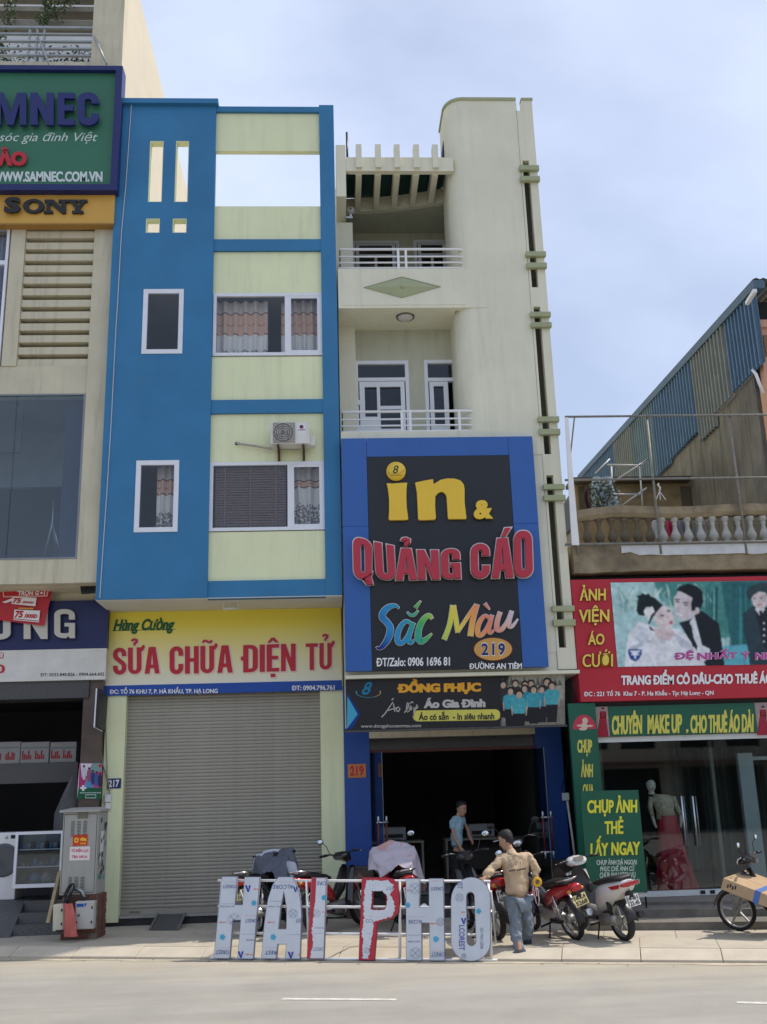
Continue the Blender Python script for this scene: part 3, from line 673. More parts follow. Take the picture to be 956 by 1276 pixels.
lb.lathe([(0.001, 0), (0.02, 0)], ((xl+xr)/2+0.012, AY-0.006, z1-0.112), 'Y', 14, col=(0.5, 0.02, 0.10))
lb.box(xl+0.012, xr-0.012, AY-0.005, AY-0.003, z1-0.165, z1-0.152, (0.08, 0.08, 0.09))
for k in range(4): lb.box(xl+0.005, xr-0.005, AY-0.0035, AY-0.0025, z0+0.05+k*0.035, z0+0.053+k*0.035, (0.5, 0.5, 0.49))
lb.build('label', PR, ac, fixn=False)
m_rust = mat('rusty_bracket', (0.10, 0.055, 0.03), 0.8, 0.4, 14)
for xx in (W(346.5, 560, AY).x, W(378, 560, AY).x):
    b_ = MB(); b_.box(xx-0.02, xx+0.02, AY+0.0, YF+0.02, z0-0.04, z0-0.002); b_.prism([(xx-0.015, AY+0.03, z0-0.04), (xx-0.015, AY+0.07, z0-0.04), (xx-0.015, YF+0.03, z0-0.14), (xx-0.015, YF+0.03, z0-0.19)], (0.03, 0, 0)); b_.box(xx-0.02, xx+0.02, YF-0.02, YF+0.03, z0-0.2, z0); b_.build('bracket', m_rust, ac)
pp = [W(295, 552, YF-0.0), W(300, 553.5, YF-0.05), W(320, 556, YF-0.05), W(338, 559.5, YF-0.05), W(350, 557, YF-0.06)]
MB().tube(pp, 0.022, 7).tube([W(337, 557, YF-.06), W(350, 559.5, YF-.08), W(366, 561, YF-.08), W(378, 558, YF-.08)], 0.012, 6).build('insulated_pipe', mat('grey_pipe_wrap', (0.40, 0.37, 0.31), 0.8, 0.2, 12), ac)
MB().lathe([(0.001, 0), (0.035, 0)], (pp[0].x, YP-0.004, pp[0].z), 'Y', 12).build('pipe_hole', m_dark, ac)
# cable running down the corner of 217
cb = MB(); cb.tube([W(164, 128, YF-.07)+Vector((0, 0, 0.05))]+[W(x, y, YF-0.065) for x, y in ((163, 145), (157, 230), (151.5, 290), (146.5, 380), (144.5, 410), (139, 520), (133.5, 610), (128, 690), (124.5, 745))], 0.008, 5)
tag(cb.build('cable', mat('pale_cable', (0.55, 0.55, 0.55), 0.5, 0)), 'thin pale cable running down the left edge of the blue tower wall', 'cable')
# ---------------------------------------------------------------- house 219
XA, XB = 0.20, 4.19
T = thing('ivory_house', 'narrow ivory four storey house with balconies, a rounded column and a slotted fin wall', 'building', (2.2, YS, 0.13))
YBK = 18.35
XG = 3.86                                                     # groove between column and fin
xc = 2.76; xl_ = 2.42; r = xc-xl_
ztc = W(620, 122.5, YF).z; zfb = 4.14
out = [(XG, YF), (xc, YF)]+[(xc-r*math.sin(a), YF+r*1.15-r*1.15*math.cos(a)) for a in [PI/2*k/10 for k in range(1, 11)]]+[(xl_, YBK+0.1), (XG, YBK+0.1)]
MB().prism([(x, y, zfb+0.3) for x, y in out], (0, 0, ztc-zfb-0.3)).build('round_column', m_ivory, T)
oc = [(XG, YF-0.025), (xc, YF-0.025)]+[(xc-(r+.025)*math.sin(a), YF+r*1.15-(r*1.15+.025)*math.cos(a)) for a in [PI/2*k/10 for k in range(1, 11)]]+[(xl_-0.025, YBK+0.1), (XG, YBK+0.1)]
MB().prism([(x, y, ztc-0.055) for x, y in oc], (0, 0, 0.06)).build('column_cap', m_olive, T)
zA = lambda y, x=655: W(x, y, YF).z
xs_a, xs_b = 3.908, 4.036
fin = [[(XG+0.004, zfb), (XB, zfb), (XB, ztc), (XG+0.11, ztc), (XG+0.11, zA(138)), (XG+0.004, zA(138))]]
SL = [(zA(358), zA(200)), (zA(566, 680), zA(382, 665)), (zA(807, 701), zA(592, 685))]
for a, b in SL: fin.append(rect_loop(xs_a, xs_b, a, b))
MB().slab(fin, YF, YF+0.14).build('fin_wall', m_ivory, T)
MB().box(XG+0.11, XB+0.015, YF-0.02, YF+0.16, ztc-0.045, ztc+0.004).build('fin_cap', m_olive, T)
MB().box(XG+0.0, XG+0.108, YF+0.02, YF+0.1, zA(150), zA(138)-0.003).build('notch_box', m_black, T)
MB().box(XG-0.004, XG+0.004, YF-0.002, YF+0.01, zfb, zA(138)).build('joint', mat('joint_shadow_gap', (0.25, 0.25, 0.2), 0.8), T)
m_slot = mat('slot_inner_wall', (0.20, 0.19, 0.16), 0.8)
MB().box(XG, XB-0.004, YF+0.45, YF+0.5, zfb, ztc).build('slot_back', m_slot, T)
sb = MB(); sb.box(XB-0.1, XB, YF+0.141, 29, zfb, ztc-0.6); sb.box(XG, XG+0.04, YF+0.141, YF+0.45, zfb, ztc); sb.build('side_wall', m_ivory, T)
for ya, yb, xx in ((209, 214.5, 653), (222.5, 228, 654), (316, 321.5, 663), (330, 336, 664), (391, 396.5, 671), (404, 409.5, 672), (521, 527, 680), (536.5, 543, 681), (605, 611, 687), (618.5, 625, 688), (756, 762.5, 699), (773, 780.5, 700)):
    MB().box(xs_a-0.085, XB+0.02, YF-0.09, YF-0.001, zA(yb, xx), zA(ya, xx)).build('bracket', m_olive, T)
def z9(y, x=500): return W(x, y, YF).z
# balcony slabs and fascias
zb3t, zb3b = z9(335), z9(384)
MB().box(XA, 3.02, YF-0.012, YF+0.12, zb3b, zb3t).build('balcony_front', m_ivory, T)
MB().box(XA+0.08, 2.62, YF-0.02, YF-0.0125, zb3b+0.06, zb3t-0.03).build('front_panel', m_ivory, T)
MB().box(XA, xl_+0.01, YF+0.12, YBK+0.1, zb3b, zb3b+0.14).build('balcony_floor', m_ivory, T)
zb2t, zb2b = z9(538), z9(549)
MB().box(XA, XG, YF-0.02, YF+0.12, zb2b-0.3, zb2t).build('balcony_edge', m_ivory, T)
MB().box(XA, xl_+0.01, YF+0.12, YBK+0.1, zb2b-0.1, zb2t-0.05).build('balcony_floor', m_ivory, T)
# diamond ornament
dc = [W(453, 358.5, YF-.02), W(501, 345, YF-.02), W(549.5, 357.5, YF-.02), W(501, 371.5, YF-.02)]
cen = sum(dc, Vector())/4
dm = MB(); v = dc+[cen+Vector((0, -0.06, 0))]; dm.add(v, [(0, 1, 4), (1, 2, 4), (2, 3, 4), (3, 0, 4)]); dm.add([p+Vector((0, 0.0, 0)) for p in dc]+[p+Vector((0, -0.012, 0)) for p in dc], [(0, 1, 5, 4), (1, 2, 6, 5), (2, 3, 7, 6), (3, 0, 4, 7)])
o = dm.build('diamond_ornament', m_olive, T); MB().ell(cen+Vector((0, -0.06, 0)), (0.045, 0.02, 0.045)).build('boss', m_olive, o)
# recess walls
zpb_ = W(495, 213, YF).z
lr = MB(); lr.box(XA, XA+0.32, YBK-0.18, YBK+0.08, zb2t, zb3b-.002); lr.box(XA, XA+0.32, YBK-0.18, YBK+0.08, zb3b+.141, z9(245)-0.1); lr.build('recess_pilaster', m_ivory, T)
zroof = W(500, 250, YBK).z+0.35
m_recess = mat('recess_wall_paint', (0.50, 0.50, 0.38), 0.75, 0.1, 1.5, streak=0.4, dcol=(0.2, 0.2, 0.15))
D1 = rc(442.5, 449.5, 510.5, 541, YBK); D2 = rc(530, 448.5, 573, 541, YBK); YB3 = 19.7; D3 = rc(438.5, 300, 498, 335, YB3); D4 = rc(516, 299, 561, 335, YB3)
zf2, zf3 = zb2t-0.05, zb3b+0.14
for Ds, yy, za_, zb_ in (((D1, D2), YBK, zb2b-0.3, zf3-0.142), ((D3, D4), YB3, zf3-0.14, zroof+0.3)):
    bw = [rect_loop(XA, XG, za_, zb_)]
    for D in Ds: bw.append(rect_loop(D[0], D[1], (zf2 if yy == YBK else zf3)+0.01, D[3]))
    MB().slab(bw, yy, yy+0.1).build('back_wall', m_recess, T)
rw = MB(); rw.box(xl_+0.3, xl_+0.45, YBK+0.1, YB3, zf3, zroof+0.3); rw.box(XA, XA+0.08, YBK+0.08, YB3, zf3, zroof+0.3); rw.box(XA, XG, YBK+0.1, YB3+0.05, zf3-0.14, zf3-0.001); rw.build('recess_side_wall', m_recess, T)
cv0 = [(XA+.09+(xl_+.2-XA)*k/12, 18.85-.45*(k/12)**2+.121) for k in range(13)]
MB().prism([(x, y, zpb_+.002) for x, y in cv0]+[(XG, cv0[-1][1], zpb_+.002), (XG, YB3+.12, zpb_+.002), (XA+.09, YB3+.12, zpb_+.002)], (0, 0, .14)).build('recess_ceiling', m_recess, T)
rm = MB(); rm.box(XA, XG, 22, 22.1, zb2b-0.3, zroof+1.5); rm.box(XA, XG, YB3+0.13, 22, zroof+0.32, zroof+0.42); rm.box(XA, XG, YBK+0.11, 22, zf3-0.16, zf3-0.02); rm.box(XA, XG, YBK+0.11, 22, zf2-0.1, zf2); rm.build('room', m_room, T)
sw = MB(); sw.box(XA-0.01, XA+0.08, YBK+0.11, 29, 3.3, zroof); sw.build('left_side_wall', m_ivory, T)
def door(D, zf, cols, transom, m=m_alu, yw=None, panes=((0.0, 1.0),), glassm=m_glass):
    x0, x1, z1 = D[0], D[1], D[3]; y = (yw or YBK)-0.01
    d = MB().slab([rect_loop(x0, x1, zf, z1), rect_loop(x0+0.07, x1-0.07, zf+0.001, z1-transom-0.07), rect_loop(x0+0.07, x1-0.07, z1-transom, z1-0.07)] if transom else [rect_loop(x0, x1, zf, z1), rect_loop(x0+0.07, x1-0.07, zf+0.001, z1-0.07)], y, y+0.1).build('door', m, T)
    if transom: MB().box(x0+0.07, x1-0.07, y+0.05, y+0.055, z1-transom, z1-0.07).build('transom_pane', glassm, d)
    return d, x0+0.07, x1-0.07, z1-(transom+0.07 if transom else 0.07), y
d, a0, a1, zt_, y = door(D1, zf2, 2, 0.36)
lv = [rect_loop(a0+0.02, a1-0.02, zf2+0.005, zt_-0.01)]
xm = a0+(a1-a0)*0.42
for xa_, xb_, n_, h0 in ((a0+0.12, xm-0.03, 2, 0.62), (xm+0.03, a1-0.10, 4, 0.46)):
    zz = zt_-0.12
    for k in range(n_):
        hh = (h0 if n_ == 2 else h0-0.06)
        if zz-hh < zf2+0.1: break
        lv.append(rect_loop(xa_, xb_, zz-hh, zz)); zz -= hh+0.07
MB().slab(lv, y+0.005, y+0.045).build('leaf', m_alu, d)
MB().box(a0+0.1, a1-0.1, y+0.055, y+0.06, zf2+0.1, zt_-0.1).build('door_glass', m_glass, d)
for k, zz in enumerate((zt_-0.5, zt_-1.05)): MB().box(a0-0.09, a0+0.03, y-0.02, y-0.001, zz, zz+0.10).build('hinge', m_alu, d)
d, a0, a1, zt_, y = door(D2, zf2, 2, 0.38)
xr_ = a0+(a1-a0)*0.72
MB().slab([rect_loop(a0+0.02, xr_, zf2+0.005, zt_-0.01), rect_loop(a0+0.1, xr_-0.09, zf2+0.5, zt_-0.1), rect_loop(a0+0.1, xr_-0.09, zf2+0.1, zf2+0.42)], y+0.005, y+0.045).build('leaf', m_alu, d)
MB().box(a0+0.08, xr_-0.08, y+0.055, y+0.06, zf2+0.06, zt_-0.06).build('door_glass', m_glass, d)
for D in (D3, D4):
    d, a0, a1, zt_, y = door(D, zf3, 2, 0.0, yw=YB3)
    MB().slab([rect_loop(a0+0.02, a1-0.02, zf3+0.005, zt_-0.01), rect_loop(a0+0.09, (a0+a1)/2-0.03, zf3+0.1, zt_-0.3), rect_loop((a0+a1)/2+0.03, a1-0.09, zf3+0.1, zt_-0.3), rect_loop(a0+0.09, a1-0.09, zt_-0.26, zt_-0.04)], y+0.005, y+0.045).build('leaf', m_alu, d)
    MB().box(a0+0.08, a1-0.08, y+0.055, y+0.06, zf3+0.06, zt_-0.03).build('door_glass', m_glass, d)
# ceiling lamp under the upper balcony
lp = W(505, 392.5, 17.75); cl = thing('ceiling_lamp', 'round white ceiling lamp under the balcony with the green diamond', 'lamp', (lp.x, lp.y, zb3b))
MB().lathe([(0.001, -0.07), (0.10, -0.065), (0.145, -0.035), (0.15, -0.012)], (lp.x, lp.y, zb3b), n=24).build('diffuser', mat('lamp_diffuser', (0.55, 0.53, 0.5), 0.4), cl)
MB().lathe([(0.15, -0.02), (0.172, -0.03), (0.18, -0.001)], (lp.x, lp.y, zb3b), n=24).build('rim', mat('dark_rim', (0.12, 0.10, 0.09), 0.5), cl)
# railings
def railing(ys, xl0, xr0, posts, label, yy):
    R_ = thing('balcony_railing', label, 'railing', (1.5, yy, W(500, ys[-1], yy).z-0.1), 'white tube railings of the ivory house')
    for y_ in ys:
        a, b = W(xl0, y_, yy), W(xr0, y_-0.5, yy); zz = (a.z+b.z)/2
        MB().tube([(a.x, yy, zz), (b.x-0.1, yy, zz), (b.x, yy+0.03, zz), (b.x+0.05, yy+0.09, zz)], 0.026 if y_ == ys[0] else 0.018, 7).build('rail', m_steel if 0 else m_white, R_)
    for p in posts:
        a = W(p, ys[0], yy); b = W(p, ys[-1]+3, yy)
        MB().box(a.x-0.022, a.x+0.022, yy-0.02, yy+0.02, b.z-0.02, a.z).build('post', m_white, R_)
    a = W(xl0, ys[0], yy); MB().box(a.x-0.005, a.x+0.02, yy+0.0, yy+0.04, W(xl0, ys[-1], yy).z-0.05, a.z+0.02).build('end_post', m_black, R_)
railing((311, 320, 327.5, 334), 423, 577, (496, 505.5), 'upper white railing above the balcony front with the diamond', YF+0.02)
railing((513, 522.5, 530.5, 537.5), 426, 589, (500.5, 511, 572), 'lower white railing just above the big blue sign', YF+0.02)
# pergola roof
zpt, zpb = W(495, 196, YF).z, W(495, 213, YF).z
pgx0, pgx1 = W(431, 205, YF).x, xl_+0.1
MB().box(pgx0, pgx1, YF, YF+0.12, zpb, zpt).build('pergola_beam', m_ivory, T)
MB().box(XA, pgx0-0.002, YF-0.01, YBK, W(424, 245, YF).z, W(424, 181, YF).z).build('pergola_pier', m_ivory, T)
zbt = W(495, 182.5, YF).z
def yend(x): t = (x-XA)/(xl_-XA); return 18.85-.45*t**2
for xx in (447, 471, 494.5, 518.5, 542):
    c = W(xx, 190, YF).x
    o = MB(); o.box(c-0.056, c+0.056, YF-0.07, YF+0.121, zpb+0.04, zbt); o.box(c-0.056, c+0.056, YF+0.121, yend(c)+.02, zpb-0.02, zpt-0.02); o.build('pergola_rib', m_ivory, T)
m_tarp = mat('dark_green_shade_sheet', (0.012, 0.05, 0.05), 0.7, 0.15, 6)
MB().box(XA+0.1, xl_, YF+0.30, 18.86, zpt+0.02, zpt+0.05).build('shade_sheet', m_tarp, T)
cv_ = [(XA+.09+(xl_-XA+.2)*k/12, yend(XA+.09+(xl_-XA)*k/12)) for k in range(13)]
MB().prism([(x, y, zpb_-.0) for x, y in cv_]+[(x, y+.12, zpb_-.0) for x, y in cv_[::-1]], (0, 0, .31)).build('curved_rear_beam', m_ivory, T)
fl = MB(); fp = W(437, 262, 18.1); tg = thing('floodlight', 'small grey round floodlight on the wall under the left end of the pergola', 'light', fp)
MB().lathe([(0.02, -0.06), (0.075, -0.03), (0.09, 0.04), (0.05, 0.1), (0.03, 0.11)], (fp.x, fp.y, fp.z), 'Y', 14).build('housing', mat('grey_lamp_metal', (0.38, 0.38, 0.36), 0.4), tg)
MB().box(fp.x-0.02, fp.x+0.02, fp.y, YBK, fp.z-0.13, fp.z-0.08).box(fp.x-0.12, fp.x+0.04, fp.y, fp.y+0.03, fp.z-0.17, fp.z-0.14).build('arm', m_steel, tg)
pv = W(433, 200, YF+0.1); MB().tube([(pv.x, YF+0.1, zpb), (pv.x, YF+0.1, W(433, 165, YF+.1).z)], 0.022, 6).build('roof_pipe', m_black, T)
MB().prism([(xl_-0.08, YF+0.5, zpt), (xl_-0.01, YF+0.5, zpt), (xl_-0.01, YF+0.5, zpt+0.75)], (0, 0.4, 0)).build('roof_flashing', mat('dark_blue_sheet', (0.02, 0.03, 0.06), 0.5), T)
# lower ledge and ground floor
MB().box(XA, XB+0.02, YF-0.10, YG+0.1, 4.055, 4.112).build('ledge', m_ivory, T)
MB().box(XA, XG, YF+0.01, YF+0.11, 4.113, zb2b-0.301).build('front_wall', m_ivory, T)
MB().box(XG-0.15, XB, YF+0.5, YG+0.2, 4.115, zfb+0.2).build('fin_foot', m_ivory, T)
XP0, XP1, XP2, XP3 = 0.16, 0.615, 3.60, 4.07
m_pblue = mat('cobalt_wall_panel', (0.018, 0.07, 0.29), 0.35, 0.06, 2)
z_p = 0.98
for a, b in ((XP0, XP1), (XP2, XP3)):
    MB().box(a, b, YG, YG+0.12, z_p, 4.05).build('blue_pillar', m_pblue, T)
    pl = MB().box(a-0.01, b+0.01, YG-0.02, YG+0.33, 0.12, z_p-0.004).build('pillar_plinth', mat('brown_marble', (0.12, 0.085, 0.07), 0.25, 0.4, 6), T)
    cx = (a+b)/2; MB().slab([[(cx-0.17, 0.72), (cx, 0.60), (cx+0.17, 0.72), (cx, 0.86)]], YG-0.026, YG-0.021).build('marble_diamond', mat('pink_marble', (0.28, 0.17, 0.14), 0.25, 0.3, 8), pl)
    MB().box(a-0.015, b+0.015, YG-0.03, YG+0.33, z_p-0.05, z_p-0.003).build('plinth_cap', m_granite, pl)
MB().box(XP1, XP2, YG+0.0, YG+0.3, W(570, 917, YG).z, W(570, 906.5, YG).z).build('shutter_housing', m_beige, T)
zdt = W(570, 935, YG).z
m_redbr = mat('red_brown_frame', (0.10, 0.03, 0.025), 0.5)
MB().box(XP1, XP2, YG+0.1, YG+0.16, zdt-0.0, zdt+0.05).build('door_head', m_redbr, T)
MB().box(XP1, XP2, YG+0.12, YG+0.13, zdt+0.05, W(570, 917, YG).z-0.001).build('transom_glass', glass('dusty_glass', (0.8, 0.8, 0.78), 0.06, 0.2), T)
st = MB(); st.box(XP1, XP2, YG-0.35, YG+0.5, 0.12, 0.29); st.box(XP1, XP2, YG-0.05, YG+0.52, 0.29, 0.45); st.build('doorstep', m_granite, T)
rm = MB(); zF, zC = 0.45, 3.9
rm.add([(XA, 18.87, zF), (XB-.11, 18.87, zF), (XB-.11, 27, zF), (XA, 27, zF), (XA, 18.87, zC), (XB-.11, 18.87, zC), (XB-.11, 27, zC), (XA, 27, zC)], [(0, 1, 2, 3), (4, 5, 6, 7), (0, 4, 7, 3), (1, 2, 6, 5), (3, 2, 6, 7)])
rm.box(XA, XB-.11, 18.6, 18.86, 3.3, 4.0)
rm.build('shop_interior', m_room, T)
# printing shop goods seen dimly through the door
MB().box(XA+.01, XB-.12, 18.88, 26.9, zF+.001, zF+.012).build('floor_tiles', mat('pale_floor_tile', (.40, .38, .34), .3, .1, 2), T)
m_desk, m_mach, m_drk = mat('pale_desk_board', (.45, .40, .33), .6, .1), mat('printer_plastic', (.50, .50, .50), .5, .05), mat('dark_board', (.08, .07, .06), .5)
def desk(cx, cy, w_, d_, h_, lb, nm='desk'):
    b = thing(nm, lb, 'desk', (cx, cy, zF)); MB().box(cx-w_/2, cx+w_/2, cy-d_/2, cy+d_/2, zF+h_-.04, zF+h_).build('top', m_desk, b, bevel=.005)
    for sx in (-1, 1): MB().box(cx+sx*(w_/2-.03)-.02, cx+sx*(w_/2-.03)+.02, cy-d_/2+.02, cy+d_/2-.02, zF+.012, zF+h_-.041).build('side_panel', m_desk, b)
    MB().box(cx-w_/2+.06, cx+w_/2-.06, cy+d_/2-.04, cy+d_/2-.02, zF+.2, zF+h_-.041).build('modesty_panel', m_drk, b)
desk(1.15, 20.9, 1.1, .6, .82, 'pale desk in the dim printing shop, left of the young man'); desk(2.75, 21.3, 1.2, .6, .82, 'pale desk in the dim printing shop, right of the young man')
for (cx, cy, lb) in ((1.1, 20.9, 'grey printer on the left desk in the dim printing shop'), (2.9, 21.3, 'grey printer on the right desk in the dim printing shop')):
    b = thing('printer', lb, 'printer', (cx, cy, zF+.82)); MB().box(cx-.26, cx+.26, cy-.2, cy+.2, zF+.825, zF+1.08).build('body', m_mach, b, bevel=.02); MB().box(cx-.2, cx+.2, cy-.204, cy-.198, zF+.88, zF+.95).build('paper_slot', m_black, b); MB().box(cx-.17, cx+.17, cy-.32, cy-.2, zF+.86, zF+.875).build('tray', m_mach, b)
# open glass leaves with pull handles
def leaf(xh, ang, label, y0=YG+0.12, wd=0.92):
    t = thing('glass_door', label, 'door', (xh, y0, zF))
    dx, dy = math.cos(ang)*wd, math.sin(ang)*wd
    b = MB(); n = Vector((-math.sin(ang), math.cos(ang), 0))*0.006
    p0, p1 = Vector((xh, y0, zF+0.02)), Vector((xh+dx, y0+dy, zF+0.02)); H_ = Vector((0, 0, zdt-zF-0.04))
    b.add([p0-n, p1-n, p1-n+H_, p0-n+H_, p0+n, p1+n, p1+n+H_, p0+n+H_], [(0, 1, 2, 3), (4, 5, 6, 7), (0, 1, 5, 4), (2, 3, 7, 6), (1, 2, 6, 5), (0, 3, 7, 4)]); b.build('pane', m_shopglass, t)
    MB().tube([p1+Vector((0, 0, 0)), p1+H_], 0.006, 4).build('glass_edge', mat('glass_edge', (0.16, 0.19, 0.18), 0.3), t)
    q = p0.lerp(p1, 0.9)
    for s_ in (-1, 1):
        c = q+n.normalized()*0.07*s_; zc = 1.42
        MB().tube([(c.x, c.y, zc+0.26), (c.x, c.y, zc+0.38)], 0.017, 8).tube([(c.x, c.y, zc-0.38), (c.x, c.y, zc-0.26)], 0.017, 8).build('handle_end', m_steel, t)
        MB().tube([(c.x, c.y, zc-0.26), (c.x, c.y, zc+0.26)], 0.018, 8).build('handle_grip', mat('red_wood_grip', (0.12, 0.02, 0.015), 0.3), t)
    for dz in (-0.28, 0.28): MB().tube([q-n.normalized()*0.1+Vector((0, 0, 1.42-zF-.02+dz)), q+n.normalized()*0.1+Vector((0, 0, 1.42-zF-.02+dz))], 0.013, 6).build('handle_bolt', m_steel, t)
leaf(XP1+0.02, math.radians(-80), 'open glass door leaf beside the left blue pillar of the printing shop')
leaf(XP2-0.06, math.radians(-88), 'open glass door leaf in front of the right blue pillar of the printing shop')
m_or = mat('orange_enamel', (0.55, 0.20, 0.06), 0.5, 0.1)
plate(T, 433.5, 952, 456, 969, YG-0.001, '219', m_or, m_red)
# meter box and white conduit at the right blue pillar
mb_ = thing('junction_box', 'small white junction box on the right blue pillar with a white pipe running down', 'electrical box', W(705, 993, YG-.03))
MB().bx(701, 988, 709.5, 997.5, YG-0.06, 0.05).build('box', m_white, mb_, bevel=0.006)
MB().tube([W(707, 998, YG-.03), W(713, 1040, YG-.03), W(717, 1072, YG-.03)], 0.022, 7).build('pipe', m_white, mb_)
MB().tube([W(699, 985, YG-.03), W(702, 975, YG-.03), W(706, 960, YG-.03), W(709, 940, YG-.03), W(707, 915, YG-.03)], 0.008, 5).build('wire', m_black, mb_)
# ---------------------------------------------------------------- the big blue and black sign of 219
YB_ = 17.22
B = thing('shop_sign', 'big blue box sign with black field, yellow "in" and red QUẢNG CÁO letters', 'sign', (1.95, YB_, 4.1))
bz0, bz1 = W(560, 833.5, YB_).z, W(545, 545, YB_).z
bx0, bx1 = 0.20, 3.665
m_bsign = mat('blue_composite_panel', (0.030, 0.115, 0.38), 0.35, 0.08, 1.0, streak=0.25, dcol=(0.045, 0.11, 0.26))
m_bblk = mat('black_composite_panel', (0.016, 0.018, 0.022), 0.35, 0.1, 1.5)
ix0, ix1 = W(460.5, 700, YB_).x, W(643, 700, YB_).x; iz1 = W(545, 568, YB_).z
jz = W(430, 656, YB_).z; jz2 = W(655, 650, YB_).z
e = 0.006
for a, b, c, d_ in ((bx0, ix0-e/2, jz+e/2, bz1), (bx0, ix0-e/2, bz0, jz-e/2), (ix1+e/2, bx1, jz+e/2, bz1), (ix1+e/2, bx1, bz0, jz-e/2), (ix0+e/2, ix1-e/2, iz1, bz1)):
    MB().box(a, b, YB_, YB_+0.15, c, d_).build('blue_panel', m_bsign, B)
MB().box(ix0+e/2, ix1-e/2, YB_+0.004, YB_+0.15, bz0, iz1-e/2).build('black_panel', m_bblk, B)
MB().box(bx0+0.01, bx1-0.01, YB_+0.15, YF-0.02, bz0+0.01, bz1-0.01).build('sign_body', m_bsign, B)
m_gold = mat('golden_letter_face', (0.80, 0.52, 0.03), 0.35, 0.04, coat=0.2)
def raised(loops_px, name, m, Yf, d, parent, label=None):
    return MB().slab([px_loop(l, Yf) for l in loops_px], Yf, Yf+d).build(name, m, parent, label=label, bevel=0.006)
YL = YB_-0.06
def cz(x, y): return (430+x/5.0316, 560+y/5.03)            # coordinates of the 956 px zoom of (430,560)-(620,730)
raised([[cz(*p) for p in ((262, 212), (300, 214), (345, 210), (390, 208), (386, 250), (385, 300), (387, 360), (397, 436), (390, 441), (330, 442), (282, 443), (274, 436), (277, 380), (277, 310), (270, 250))]], 'letter', m_gold, YL, 0.06, B)
raised([[cz(*p) for p in ((440, 208), (495, 196), (552, 186), (556, 218), (600, 190), (640, 182), (690, 183), (725, 195), (745, 220), (750, 250), (750, 330), (762, 432), (755, 436), (700, 435), (652, 436), (646, 430), (641, 350), (637, 290), (622, 270), (605, 264), (585, 272), (567, 292), (565, 350), (570, 430), (563, 439), (510, 442), (468, 442), (459, 436), (455, 340), (450, 260))]], 'letter', m_gold, YL, 0.06, B)
c = W(493.7, 586.8, YL); rr = 0.172
dot = MB().lathe([(0.001, YL), (rr, YL), (rr, YL+0.06)], (c.x, 0, c.z), 'Y', 32).build('letter_dot', m_gold, B)
dp = MB(); dp.text('8', [(c.x-0.05, YL-0.002, c.z+0.10), (c.x+0.05, YL-0.002, c.z+0.10), (c.x+0.04, YL-0.002, c.z-0.045), (c.x-0.06, YL-0.002, c.z-0.045)], off=0.01, col=(0.01, 0.06, 0.04), shear=0.2)
for k in range(16):
    a0 = PI*0.95+k*PI/15; a1 = a0+PI/15; f = lambda a, q: (c.x+0.14*math.cos(a)*q, YL-0.0015, c.z-0.012+0.045*math.sin(a)*q+0.02*math.cos(a))
    dp.poly([f(a0, 1), f(a1, 1), f(a1, 0.93), f(a0, 0.93)], (0.01, 0.06, 0.05))
dp.box(c.x-0.10, c.x+0.10, YL-0.002, YL-0.001, c.z-0.085, c.z-0.075, (0.02, 0.06, 0.04)); dp.build('emblem', PR, dot, fixn=False)
MB().text('&', q4(590, 624.5, 614.3, 645.5, 0.5), YL+0.02, off=0.04, h=0.04, fat=0.02).build('letter', m_gold, B)
# QUANG CAO letters, tall at both ends
m_rl = mat('red_letter_face', (0.45, 0.022, 0.045), 0.35, 0.05, coat=0.2)
m_edge = mat('white_letter_rim', (0.74, 0.70, 0.66), 0.5, 0.03)
def cq(x, y): return (420+x/3.187, 530+y/3.187)
QL = [('Q', (62, 441), (140, 462), (142, 618), (66, 610)), ('U', (147, 464), (226, 480), (234, 618), (155, 612)), ('Ả', (232, 489), (316, 492), (318, 616), (232, 617)),
      ('N', (316, 496), (402, 497), (408, 614), (322, 615)), ('G', (412, 494), (486, 490), (492, 612), (414, 612)), ('C', (529, 474), (604, 472), (606, 608), (531, 608)),
      ('Á', (612, 452), (698, 448), (700, 606), (613, 609)), ('O', (700, 422), (772, 420), (778, 606), (702, 606))]
YQ = YB_-0.085
for s, *q in QL:
    qq = [cq(*p) for p in q]
    qq = [(qq[0][0]+.3, qq[0][1]+.3), (qq[1][0]-.3, qq[1][1]+.3), (qq[2][0]-.3, qq[2][1]-.3), (qq[3][0]+.3, qq[3][1]-.3)]
    o = block_text(MB(), s, qq, YQ, h=0.06, t=0.175, a=0.47).build('letter', m_rl, B)
    block_text(MB(), s, qq, YQ+0.063, h=0.055, off=0.024, t=0.175, a=0.47).build('letter_rim', m_edge, o)
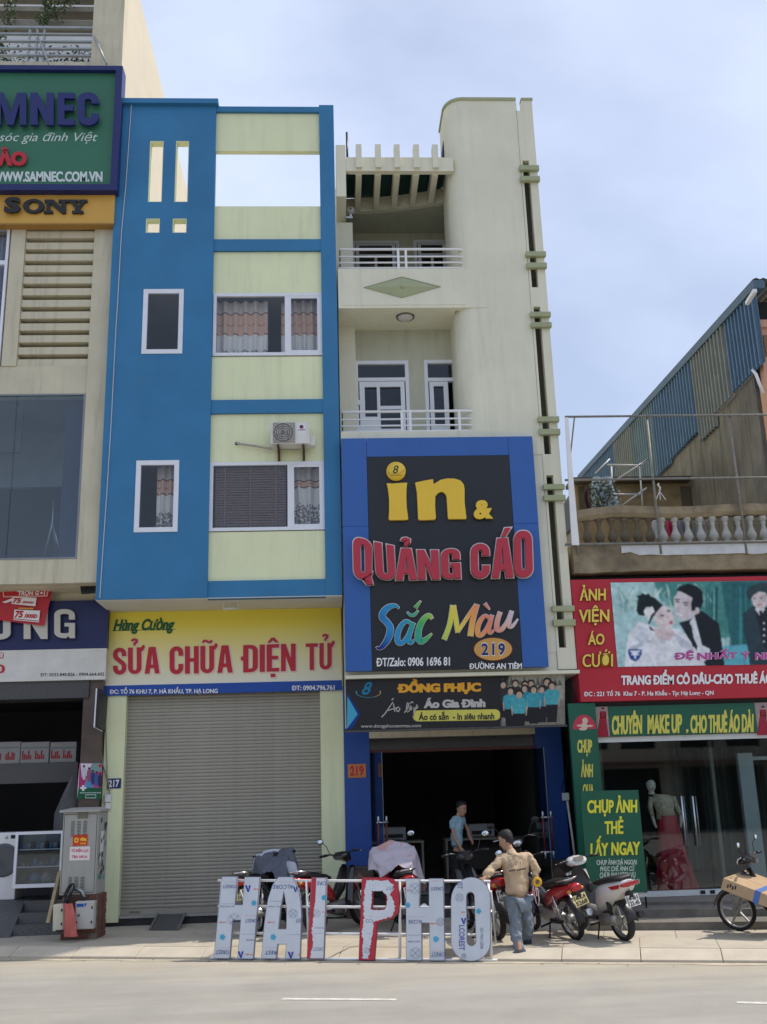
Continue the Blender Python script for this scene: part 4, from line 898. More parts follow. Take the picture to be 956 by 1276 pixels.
# Sac Mau, brush script with running colours
YM = YB_-0.03
def hsvlin(t):
    st = [(0.0, (0.01, 0.03, 0.22)), (0.10, (0.02, 0.25, 0.55)), (0.22, (0.02, 0.30, 0.45)), (0.32, (0.05, 0.42, 0.10)), (0.45, (0.45, 0.62, 0.08)), (0.58, (0.75, 0.62, 0.08)), (0.68, (0.80, 0.35, 0.08)), (0.80, (0.75, 0.22, 0.16)), (0.90, (0.72, 0.45, 0.35)), (1.0, (0.62, 0.55, 0.72))]
    for (a, ca), (b, cb_) in zip(st, st[1:]):
        if t <= b: k = (t-a)/(b-a); return tuple(x*(1-k)+y*k for x, y in zip(ca, cb_))
    return st[-1][1]
X0s, X1s = W(466, 770, YM).x, W(646, 770, YM).x
def brush(paths, order=0):
    """each path: points (zoom coords) and widths in zoom px; raised coloured ribbon with a pale rim behind"""
    first = None
    for k, (pts, wd_) in enumerate(paths):
        P_ = []
        n = len(pts)
        for i in range(n-1):                       # Catmull-Rom
            p0, p1, p2, p3 = [Vector(pts[max(0, min(n-1, j))]) for j in (i-1, i, i+1, i+2)]
            for u in (0, .25, .5, .75): P_.append((0.5*((2*p1)+(p2-p0)*u+(2*p0-5*p1+4*p2-p3)*u*u+(3*p1-p0-3*p2+p3)*u**3), wd_[i]*(1-u)+wd_[i+1]*u))
        P_.append((Vector(pts[-1]), wd_[-1]))
        for rim in (0, 1):
            m = MB(); L2, R2 = [], []
            for i, (p, w_) in enumerate(P_):
                d = (P_[min(i+1, len(P_)-1)][0]-P_[max(i-1, 0)][0]).normalized(); nn = Vector((-d.y, d.x)); w2 = w_/2+(2.2 if rim else 0)
                if rim and i in (0, len(P_)-1): p = p+d*(2.0 if i else -2.0)
                L2.append(p+nn*w2); R2.append(p-nn*w2)
            yy = YM+(0.004 if rim else -0.02)-0.0012*k-0.004*order*0
            fr = lambda v, y_: W(*cq(v.x, v.y), y_)
            for i in range(len(P_)-1):
                A = [fr(L2[i], yy), fr(L2[i+1], yy), fr(R2[i+1], yy), fr(R2[i], yy)]; Bk = [p+Vector((0, 0.018, 0)) for p in A]
                col_ = None
                if not rim:
                    g_ = sum(A, Vector())/4; t = (g_.x-X0s)/(X1s-X0s)+(g_.z-W(550, 775, YM).z)*0.12; col_ = hsvlin(max(0, min(1, t)))
                m.add(A+Bk, [(0, 1, 2, 3), (0, 4, 5, 1), (3, 2, 6, 7)]+([(0, 3, 7, 4)] if i == 0 else [])+([(1, 5, 6, 2)] if i == len(P_)-2 else []), col_)
            if not rim:
                o = m.build('letter' if first is None else 'letter_stroke', PR, first or B, fixn=False); first = first or o
            else: m.build('letter_rim', m_edge, first)
for ps in (
    [([(246, 726), (232, 716), (205, 722), (184, 742), (180, 762), (198, 782), (212, 806), (205, 842), (186, 872), (168, 886), (157, 880)], [5, 12, 22, 24, 24, 24, 26, 26, 20, 12, 5])],
    [([(298, 790), (275, 778), (252, 800), (240, 834), (244, 862), (262, 862), (282, 835), (296, 800)], [8, 14, 18, 20, 20, 16, 14, 12]), ([(304, 784), (290, 822), (284, 850), (292, 864), (312, 850)], [16, 18, 18, 14, 4]), ([(280, 742), (292, 754), (308, 752), (322, 736)], [4, 9, 10, 5]), ([(312, 724), (332, 698)], [14, 5])],
    [([(378, 768), (366, 756), (346, 768), (328, 800), (322, 836), (332, 858), (352, 850), (376, 828)], [12, 18, 20, 22, 24, 22, 16, 5])],
    [([(426, 850), (448, 790), (462, 716)], [18, 18, 22]), ([(464, 716), (472, 770), (480, 822)], [14, 18, 16]), ([(480, 820), (520, 760), (554, 714)], [12, 14, 18]), ([(556, 712), (540, 770), (530, 836)], [18, 20, 20])],
    [([(606, 768), (590, 756), (570, 774), (558, 806), (562, 832), (580, 828), (600, 796), (610, 768)], [8, 12, 16, 18, 18, 14, 12, 10]), ([(616, 754), (606, 790), (602, 814), (610, 824), (626, 812)], [14, 16, 16, 12, 4]), ([(588, 708), (606, 730)], [12, 4])],
    [([(648, 742), (636, 780), (636, 808), (654, 810), (676, 780), (690, 744)], [16, 17, 20, 16, 13, 12]), ([(694, 738), (684, 776), (684, 798), (698, 796), (718, 770)], [15, 16, 16, 12, 3])]):
    brush(ps)
oc = W(614.3, 809, YB_); MB().lathe([(0.001, YB_-0.02), (1, YB_-0.02), (1.04, YB_+0.0)], (0, 0, 0), 'Y', 36)
el = MB(); el.slab([ring(oc.x, oc.z, 0.325, 0.19, 40)], YB_-0.02, YB_+0.003); num = el.build('number_oval', mat('orange_oval_film', (0.62, 0.33, 0.08), 0.4), B)
MB().slab([ring(oc.x, oc.z, 0.34, 0.203, 40), ring(oc.x, oc.z, 0.326, 0.191, 40)], YB_-0.016, YB_+0.003).build('oval_rim', mat('maroon_rim', (0.15, 0.03, 0.03), 0.4), num)
MB().text('219', q4(599.5, 801.5, 630, 816, 0.4), YB_-0.022, off=0.055, h=0.002, space=1.15).build('digits_rim', m_wht, num)
MB().text('219', q4(600, 802, 629.5, 815.5, 0.4), YB_-0.026, off=0.03, h=0.002, space=1.17).build('digits', m_navy, num)
MB().text('ĐT/Zalo: 0906 1696 81', q4(468.8, 819, 560.8, 829, 1.2), YB_+0.0, off=0.015, h=0.003, fat=0.012).build('phone_text', m_wht, B)
MB().text('ĐƯỜNG AN TIÊM', q4(584.7, 826.5, 650.5, 833, 0.4), YB_+0.0, off=0.015, h=0.003, fat=0.015).build('street_text', m_wht, B)
# ---------------------------------------------------------------- lower banner
YN = 17.42
N_ = thing('shop_banner', 'dark banner reading ĐỒNG PHỤC with a group photo, over the open shop door', 'sign', (2.15, YN, 3.3))
nx0, nx1 = 0.2, W(703, 870, YN).x; nz0, nz1 = W(560, 906.5, YN).z, 4.052
MB().box(nx0, nx1, YN, YN+0.08, nz0, nz1).build('board', mat('black_banner_film', (0.014, 0.014, 0.016), 0.35, 0.1), N_)
MB().box(nx0-0.02, nx1+0.02, YN+0.01, YN+0.12, nz0-0.035, nz0-0.002).build('board_rail', m_granite, N_)
def cb(x, y): return (430+x/3.2966, 830+y/3.3)
def wp(lst, Y): return [W(*p, Y) for p in lst]
pr = MB(); y1 = YN-0.002; y2 = YN-0.004; y3 = YN-0.006
pr.poly(wp([cb(10, 125), cb(52, 198), cb(8, 258)], y1), lin(66, 160, 190)); pr.poly(wp([cb(10, 108), cb(62, 198), cb(30, 258), cb(8, 258), cb(52, 198), cb(10, 125)], y1), lin(20, 50, 130))
pr.build('chevron', PR, N_, fixn=False)
pr = MB(); pr.text('8', [W(*cb(75, 68), y2), W(*cb(112, 66), y2), W(*cb(108, 115), y2), W(*cb(68, 117), y2)], off=0.02, shear=0.25, col=lin(20, 120, 160))
for k in range(14):
    f = lambda a, q, dx=0: tuple(W(*cb(96+52*q*math.cos(a), 108-22*q*math.sin(a)), y1))
    a0 = -PI*1.1+k*0.27; pr.poly([f(a0, 1), f(a0+0.27, 1), f(a0+0.27, .93), f(a0, .93)], lin(190, 150, 110) if k > 8 else lin(60, 150, 170))
pr.build('shop_emblem', PR, N_, fixn=False)
m_gy = mat('banner_orange_text', (0.75, 0.36, 0.02), 0.4, 0.03)
MB().text('ĐỒNG PHỤC', q4(495, 851.5, 599.5, 861, 1.6), y1, off=0.05, h=0.003, fat=0.03).build('title_text', m_gy, N_)
m_gt = mat('banner_grey_text', (0.50, 0.48, 0.45), 0.4, 0.03)
MB().text('Áo Gia Đình', q4(528, 871.5, 605, 880.5, 1.4), y1, off=0.045, h=0.003, fat=0.02).build('subtitle_text', m_gt, N_)
sc = MB()
def stroke(pts, wdt=0.6):
    sc.tube([W(*p, y2) for p in pts], 0.0085*wdt*2, 5)
for s_ in ([(150, 210), (165, 195), (185, 165), (197, 148), (200, 160), (205, 188)], [(168, 185), (190, 178), (215, 172)], [(192, 140), (200, 132)], [(215, 185), (208, 175), (218, 168), (226, 176), (220, 187), (213, 186)],
           [(244, 192), (258, 172), (263, 152), (256, 150), (252, 175), (256, 190), (266, 182), (274, 168), (270, 162), (264, 176), (272, 180), (284, 168), (282, 200), (278, 212), (288, 180), (296, 158), (300, 168), (290, 178)], [(268, 154), (275, 146), (281, 152)]):
    stroke([cb(*p) for p in s_])
sc.build('script_text', m_gt, N_)
pp_ = MB(); a, b = W(*cb(300, 205), y1), W(*cb(617, 200), y1); rr = (W(*cb(300, 183), y1).z-W(*cb(300, 228), y1).z)/2
lp_ = [(a.x+rr*0.7*0-rr*math.sin(t), a.z+rr*math.cos(t)) for t in [k*PI/10 for k in range(11)]]+[(b.x+rr*math.sin(t), b.z-rr*math.cos(t)) for t in [k*PI/10 for k in range(11)]]
pp_.slab([lp_], y1-0.001, y1+0.002); pill = pp_.build('yellow_pill', mat('pill_yellow', (0.62, 0.58, 0.10), 0.4), N_)
MB().text('Áo có sẵn  - In siêu nhanh', q4(522, 888.5, 616, 896, 1.2), y2-0.002, off=0.025, h=0.002).build('pill_text', m_bblk, pill)
MB().text('www.dongphucsacmau.com', q4(449.7, 902, 524.8, 906, 0.8), y1, off=0.005, h=0.002).build('web_text', m_gt, N_)
# group photograph: a grey park and a crowd of people in turquoise shirts
RG = Raster(230, 170, [(637, 37), (903, 27), (903, 240), (637, 247)], (.014, .014, .016))
RG.poly([(676, 34), (903, 20), (903, 250), (664, 250), (660, 130)], lin(150, 148, 136), 16); RG.poly([(650, 150), (903, 140), (903, 250), (640, 250)], lin(120, 118, 108), 8)
for k in range(14): RG.poly([(640+k*18, 80), (646+k*18, 48+8*math.sin(k*2.1)), (660+k*18, 80)], lin(84, 86, 78), 2)
def cbc(x, y): return cb(x, min(y, 244))
def person_print(x, ytop, hgt, shirt, order):
    gpoly = lambda pts, yy, c: RG.poly(pts, c)
    yy = y2-order*0.0007; w_ = hgt*0.17
    gpoly([(x-w_*0.9, ytop+hgt*.5), (x+w_*0.9, ytop+hgt*.5), (x+w_*0.7, ytop+hgt), (x-w_*0.7, ytop+hgt)], 0, (0.012, 0.012, 0.016))
    gpoly([(x-w_*0.5, ytop+hgt*.17), (x+w_*0.5, ytop+hgt*.17), (x+w_*1.1, ytop+hgt*.24), (x+w_*1.15, ytop+hgt*.42), (x+w_*.8, ytop+hgt*.56), (x-w_*.8, ytop+hgt*.56), (x-w_*1.15, ytop+hgt*.42), (x-w_*1.1, ytop+hgt*.24)], 0, shirt)
    gpoly([(x+w_*0.62*math.cos(t)*(.8 if math.sin(t) > .3 else 1), ytop+hgt*.075+hgt*.10*math.sin(t)*(1.3 if math.sin(t) > 0 else 1)) for t in [k*PI/6 for k in range(12)]], 0, (0.012, 0.010, 0.010))
    gpoly([(x+w_*0.42*math.cos(t), ytop+hgt*.115+hgt*.085*math.sin(t)) for t in [k*PI/6 for k in range(12)]], 0, lin(186, 160, 140))
    for s_ in (-1, 1): gpoly([(x+s_*w_*1.0, ytop+hgt*.38), (x+s_*w_*1.2, ytop+hgt*.38), (x+s_*w_*1.05, ytop+hgt*.6), (x+s_*w_*.9, ytop+hgt*.6)], 0, lin(180, 150, 130))
TQ = (lin(60, 150, 165), lin(46, 130, 150), lin(72, 160, 170))
for k, (x, y, h_, c_) in enumerate(((650, 62, 150, 3), (700, 58, 140, 3), (740, 62, 150, 3), (765, 58, 140, 3), (830, 50, 160, 3), (680, 88, 160, 0), (738, 78, 150, 1), (808, 82, 150, 1), (850, 66, 165, 2), (775, 82, 155, 0), (716, 100, 170, 2))):
    person_print(x, y, h_, TQ[c_] if c_ < 3 else lin(50, 48, 48), k)
RG.build('group_photo', N_, lambda x, y: W(*cb(x, y), y2), passes=1, seed=4)
# ---------------------------------------------------------------- house on the left
YL1 = 17.5
A = thing('beige_house', 'beige multi storey shop house cut by the left edge, with louvred wall and showcase window', 'building', (-6.5, YS, 0.13))
PX = -4.075
zlb = W(60, 727, YL1).z; ztop = 19.4
def lx(x, y): return W(x, y, YL1).x
pil_l = lx(97, 690)
zsg = W(60, 285, YL1).z                                    # under the orange sign
MB().box(pil_l, PX, YL1-0.02, YL1+0.3, zlb, zsg+3.4).build('corner_pilaster', m_beige, A)
# tall sunlit side wall
MB().box(PX-0.28, PX-0.001, YL1+0.301, 46, zlb+0.3, ztop).build('side_wall', m_sand, A)
MB().box(PX-0.62, PX+0.002, YL1-0.02, YL1+0.3, zsg+3.401, ztop).build('corner_pier', m_beige, A)
lv0, lv1 = lx(33, 290), lx(14, 290)
zl1, zl0 = W(75, 282, YL1).z, W(65, 456, YL1).z
xlv0, xlv1 = lx(27, 370), pil_l-0.006
MB().box(lx(2, 456), xlv0-0.005, YL1-0.02, YL1+0.3, zl0, zsg).build('pilaster', m_beige, A)
MB().box(xlv0, xlv1, YL1+0.22, YL1+0.3, zl0, zsg+0.3).build('louvre_back', m_beige, A)
nl = 12; hh = (zl1-zl0)/nl
q = MB(); q.prism([(xlv0, YL1+0.22, 0.004), (xlv0, YL1+0.02, 0.004), (xlv0, YL1+0.02, hh*0.60), (xlv0, YL1+0.22, hh*0.96)], (xlv1-xlv0, 0, 0))
s0 = q.build('louvre_slat', m_beige, A)
for k in range(nl):
    o = s0 if k == 0 else s0.copy()
    if k: COL.objects.link(o); o.parent = A
    o.location = (0, 0, zl0+k*hh)-0*absloc(A) if False else Vector((0, 0, zl0+k*hh))
zg1, zg0 = W(50, 491, YL1).z, W(50, 697, YL1).z
MB().box(-9.5, xlv1, YL1+0.0, YL1+0.3, zg1+0.004, zl0-0.004).build('upper_band', m_beige, A)
MB().box(-9.5, pil_l-0.004, YL1+0.0, YL1+0.3, zlb, zg0).build('lower_band', m_beige, A)
# showcase window with dim room behind
m_show = glass('showcase_glass', (0.80, 0.86, 0.88), 0.045, 0.03)
sc_ = MB().slab([rect_loop(-9.5, pil_l-0.004, zg0+0.001, zg1), rect_loop(-9.4, pil_l-0.04, zg0+0.03, zg1-0.03)], YL1-0.01, YL1+0.05).build('showcase_window', mat('grey_window_strip', (0.22, 0.24, 0.26), 0.4), A)
for a, b in ((-9.4, lx(15, 590)-0.004), (lx(15, 590)+0.004, pil_l-0.04)): MB().box(a, b, YL1+0.01, YL1+0.02, zg0+0.03, zg1-0.03).build('pane', m_show, sc_)
rm = MB(); rm.add([(-9.5, YL1+.06, zg0-.05), (pil_l, YL1+.06, zg0-.05), (pil_l, 24, zg0-.05), (-9.5, 24, zg0-.05), (-9.5, YL1+.06, zg1+.3), (pil_l, YL1+.06, zg1+.3), (pil_l, 24, zg1+.3), (-9.5, 24, zg1+.3)], [(0, 1, 2, 3), (4, 5, 6, 7), (0, 4, 7, 3), (1, 2, 6, 5), (3, 2, 6, 7)])
rm.build('showroom', mat('grey_blue_room', (0.24, 0.26, 0.28), 0.9), A)
MB().box(-9.4, pil_l-0.5, YL1+2.8, YL1+2.9, zg1-0.9, zg1+.29).build('ceiling_drop', mat('drop_grey', (0.42, 0.44, 0.45), 0.8), A)
bl = MB(); bl.box(pil_l-0.45, pil_l-0.06, YL1+0.4, YL1+0.43, zg0, zg1-0.1); bl.build('blue_blind', mat('blue_blind_cloth', (0.05, 0.07, 0.13), 0.9), A)
ladder = thing('stepladder', 'folding aluminium ladder standing behind the showcase glass', 'ladder', W(60, 690, 18.3))
lb_ = W(55, 694, 18.3); lt_ = W(65.5, 652, 18.3)
MB().tube([lb_, lt_, lt_+Vector((0, 0, 0.45))], 0.022, 6).build('leg', m_steel, ladder)
MB().tube([lb_+Vector((0.32, 0, 0)), lt_], 0.02, 6).build('leg', m_steel, ladder)
MB().tube([lb_+Vector((0.18, 0.3, 0)), lt_], 0.02, 6).build('leg', m_steel, ladder)
# left window
x1w = lx(12, 300); z0w, z1w = W(5, 465, YL1).z, W(5, 283, YL1).z
wf = MB().slab([rect_loop(-8, x1w, z0w, z1w), rect_loop(-7.9, x1w-0.05, W(5, 418, YL1).z, W(5, 330, YL1).z), rect_loop(-7.9, x1w-0.05, z0w+0.05, W(5, 423, YL1).z), rect_loop(-7.9, x1w-0.05, W(5, 325, YL1).z, z1w-0.05)], YL1-0.02, YL1+0.1).build('window', m_alu, A)
MB().box(-7.9, x1w-0.05, YL1+0.03, YL1+0.035, z0w+0.05, z1w-0.05).build('pane', m_glass, wf)
cu = MB(); cu.grid(lambda u, v: (-8+u*(x1w+8), YL1+0.3+0.05*math.sin(u*90), z0w+v*(z1w-z0w)), 200, 1, col=lin(140, 145, 165)); cu.build('curtain', printmat('curtain_print', 0.9), wf)
MB().box(-9.5, x1w, YL1+1.5, YL1+1.6, z0w-1, z1w+1).build('room_wall', m_room, A)
# upper terrace: parapet, railing, pergola
zt0, zt1 = W(70, 83, YL1).z, W(70, 76, YL1).z
MB().box(-9.5, PX-0.63, YL1+0.02, YL1+0.22, zsg, zt1).build('terrace_parapet', m_beige, A)
def rail_y(y): return W(70, y, YL1+0.1).z
R_ = thing('terrace_railing', 'grey steel railing on the roof terrace above the green sign', 'railing', (-6, YL1+0.1, zt1))
for k, y_ in enumerate((35, 43.5, 52.5, 61.5, 70)):
    MB().box(-9.5, PX-0.63, YL1+0.06, YL1+0.12, rail_y(y_)-0.016-(0.012 if k == 0 else 0), rail_y(y_)+0.016).build('rail', m_galv, R_)
for x_ in (36.5, 46, 55, 117): a = W(x_, 50, YL1+0.1).x; MB().box(a-0.018, a+0.018, YL1+0.08, YL1+0.14, zt1, rail_y(36)).build('post', m_galv, R_)
for a, b in (((48, 47), (63, 84)), ((117, 44), (133, 80))): MB().tube([W(*a, YL1+0.0), W(*b, YL1-0.25)], 0.022, 6).build('stay_rod', m_galv, R_)
pg = MB()
yp0 = 18.2
for k, (ya, yb) in enumerate(((8, 14), (25, 32), (-12, -5))):
    zz1, zz0 = W(70, ya, yp0+k*0).z, W(70, yb, yp0).z
    MB().box(-9.5, PX-0.7, yp0, yp0+0.25, zz0, zz1).build('terrace_beam', mat('brown_beam_paint', (0.26, 0.24, 0.19), 0.7, 0.15, 4), A)
MB().prism([W(128, -30, yp0-0.2), W(137, -30, yp0-0.2), W(136, 33, yp0-0.2), W(131, 32, yp0-0.2)], (0, 0.3, 0)).build('terrace_post', mat('brown_beam_paint', (0, 0, 0)), A)
MB().box(-9.5, PX-0.63, 20.5, 20.6, zt0, ztop+2).build('terrace_rear_wall', mat('pale_grey_wall', (0.62, 0.62, 0.60), 0.8, 0.1), A)
# creeping plants on the terrace
m_leaf = mat('creeper_leaf', (0.055, 0.10, 0.03), 0.6, 0.4, 30); m_twig = mat('creeper_stem', (0.10, 0.09, 0.05), 0.8, 0.2)
rl = random.Random(11)
def leaves(m, p, n, spread, size):
    for _ in range(n):
        c = p+Vector((rl.gauss(0, spread), rl.gauss(0, spread), rl.gauss(0, spread))); a = Vector((rl.uniform(-1, 1), rl.uniform(-1, 1), rl.uniform(-.6, 1))).normalized(); b = a.cross(Vector((rl.uniform(-1, 1), rl.uniform(-1, 1), rl.uniform(-1, 1)))).normalized()
        s_ = size*rl.uniform(.6, 1.2); m.add([c-a*s_, c+b*s_*.45, c+a*s_, c-b*s_*.45], [(0, 1, 2, 3)])
for lb, paths, dens in (('leafy creeper hanging over the far left of the roof terrace', (((10, 33), (14, 12), (10, -10)), ((5, 76), (2, 60), (0, 40))), 60),
                        ('thin leafy branch rising to the right over the terrace railing', (((52, 33), (68, 18), (84, 4), (92, -8)), ((52, 30), (60, 10), (64, -5))), 70)):
    tp = thing('creeper', lb, 'plant', W(paths[0][0][0], 76, YL1+0.5)); st_ = MB(); lf = MB()
    for pth in paths:
        P3 = [W(*p, YL1+0.5) for p in pth]; st_.tube(P3, 0.012, 5)
        for k in range(dens):
            i = rl.randrange(len(P3)-1); leaves(lf, P3[i].lerp(P3[i+1], rl.random()), 3, 0.07, 0.045)
    st_.build('stem', m_twig, tp); lf.build('foliage', m_leaf, tp, fixn=False, stuff=True)
lf = MB()
for k in range(420): leaves(lf, Vector((rl.uniform(-7.2, PX-0.75), YL1+0.45+rl.random()*0.4, rl.uniform(zt1, rail_y(40)))), 2, 0.05, 0.05)
tag(lf.build('potted_greenery', mat('dry_leaf', (0.09, 0.10, 0.06), 0.7, 0.5, 20), None, fixn=False), 'low tangle of leaves growing behind the grey terrace railing', 'plants')['kind'] = 'stuff'
# green sign
YH = 17.2
gs = thing('shop_sign', 'green billboard with raised navy letters and a navy frame at the top left', 'sign', (-5.5, YH, 14))
gx1 = -3.975; gz0, gz1 = W(75, 239, YH).z, W(75, 84, YH).z
MB().slab([rect_loop(-9.5, gx1, gz0, gz1), rect_loop(-9.4, gx1-0.13, gz0+0.13, gz1-0.10)], YH-0.06, YH+0.25).build('frame', mat('navy_frame', (0.012, 0.02, 0.12), 0.4, 0.1), gs)
MB().box(-9.4, gx1-0.13, YH+0.04, YH+0.24, gz0+0.13, gz1-0.10).build('board', mat('green_sign_film', (0.035, 0.16, 0.09), 0.45, 0.08, 1.0), gs)
m_nl = mat('navy_letter', (0.012, 0.02, 0.13), 0.35, 0.05)
YT = YH+0.035
for s_, l, r in (('S', -76, -46), ('A', -42, -10), ('M', -6, 34), ('N', 39, 68), ('E', 73, 94), ('C', 97.5, 124)):
    tmp = MB()
    block_text(tmp, s_, q4(l, 118, r, 158, -0.4), YT-0.06, h=0.06, t=0.21, a=0.62)
    tmp.build('letter', m_nl, gs)
MB().text('săn sóc gia đình Việt', q4(-32, 165.5, 122, 176, 0), YT, off=0.0, h=0.004, shear=0.35).build('slogan_text', mat('pale_green_text', (0.55, 0.66, 0.60), 0.5, 0), gs)
MB().text('BẢO', q4(-14, 191, 34, 206, 0.5), YT-0.03, off=0.05, h=0.03, fat=0.02).build('red_text', m_red, gs)
MB().text('WWW.SAMNEC.COM.VN', q4(-10, 214.5, 128, 226, 0), YT, off=0.035, h=0.004, fat=0.015).build('web_text', mat('pale_sign_text', (0.6, 0.68, 0.66), 0.5, 0), gs)
# orange sign
YO = 17.3
os_ = thing('shop_sign', 'orange sign strip with raised black letters SONY', 'sign', (-5.5, YO, 13))
oz0, oz1 = W(70, 278, YO).z, gz0-0.005; ox1 = W(142.5, 260, YO).x
MB().box(-9.5, ox1, YO, YO+0.2, oz0, oz1).build('board', mat('orange_sign_face', (0.60, 0.34, 0.06), 0.45, 0.06, 1.5), os_)
MB().box(-9.5, ox1+0.005, YO-0.006, YO+0.19, oz0-0.03, oz0-0.0).build('lower_edge', mat('orange_edge', (0.36, 0.19, 0.04), 0.5), os_)
m_bl = mat('black_letter', (0.012, 0.012, 0.012), 0.4, 0.05)
def so(x, y): return (x/3.677, y/3.677)
MB().text('S', [so(24, 913), so(98, 913), so(98, 974), so(20, 974)], YO-0.05, off=0.05, h=0.045).build('letter', m_bl, os_)
def ell_l(cx, cy, rx, ry, n=28): return [so(cx+rx*math.cos(2*PI*i/n), cy+ry*math.sin(2*PI*i/n)) for i in range(n)]
raised([ell_l(154, 943, 49, 32), ell_l(154, 943, 24, 20)], 'letter', m_bl, YO-0.05, 0.045, os_)
raised([[so(*p) for p in ((204, 914), (246, 914), (280, 948), (280, 926), (268, 926), (268, 914), (312, 914), (312, 926), (301, 926), (301, 976), (284, 976), (228, 930), (228, 964), (242, 964), (242, 976), (200, 976), (200, 964), (213, 964), (213, 926), (204, 926))]], 'letter', m_bl, YO-0.05, 0.045, os_)
raised([[so(*p) for p in ((312, 914), (358, 914), (358, 925), (346, 925), (360, 940), (374, 925), (362, 925), (362, 914), (400, 914), (400, 925), (388, 925), (368, 950), (368, 965), (382, 965), (382, 976), (330, 976), (330, 965), (344, 965), (344, 950), (322, 925), (312, 925))]], 'letter', m_bl, YO-0.05, 0.045, os_)
# navy and white fascia sign above the shop
YW = 18.25
ns_ = thing('shop_sign', 'navy fascia sign with pale letters over a white strip on the left shop', 'sign', (-6, YW, 4.4))
nx1_ = -4.03; n1, n0, nm = W(90, 748.5, YW).z, W(70, 848, YW).z, W(70, 809, YW).z
MB().box(-9.5, nx1_, YW, YW+0.15, nm, n1).build('navy_board', mat('navy_sign_film', (0.012, 0.018, 0.09), 0.4, 0.1), ns_)
MB().box(-9.5, nx1_, YW-0.004, YW+0.15, n0, nm-0.002).build('white_board', mat('offwhite_sign_film', (0.66, 0.65, 0.60), 0.5, 0.12, 3), ns_)
m_pl = mat('putty_letter', (0.55, 0.53, 0.46), 0.5, 0.05)
block_text(MB(), 'G', q4(68.5, 759.5, 94, 795.5, 0), YW-0.05, h=0.045, t=0.19, a=0.66).build('letter', m_pl, ns_)
block_text(MB(), 'N', q4(30.5, 760, 60, 796.5, 0), YW-0.05, h=0.045, t=0.22, a=0.72).build('letter', m_pl, ns_)
block_text(MB(), 'U', q4(-16, 761, 14, 797.5, 0), YW-0.05, h=0.045, t=0.22, a=0.72).build('letter', m_pl, ns_)
MB().text('ĐT: 0333.840.826 - 0904.664.602', q4(50.5, 838, 130, 841.8, 1), YW-0.006, off=0.012, h=0.002).build('phone_text', m_bl, ns_)
MB().text('ỆN TỬ', q4(-22, 815, 5.5, 820.5, 0), YW-0.006, off=0.02, h=0.002).build('small_red_text', m_red, ns_)
MB().text('50', q4(-18, 828.5, 6.5, 838.5, 0), YW-0.006, off=0.03, h=0.002).build('number_text', m_red, ns_)
MB().box(-9.5, nx1_, YL1+0.3, YW+0.3, zlb-0.01, zlb+0.05).build('overhang_soffit', m_beige, A)
MB().box(-9.5, nx1_-0.0, YW+0.08, YW+0.3, n1+0.003, zlb-0.011).build('fascia_top', m_beige, A)
# hanging red banner
rb = thing('banner', 'red promotional banner with white price tags hanging over the navy sign', 'banner', W(40, 752, YW-0.12))
YR = YW-0.14
def rb_(x, y, d=0): p = W(x/3.99, 580+y/3.99, YR-d); return p
cs = [rb_(-60, 592), rb_(266, 588), rb_(222, 798), rb_(-60, 762)]
b_ = MB(); b_.grid(lambda u, v: tuple((cs[0]*(1-u)+cs[1]*u)*(1-v)+(cs[3]*(1-u)+cs[2]*u)*v+Vector((0, 0.02*math.sin(u*7+v*4), 0))), 16, 10)
b_.build('cloth', mat('red_banner_cloth', (0.48, 0.025, 0.035), 0.5, 0.1, 5), rb)
p_ = MB()
W3 = (0.8, 0.78, 0.76)
def bq(pts, c, d): p_.poly([rb_(x, y, d) for x, y in pts], c)
bq([(10, 603), (248, 600), (236, 652), (16, 656)], (0.75, 0.40, 0.35), .024); bq([(16, 608), (240, 605), (230, 646), (22, 650)], (0.48, 0.025, 0.035), .027)
p_.text('NGOẠI HẠNG ANH', [rb_(30, 606, .03), rb_(230, 602, .03), rb_(226, 620, .03), rb_(28, 624, .03)], off=0.04, col=W3)
p_.text('TRỌN GÓI', [rb_(90, 626, .03), rb_(226, 624, .03), rb_(222, 643, .03), rb_(88, 646, .03)], off=0.04, col=W3)
for (x0_, y0_, x1_, y1_) in ((62, 648, 182, 700), (72, 712, 200, 772)):
    bq([(x0_, y0_+4), (x1_, y0_+10), (x1_-6, y1_), (x0_-4, y1_-12)], W3, .026)
    p_.text('75', [rb_(x0_+4, y0_+12, .03), rb_(x0_+46, y0_+13, .03), rb_(x0_+42, y1_-16, .03), rb_(x0_, y1_-18, .03)], off=0.05, shear=0.15, col=(0.5, 0.02, 0.03))
    p_.text('.000Đ', [rb_(x0_+48, y0_+26, .03), rb_(x1_-12, y0_+30, .03), rb_(x1_-14, y1_-13, .03), rb_(x0_+46, y1_-16, .03)], off=0.05, col=(0.5, 0.02, 0.03))
bq([(10, 680), (60, 660), (64, 672), (30, 684)], W3, .025); bq([(94, 706), (168, 708), (166, 716), (92, 713)], (0.7, 0.3, 0.05), .025); bq([(66, 764), (196, 776), (195, 780), (66, 768)], W3, .025)
p_.build('print', PR, rb, fixn=False)
fl = W(111, 735, 17.9); fd = thing('floodlight', 'black square floodlight under the corner of the beige house', 'light', fl)
MB().add([fl+Vector(p) for p in ((-.14, -.1, .09), (.16, -.1, .09), (.13, -.12, -.09), (-.10, -.12, -.10), (-.12, .05, .10), (.14, .05, .10), (.11, .03, -.06), (-.08, .03, -.07))], [(0, 1, 2, 3), (4, 5, 6, 7), (0, 1, 5, 4), (1, 2, 6, 5), (2, 3, 7, 6), (3, 0, 4, 7)]).build('housing', m_black, fd)
MB().box(fl.x-.01, fl.x+.01, fl.y, fl.y+.02, fl.z+.08, fl.z+.26).box(fl.x-.12, fl.x+.14, fl.y, fl.y+.02, fl.z+.24, fl.z+.26).build('bracket', m_black, fd)
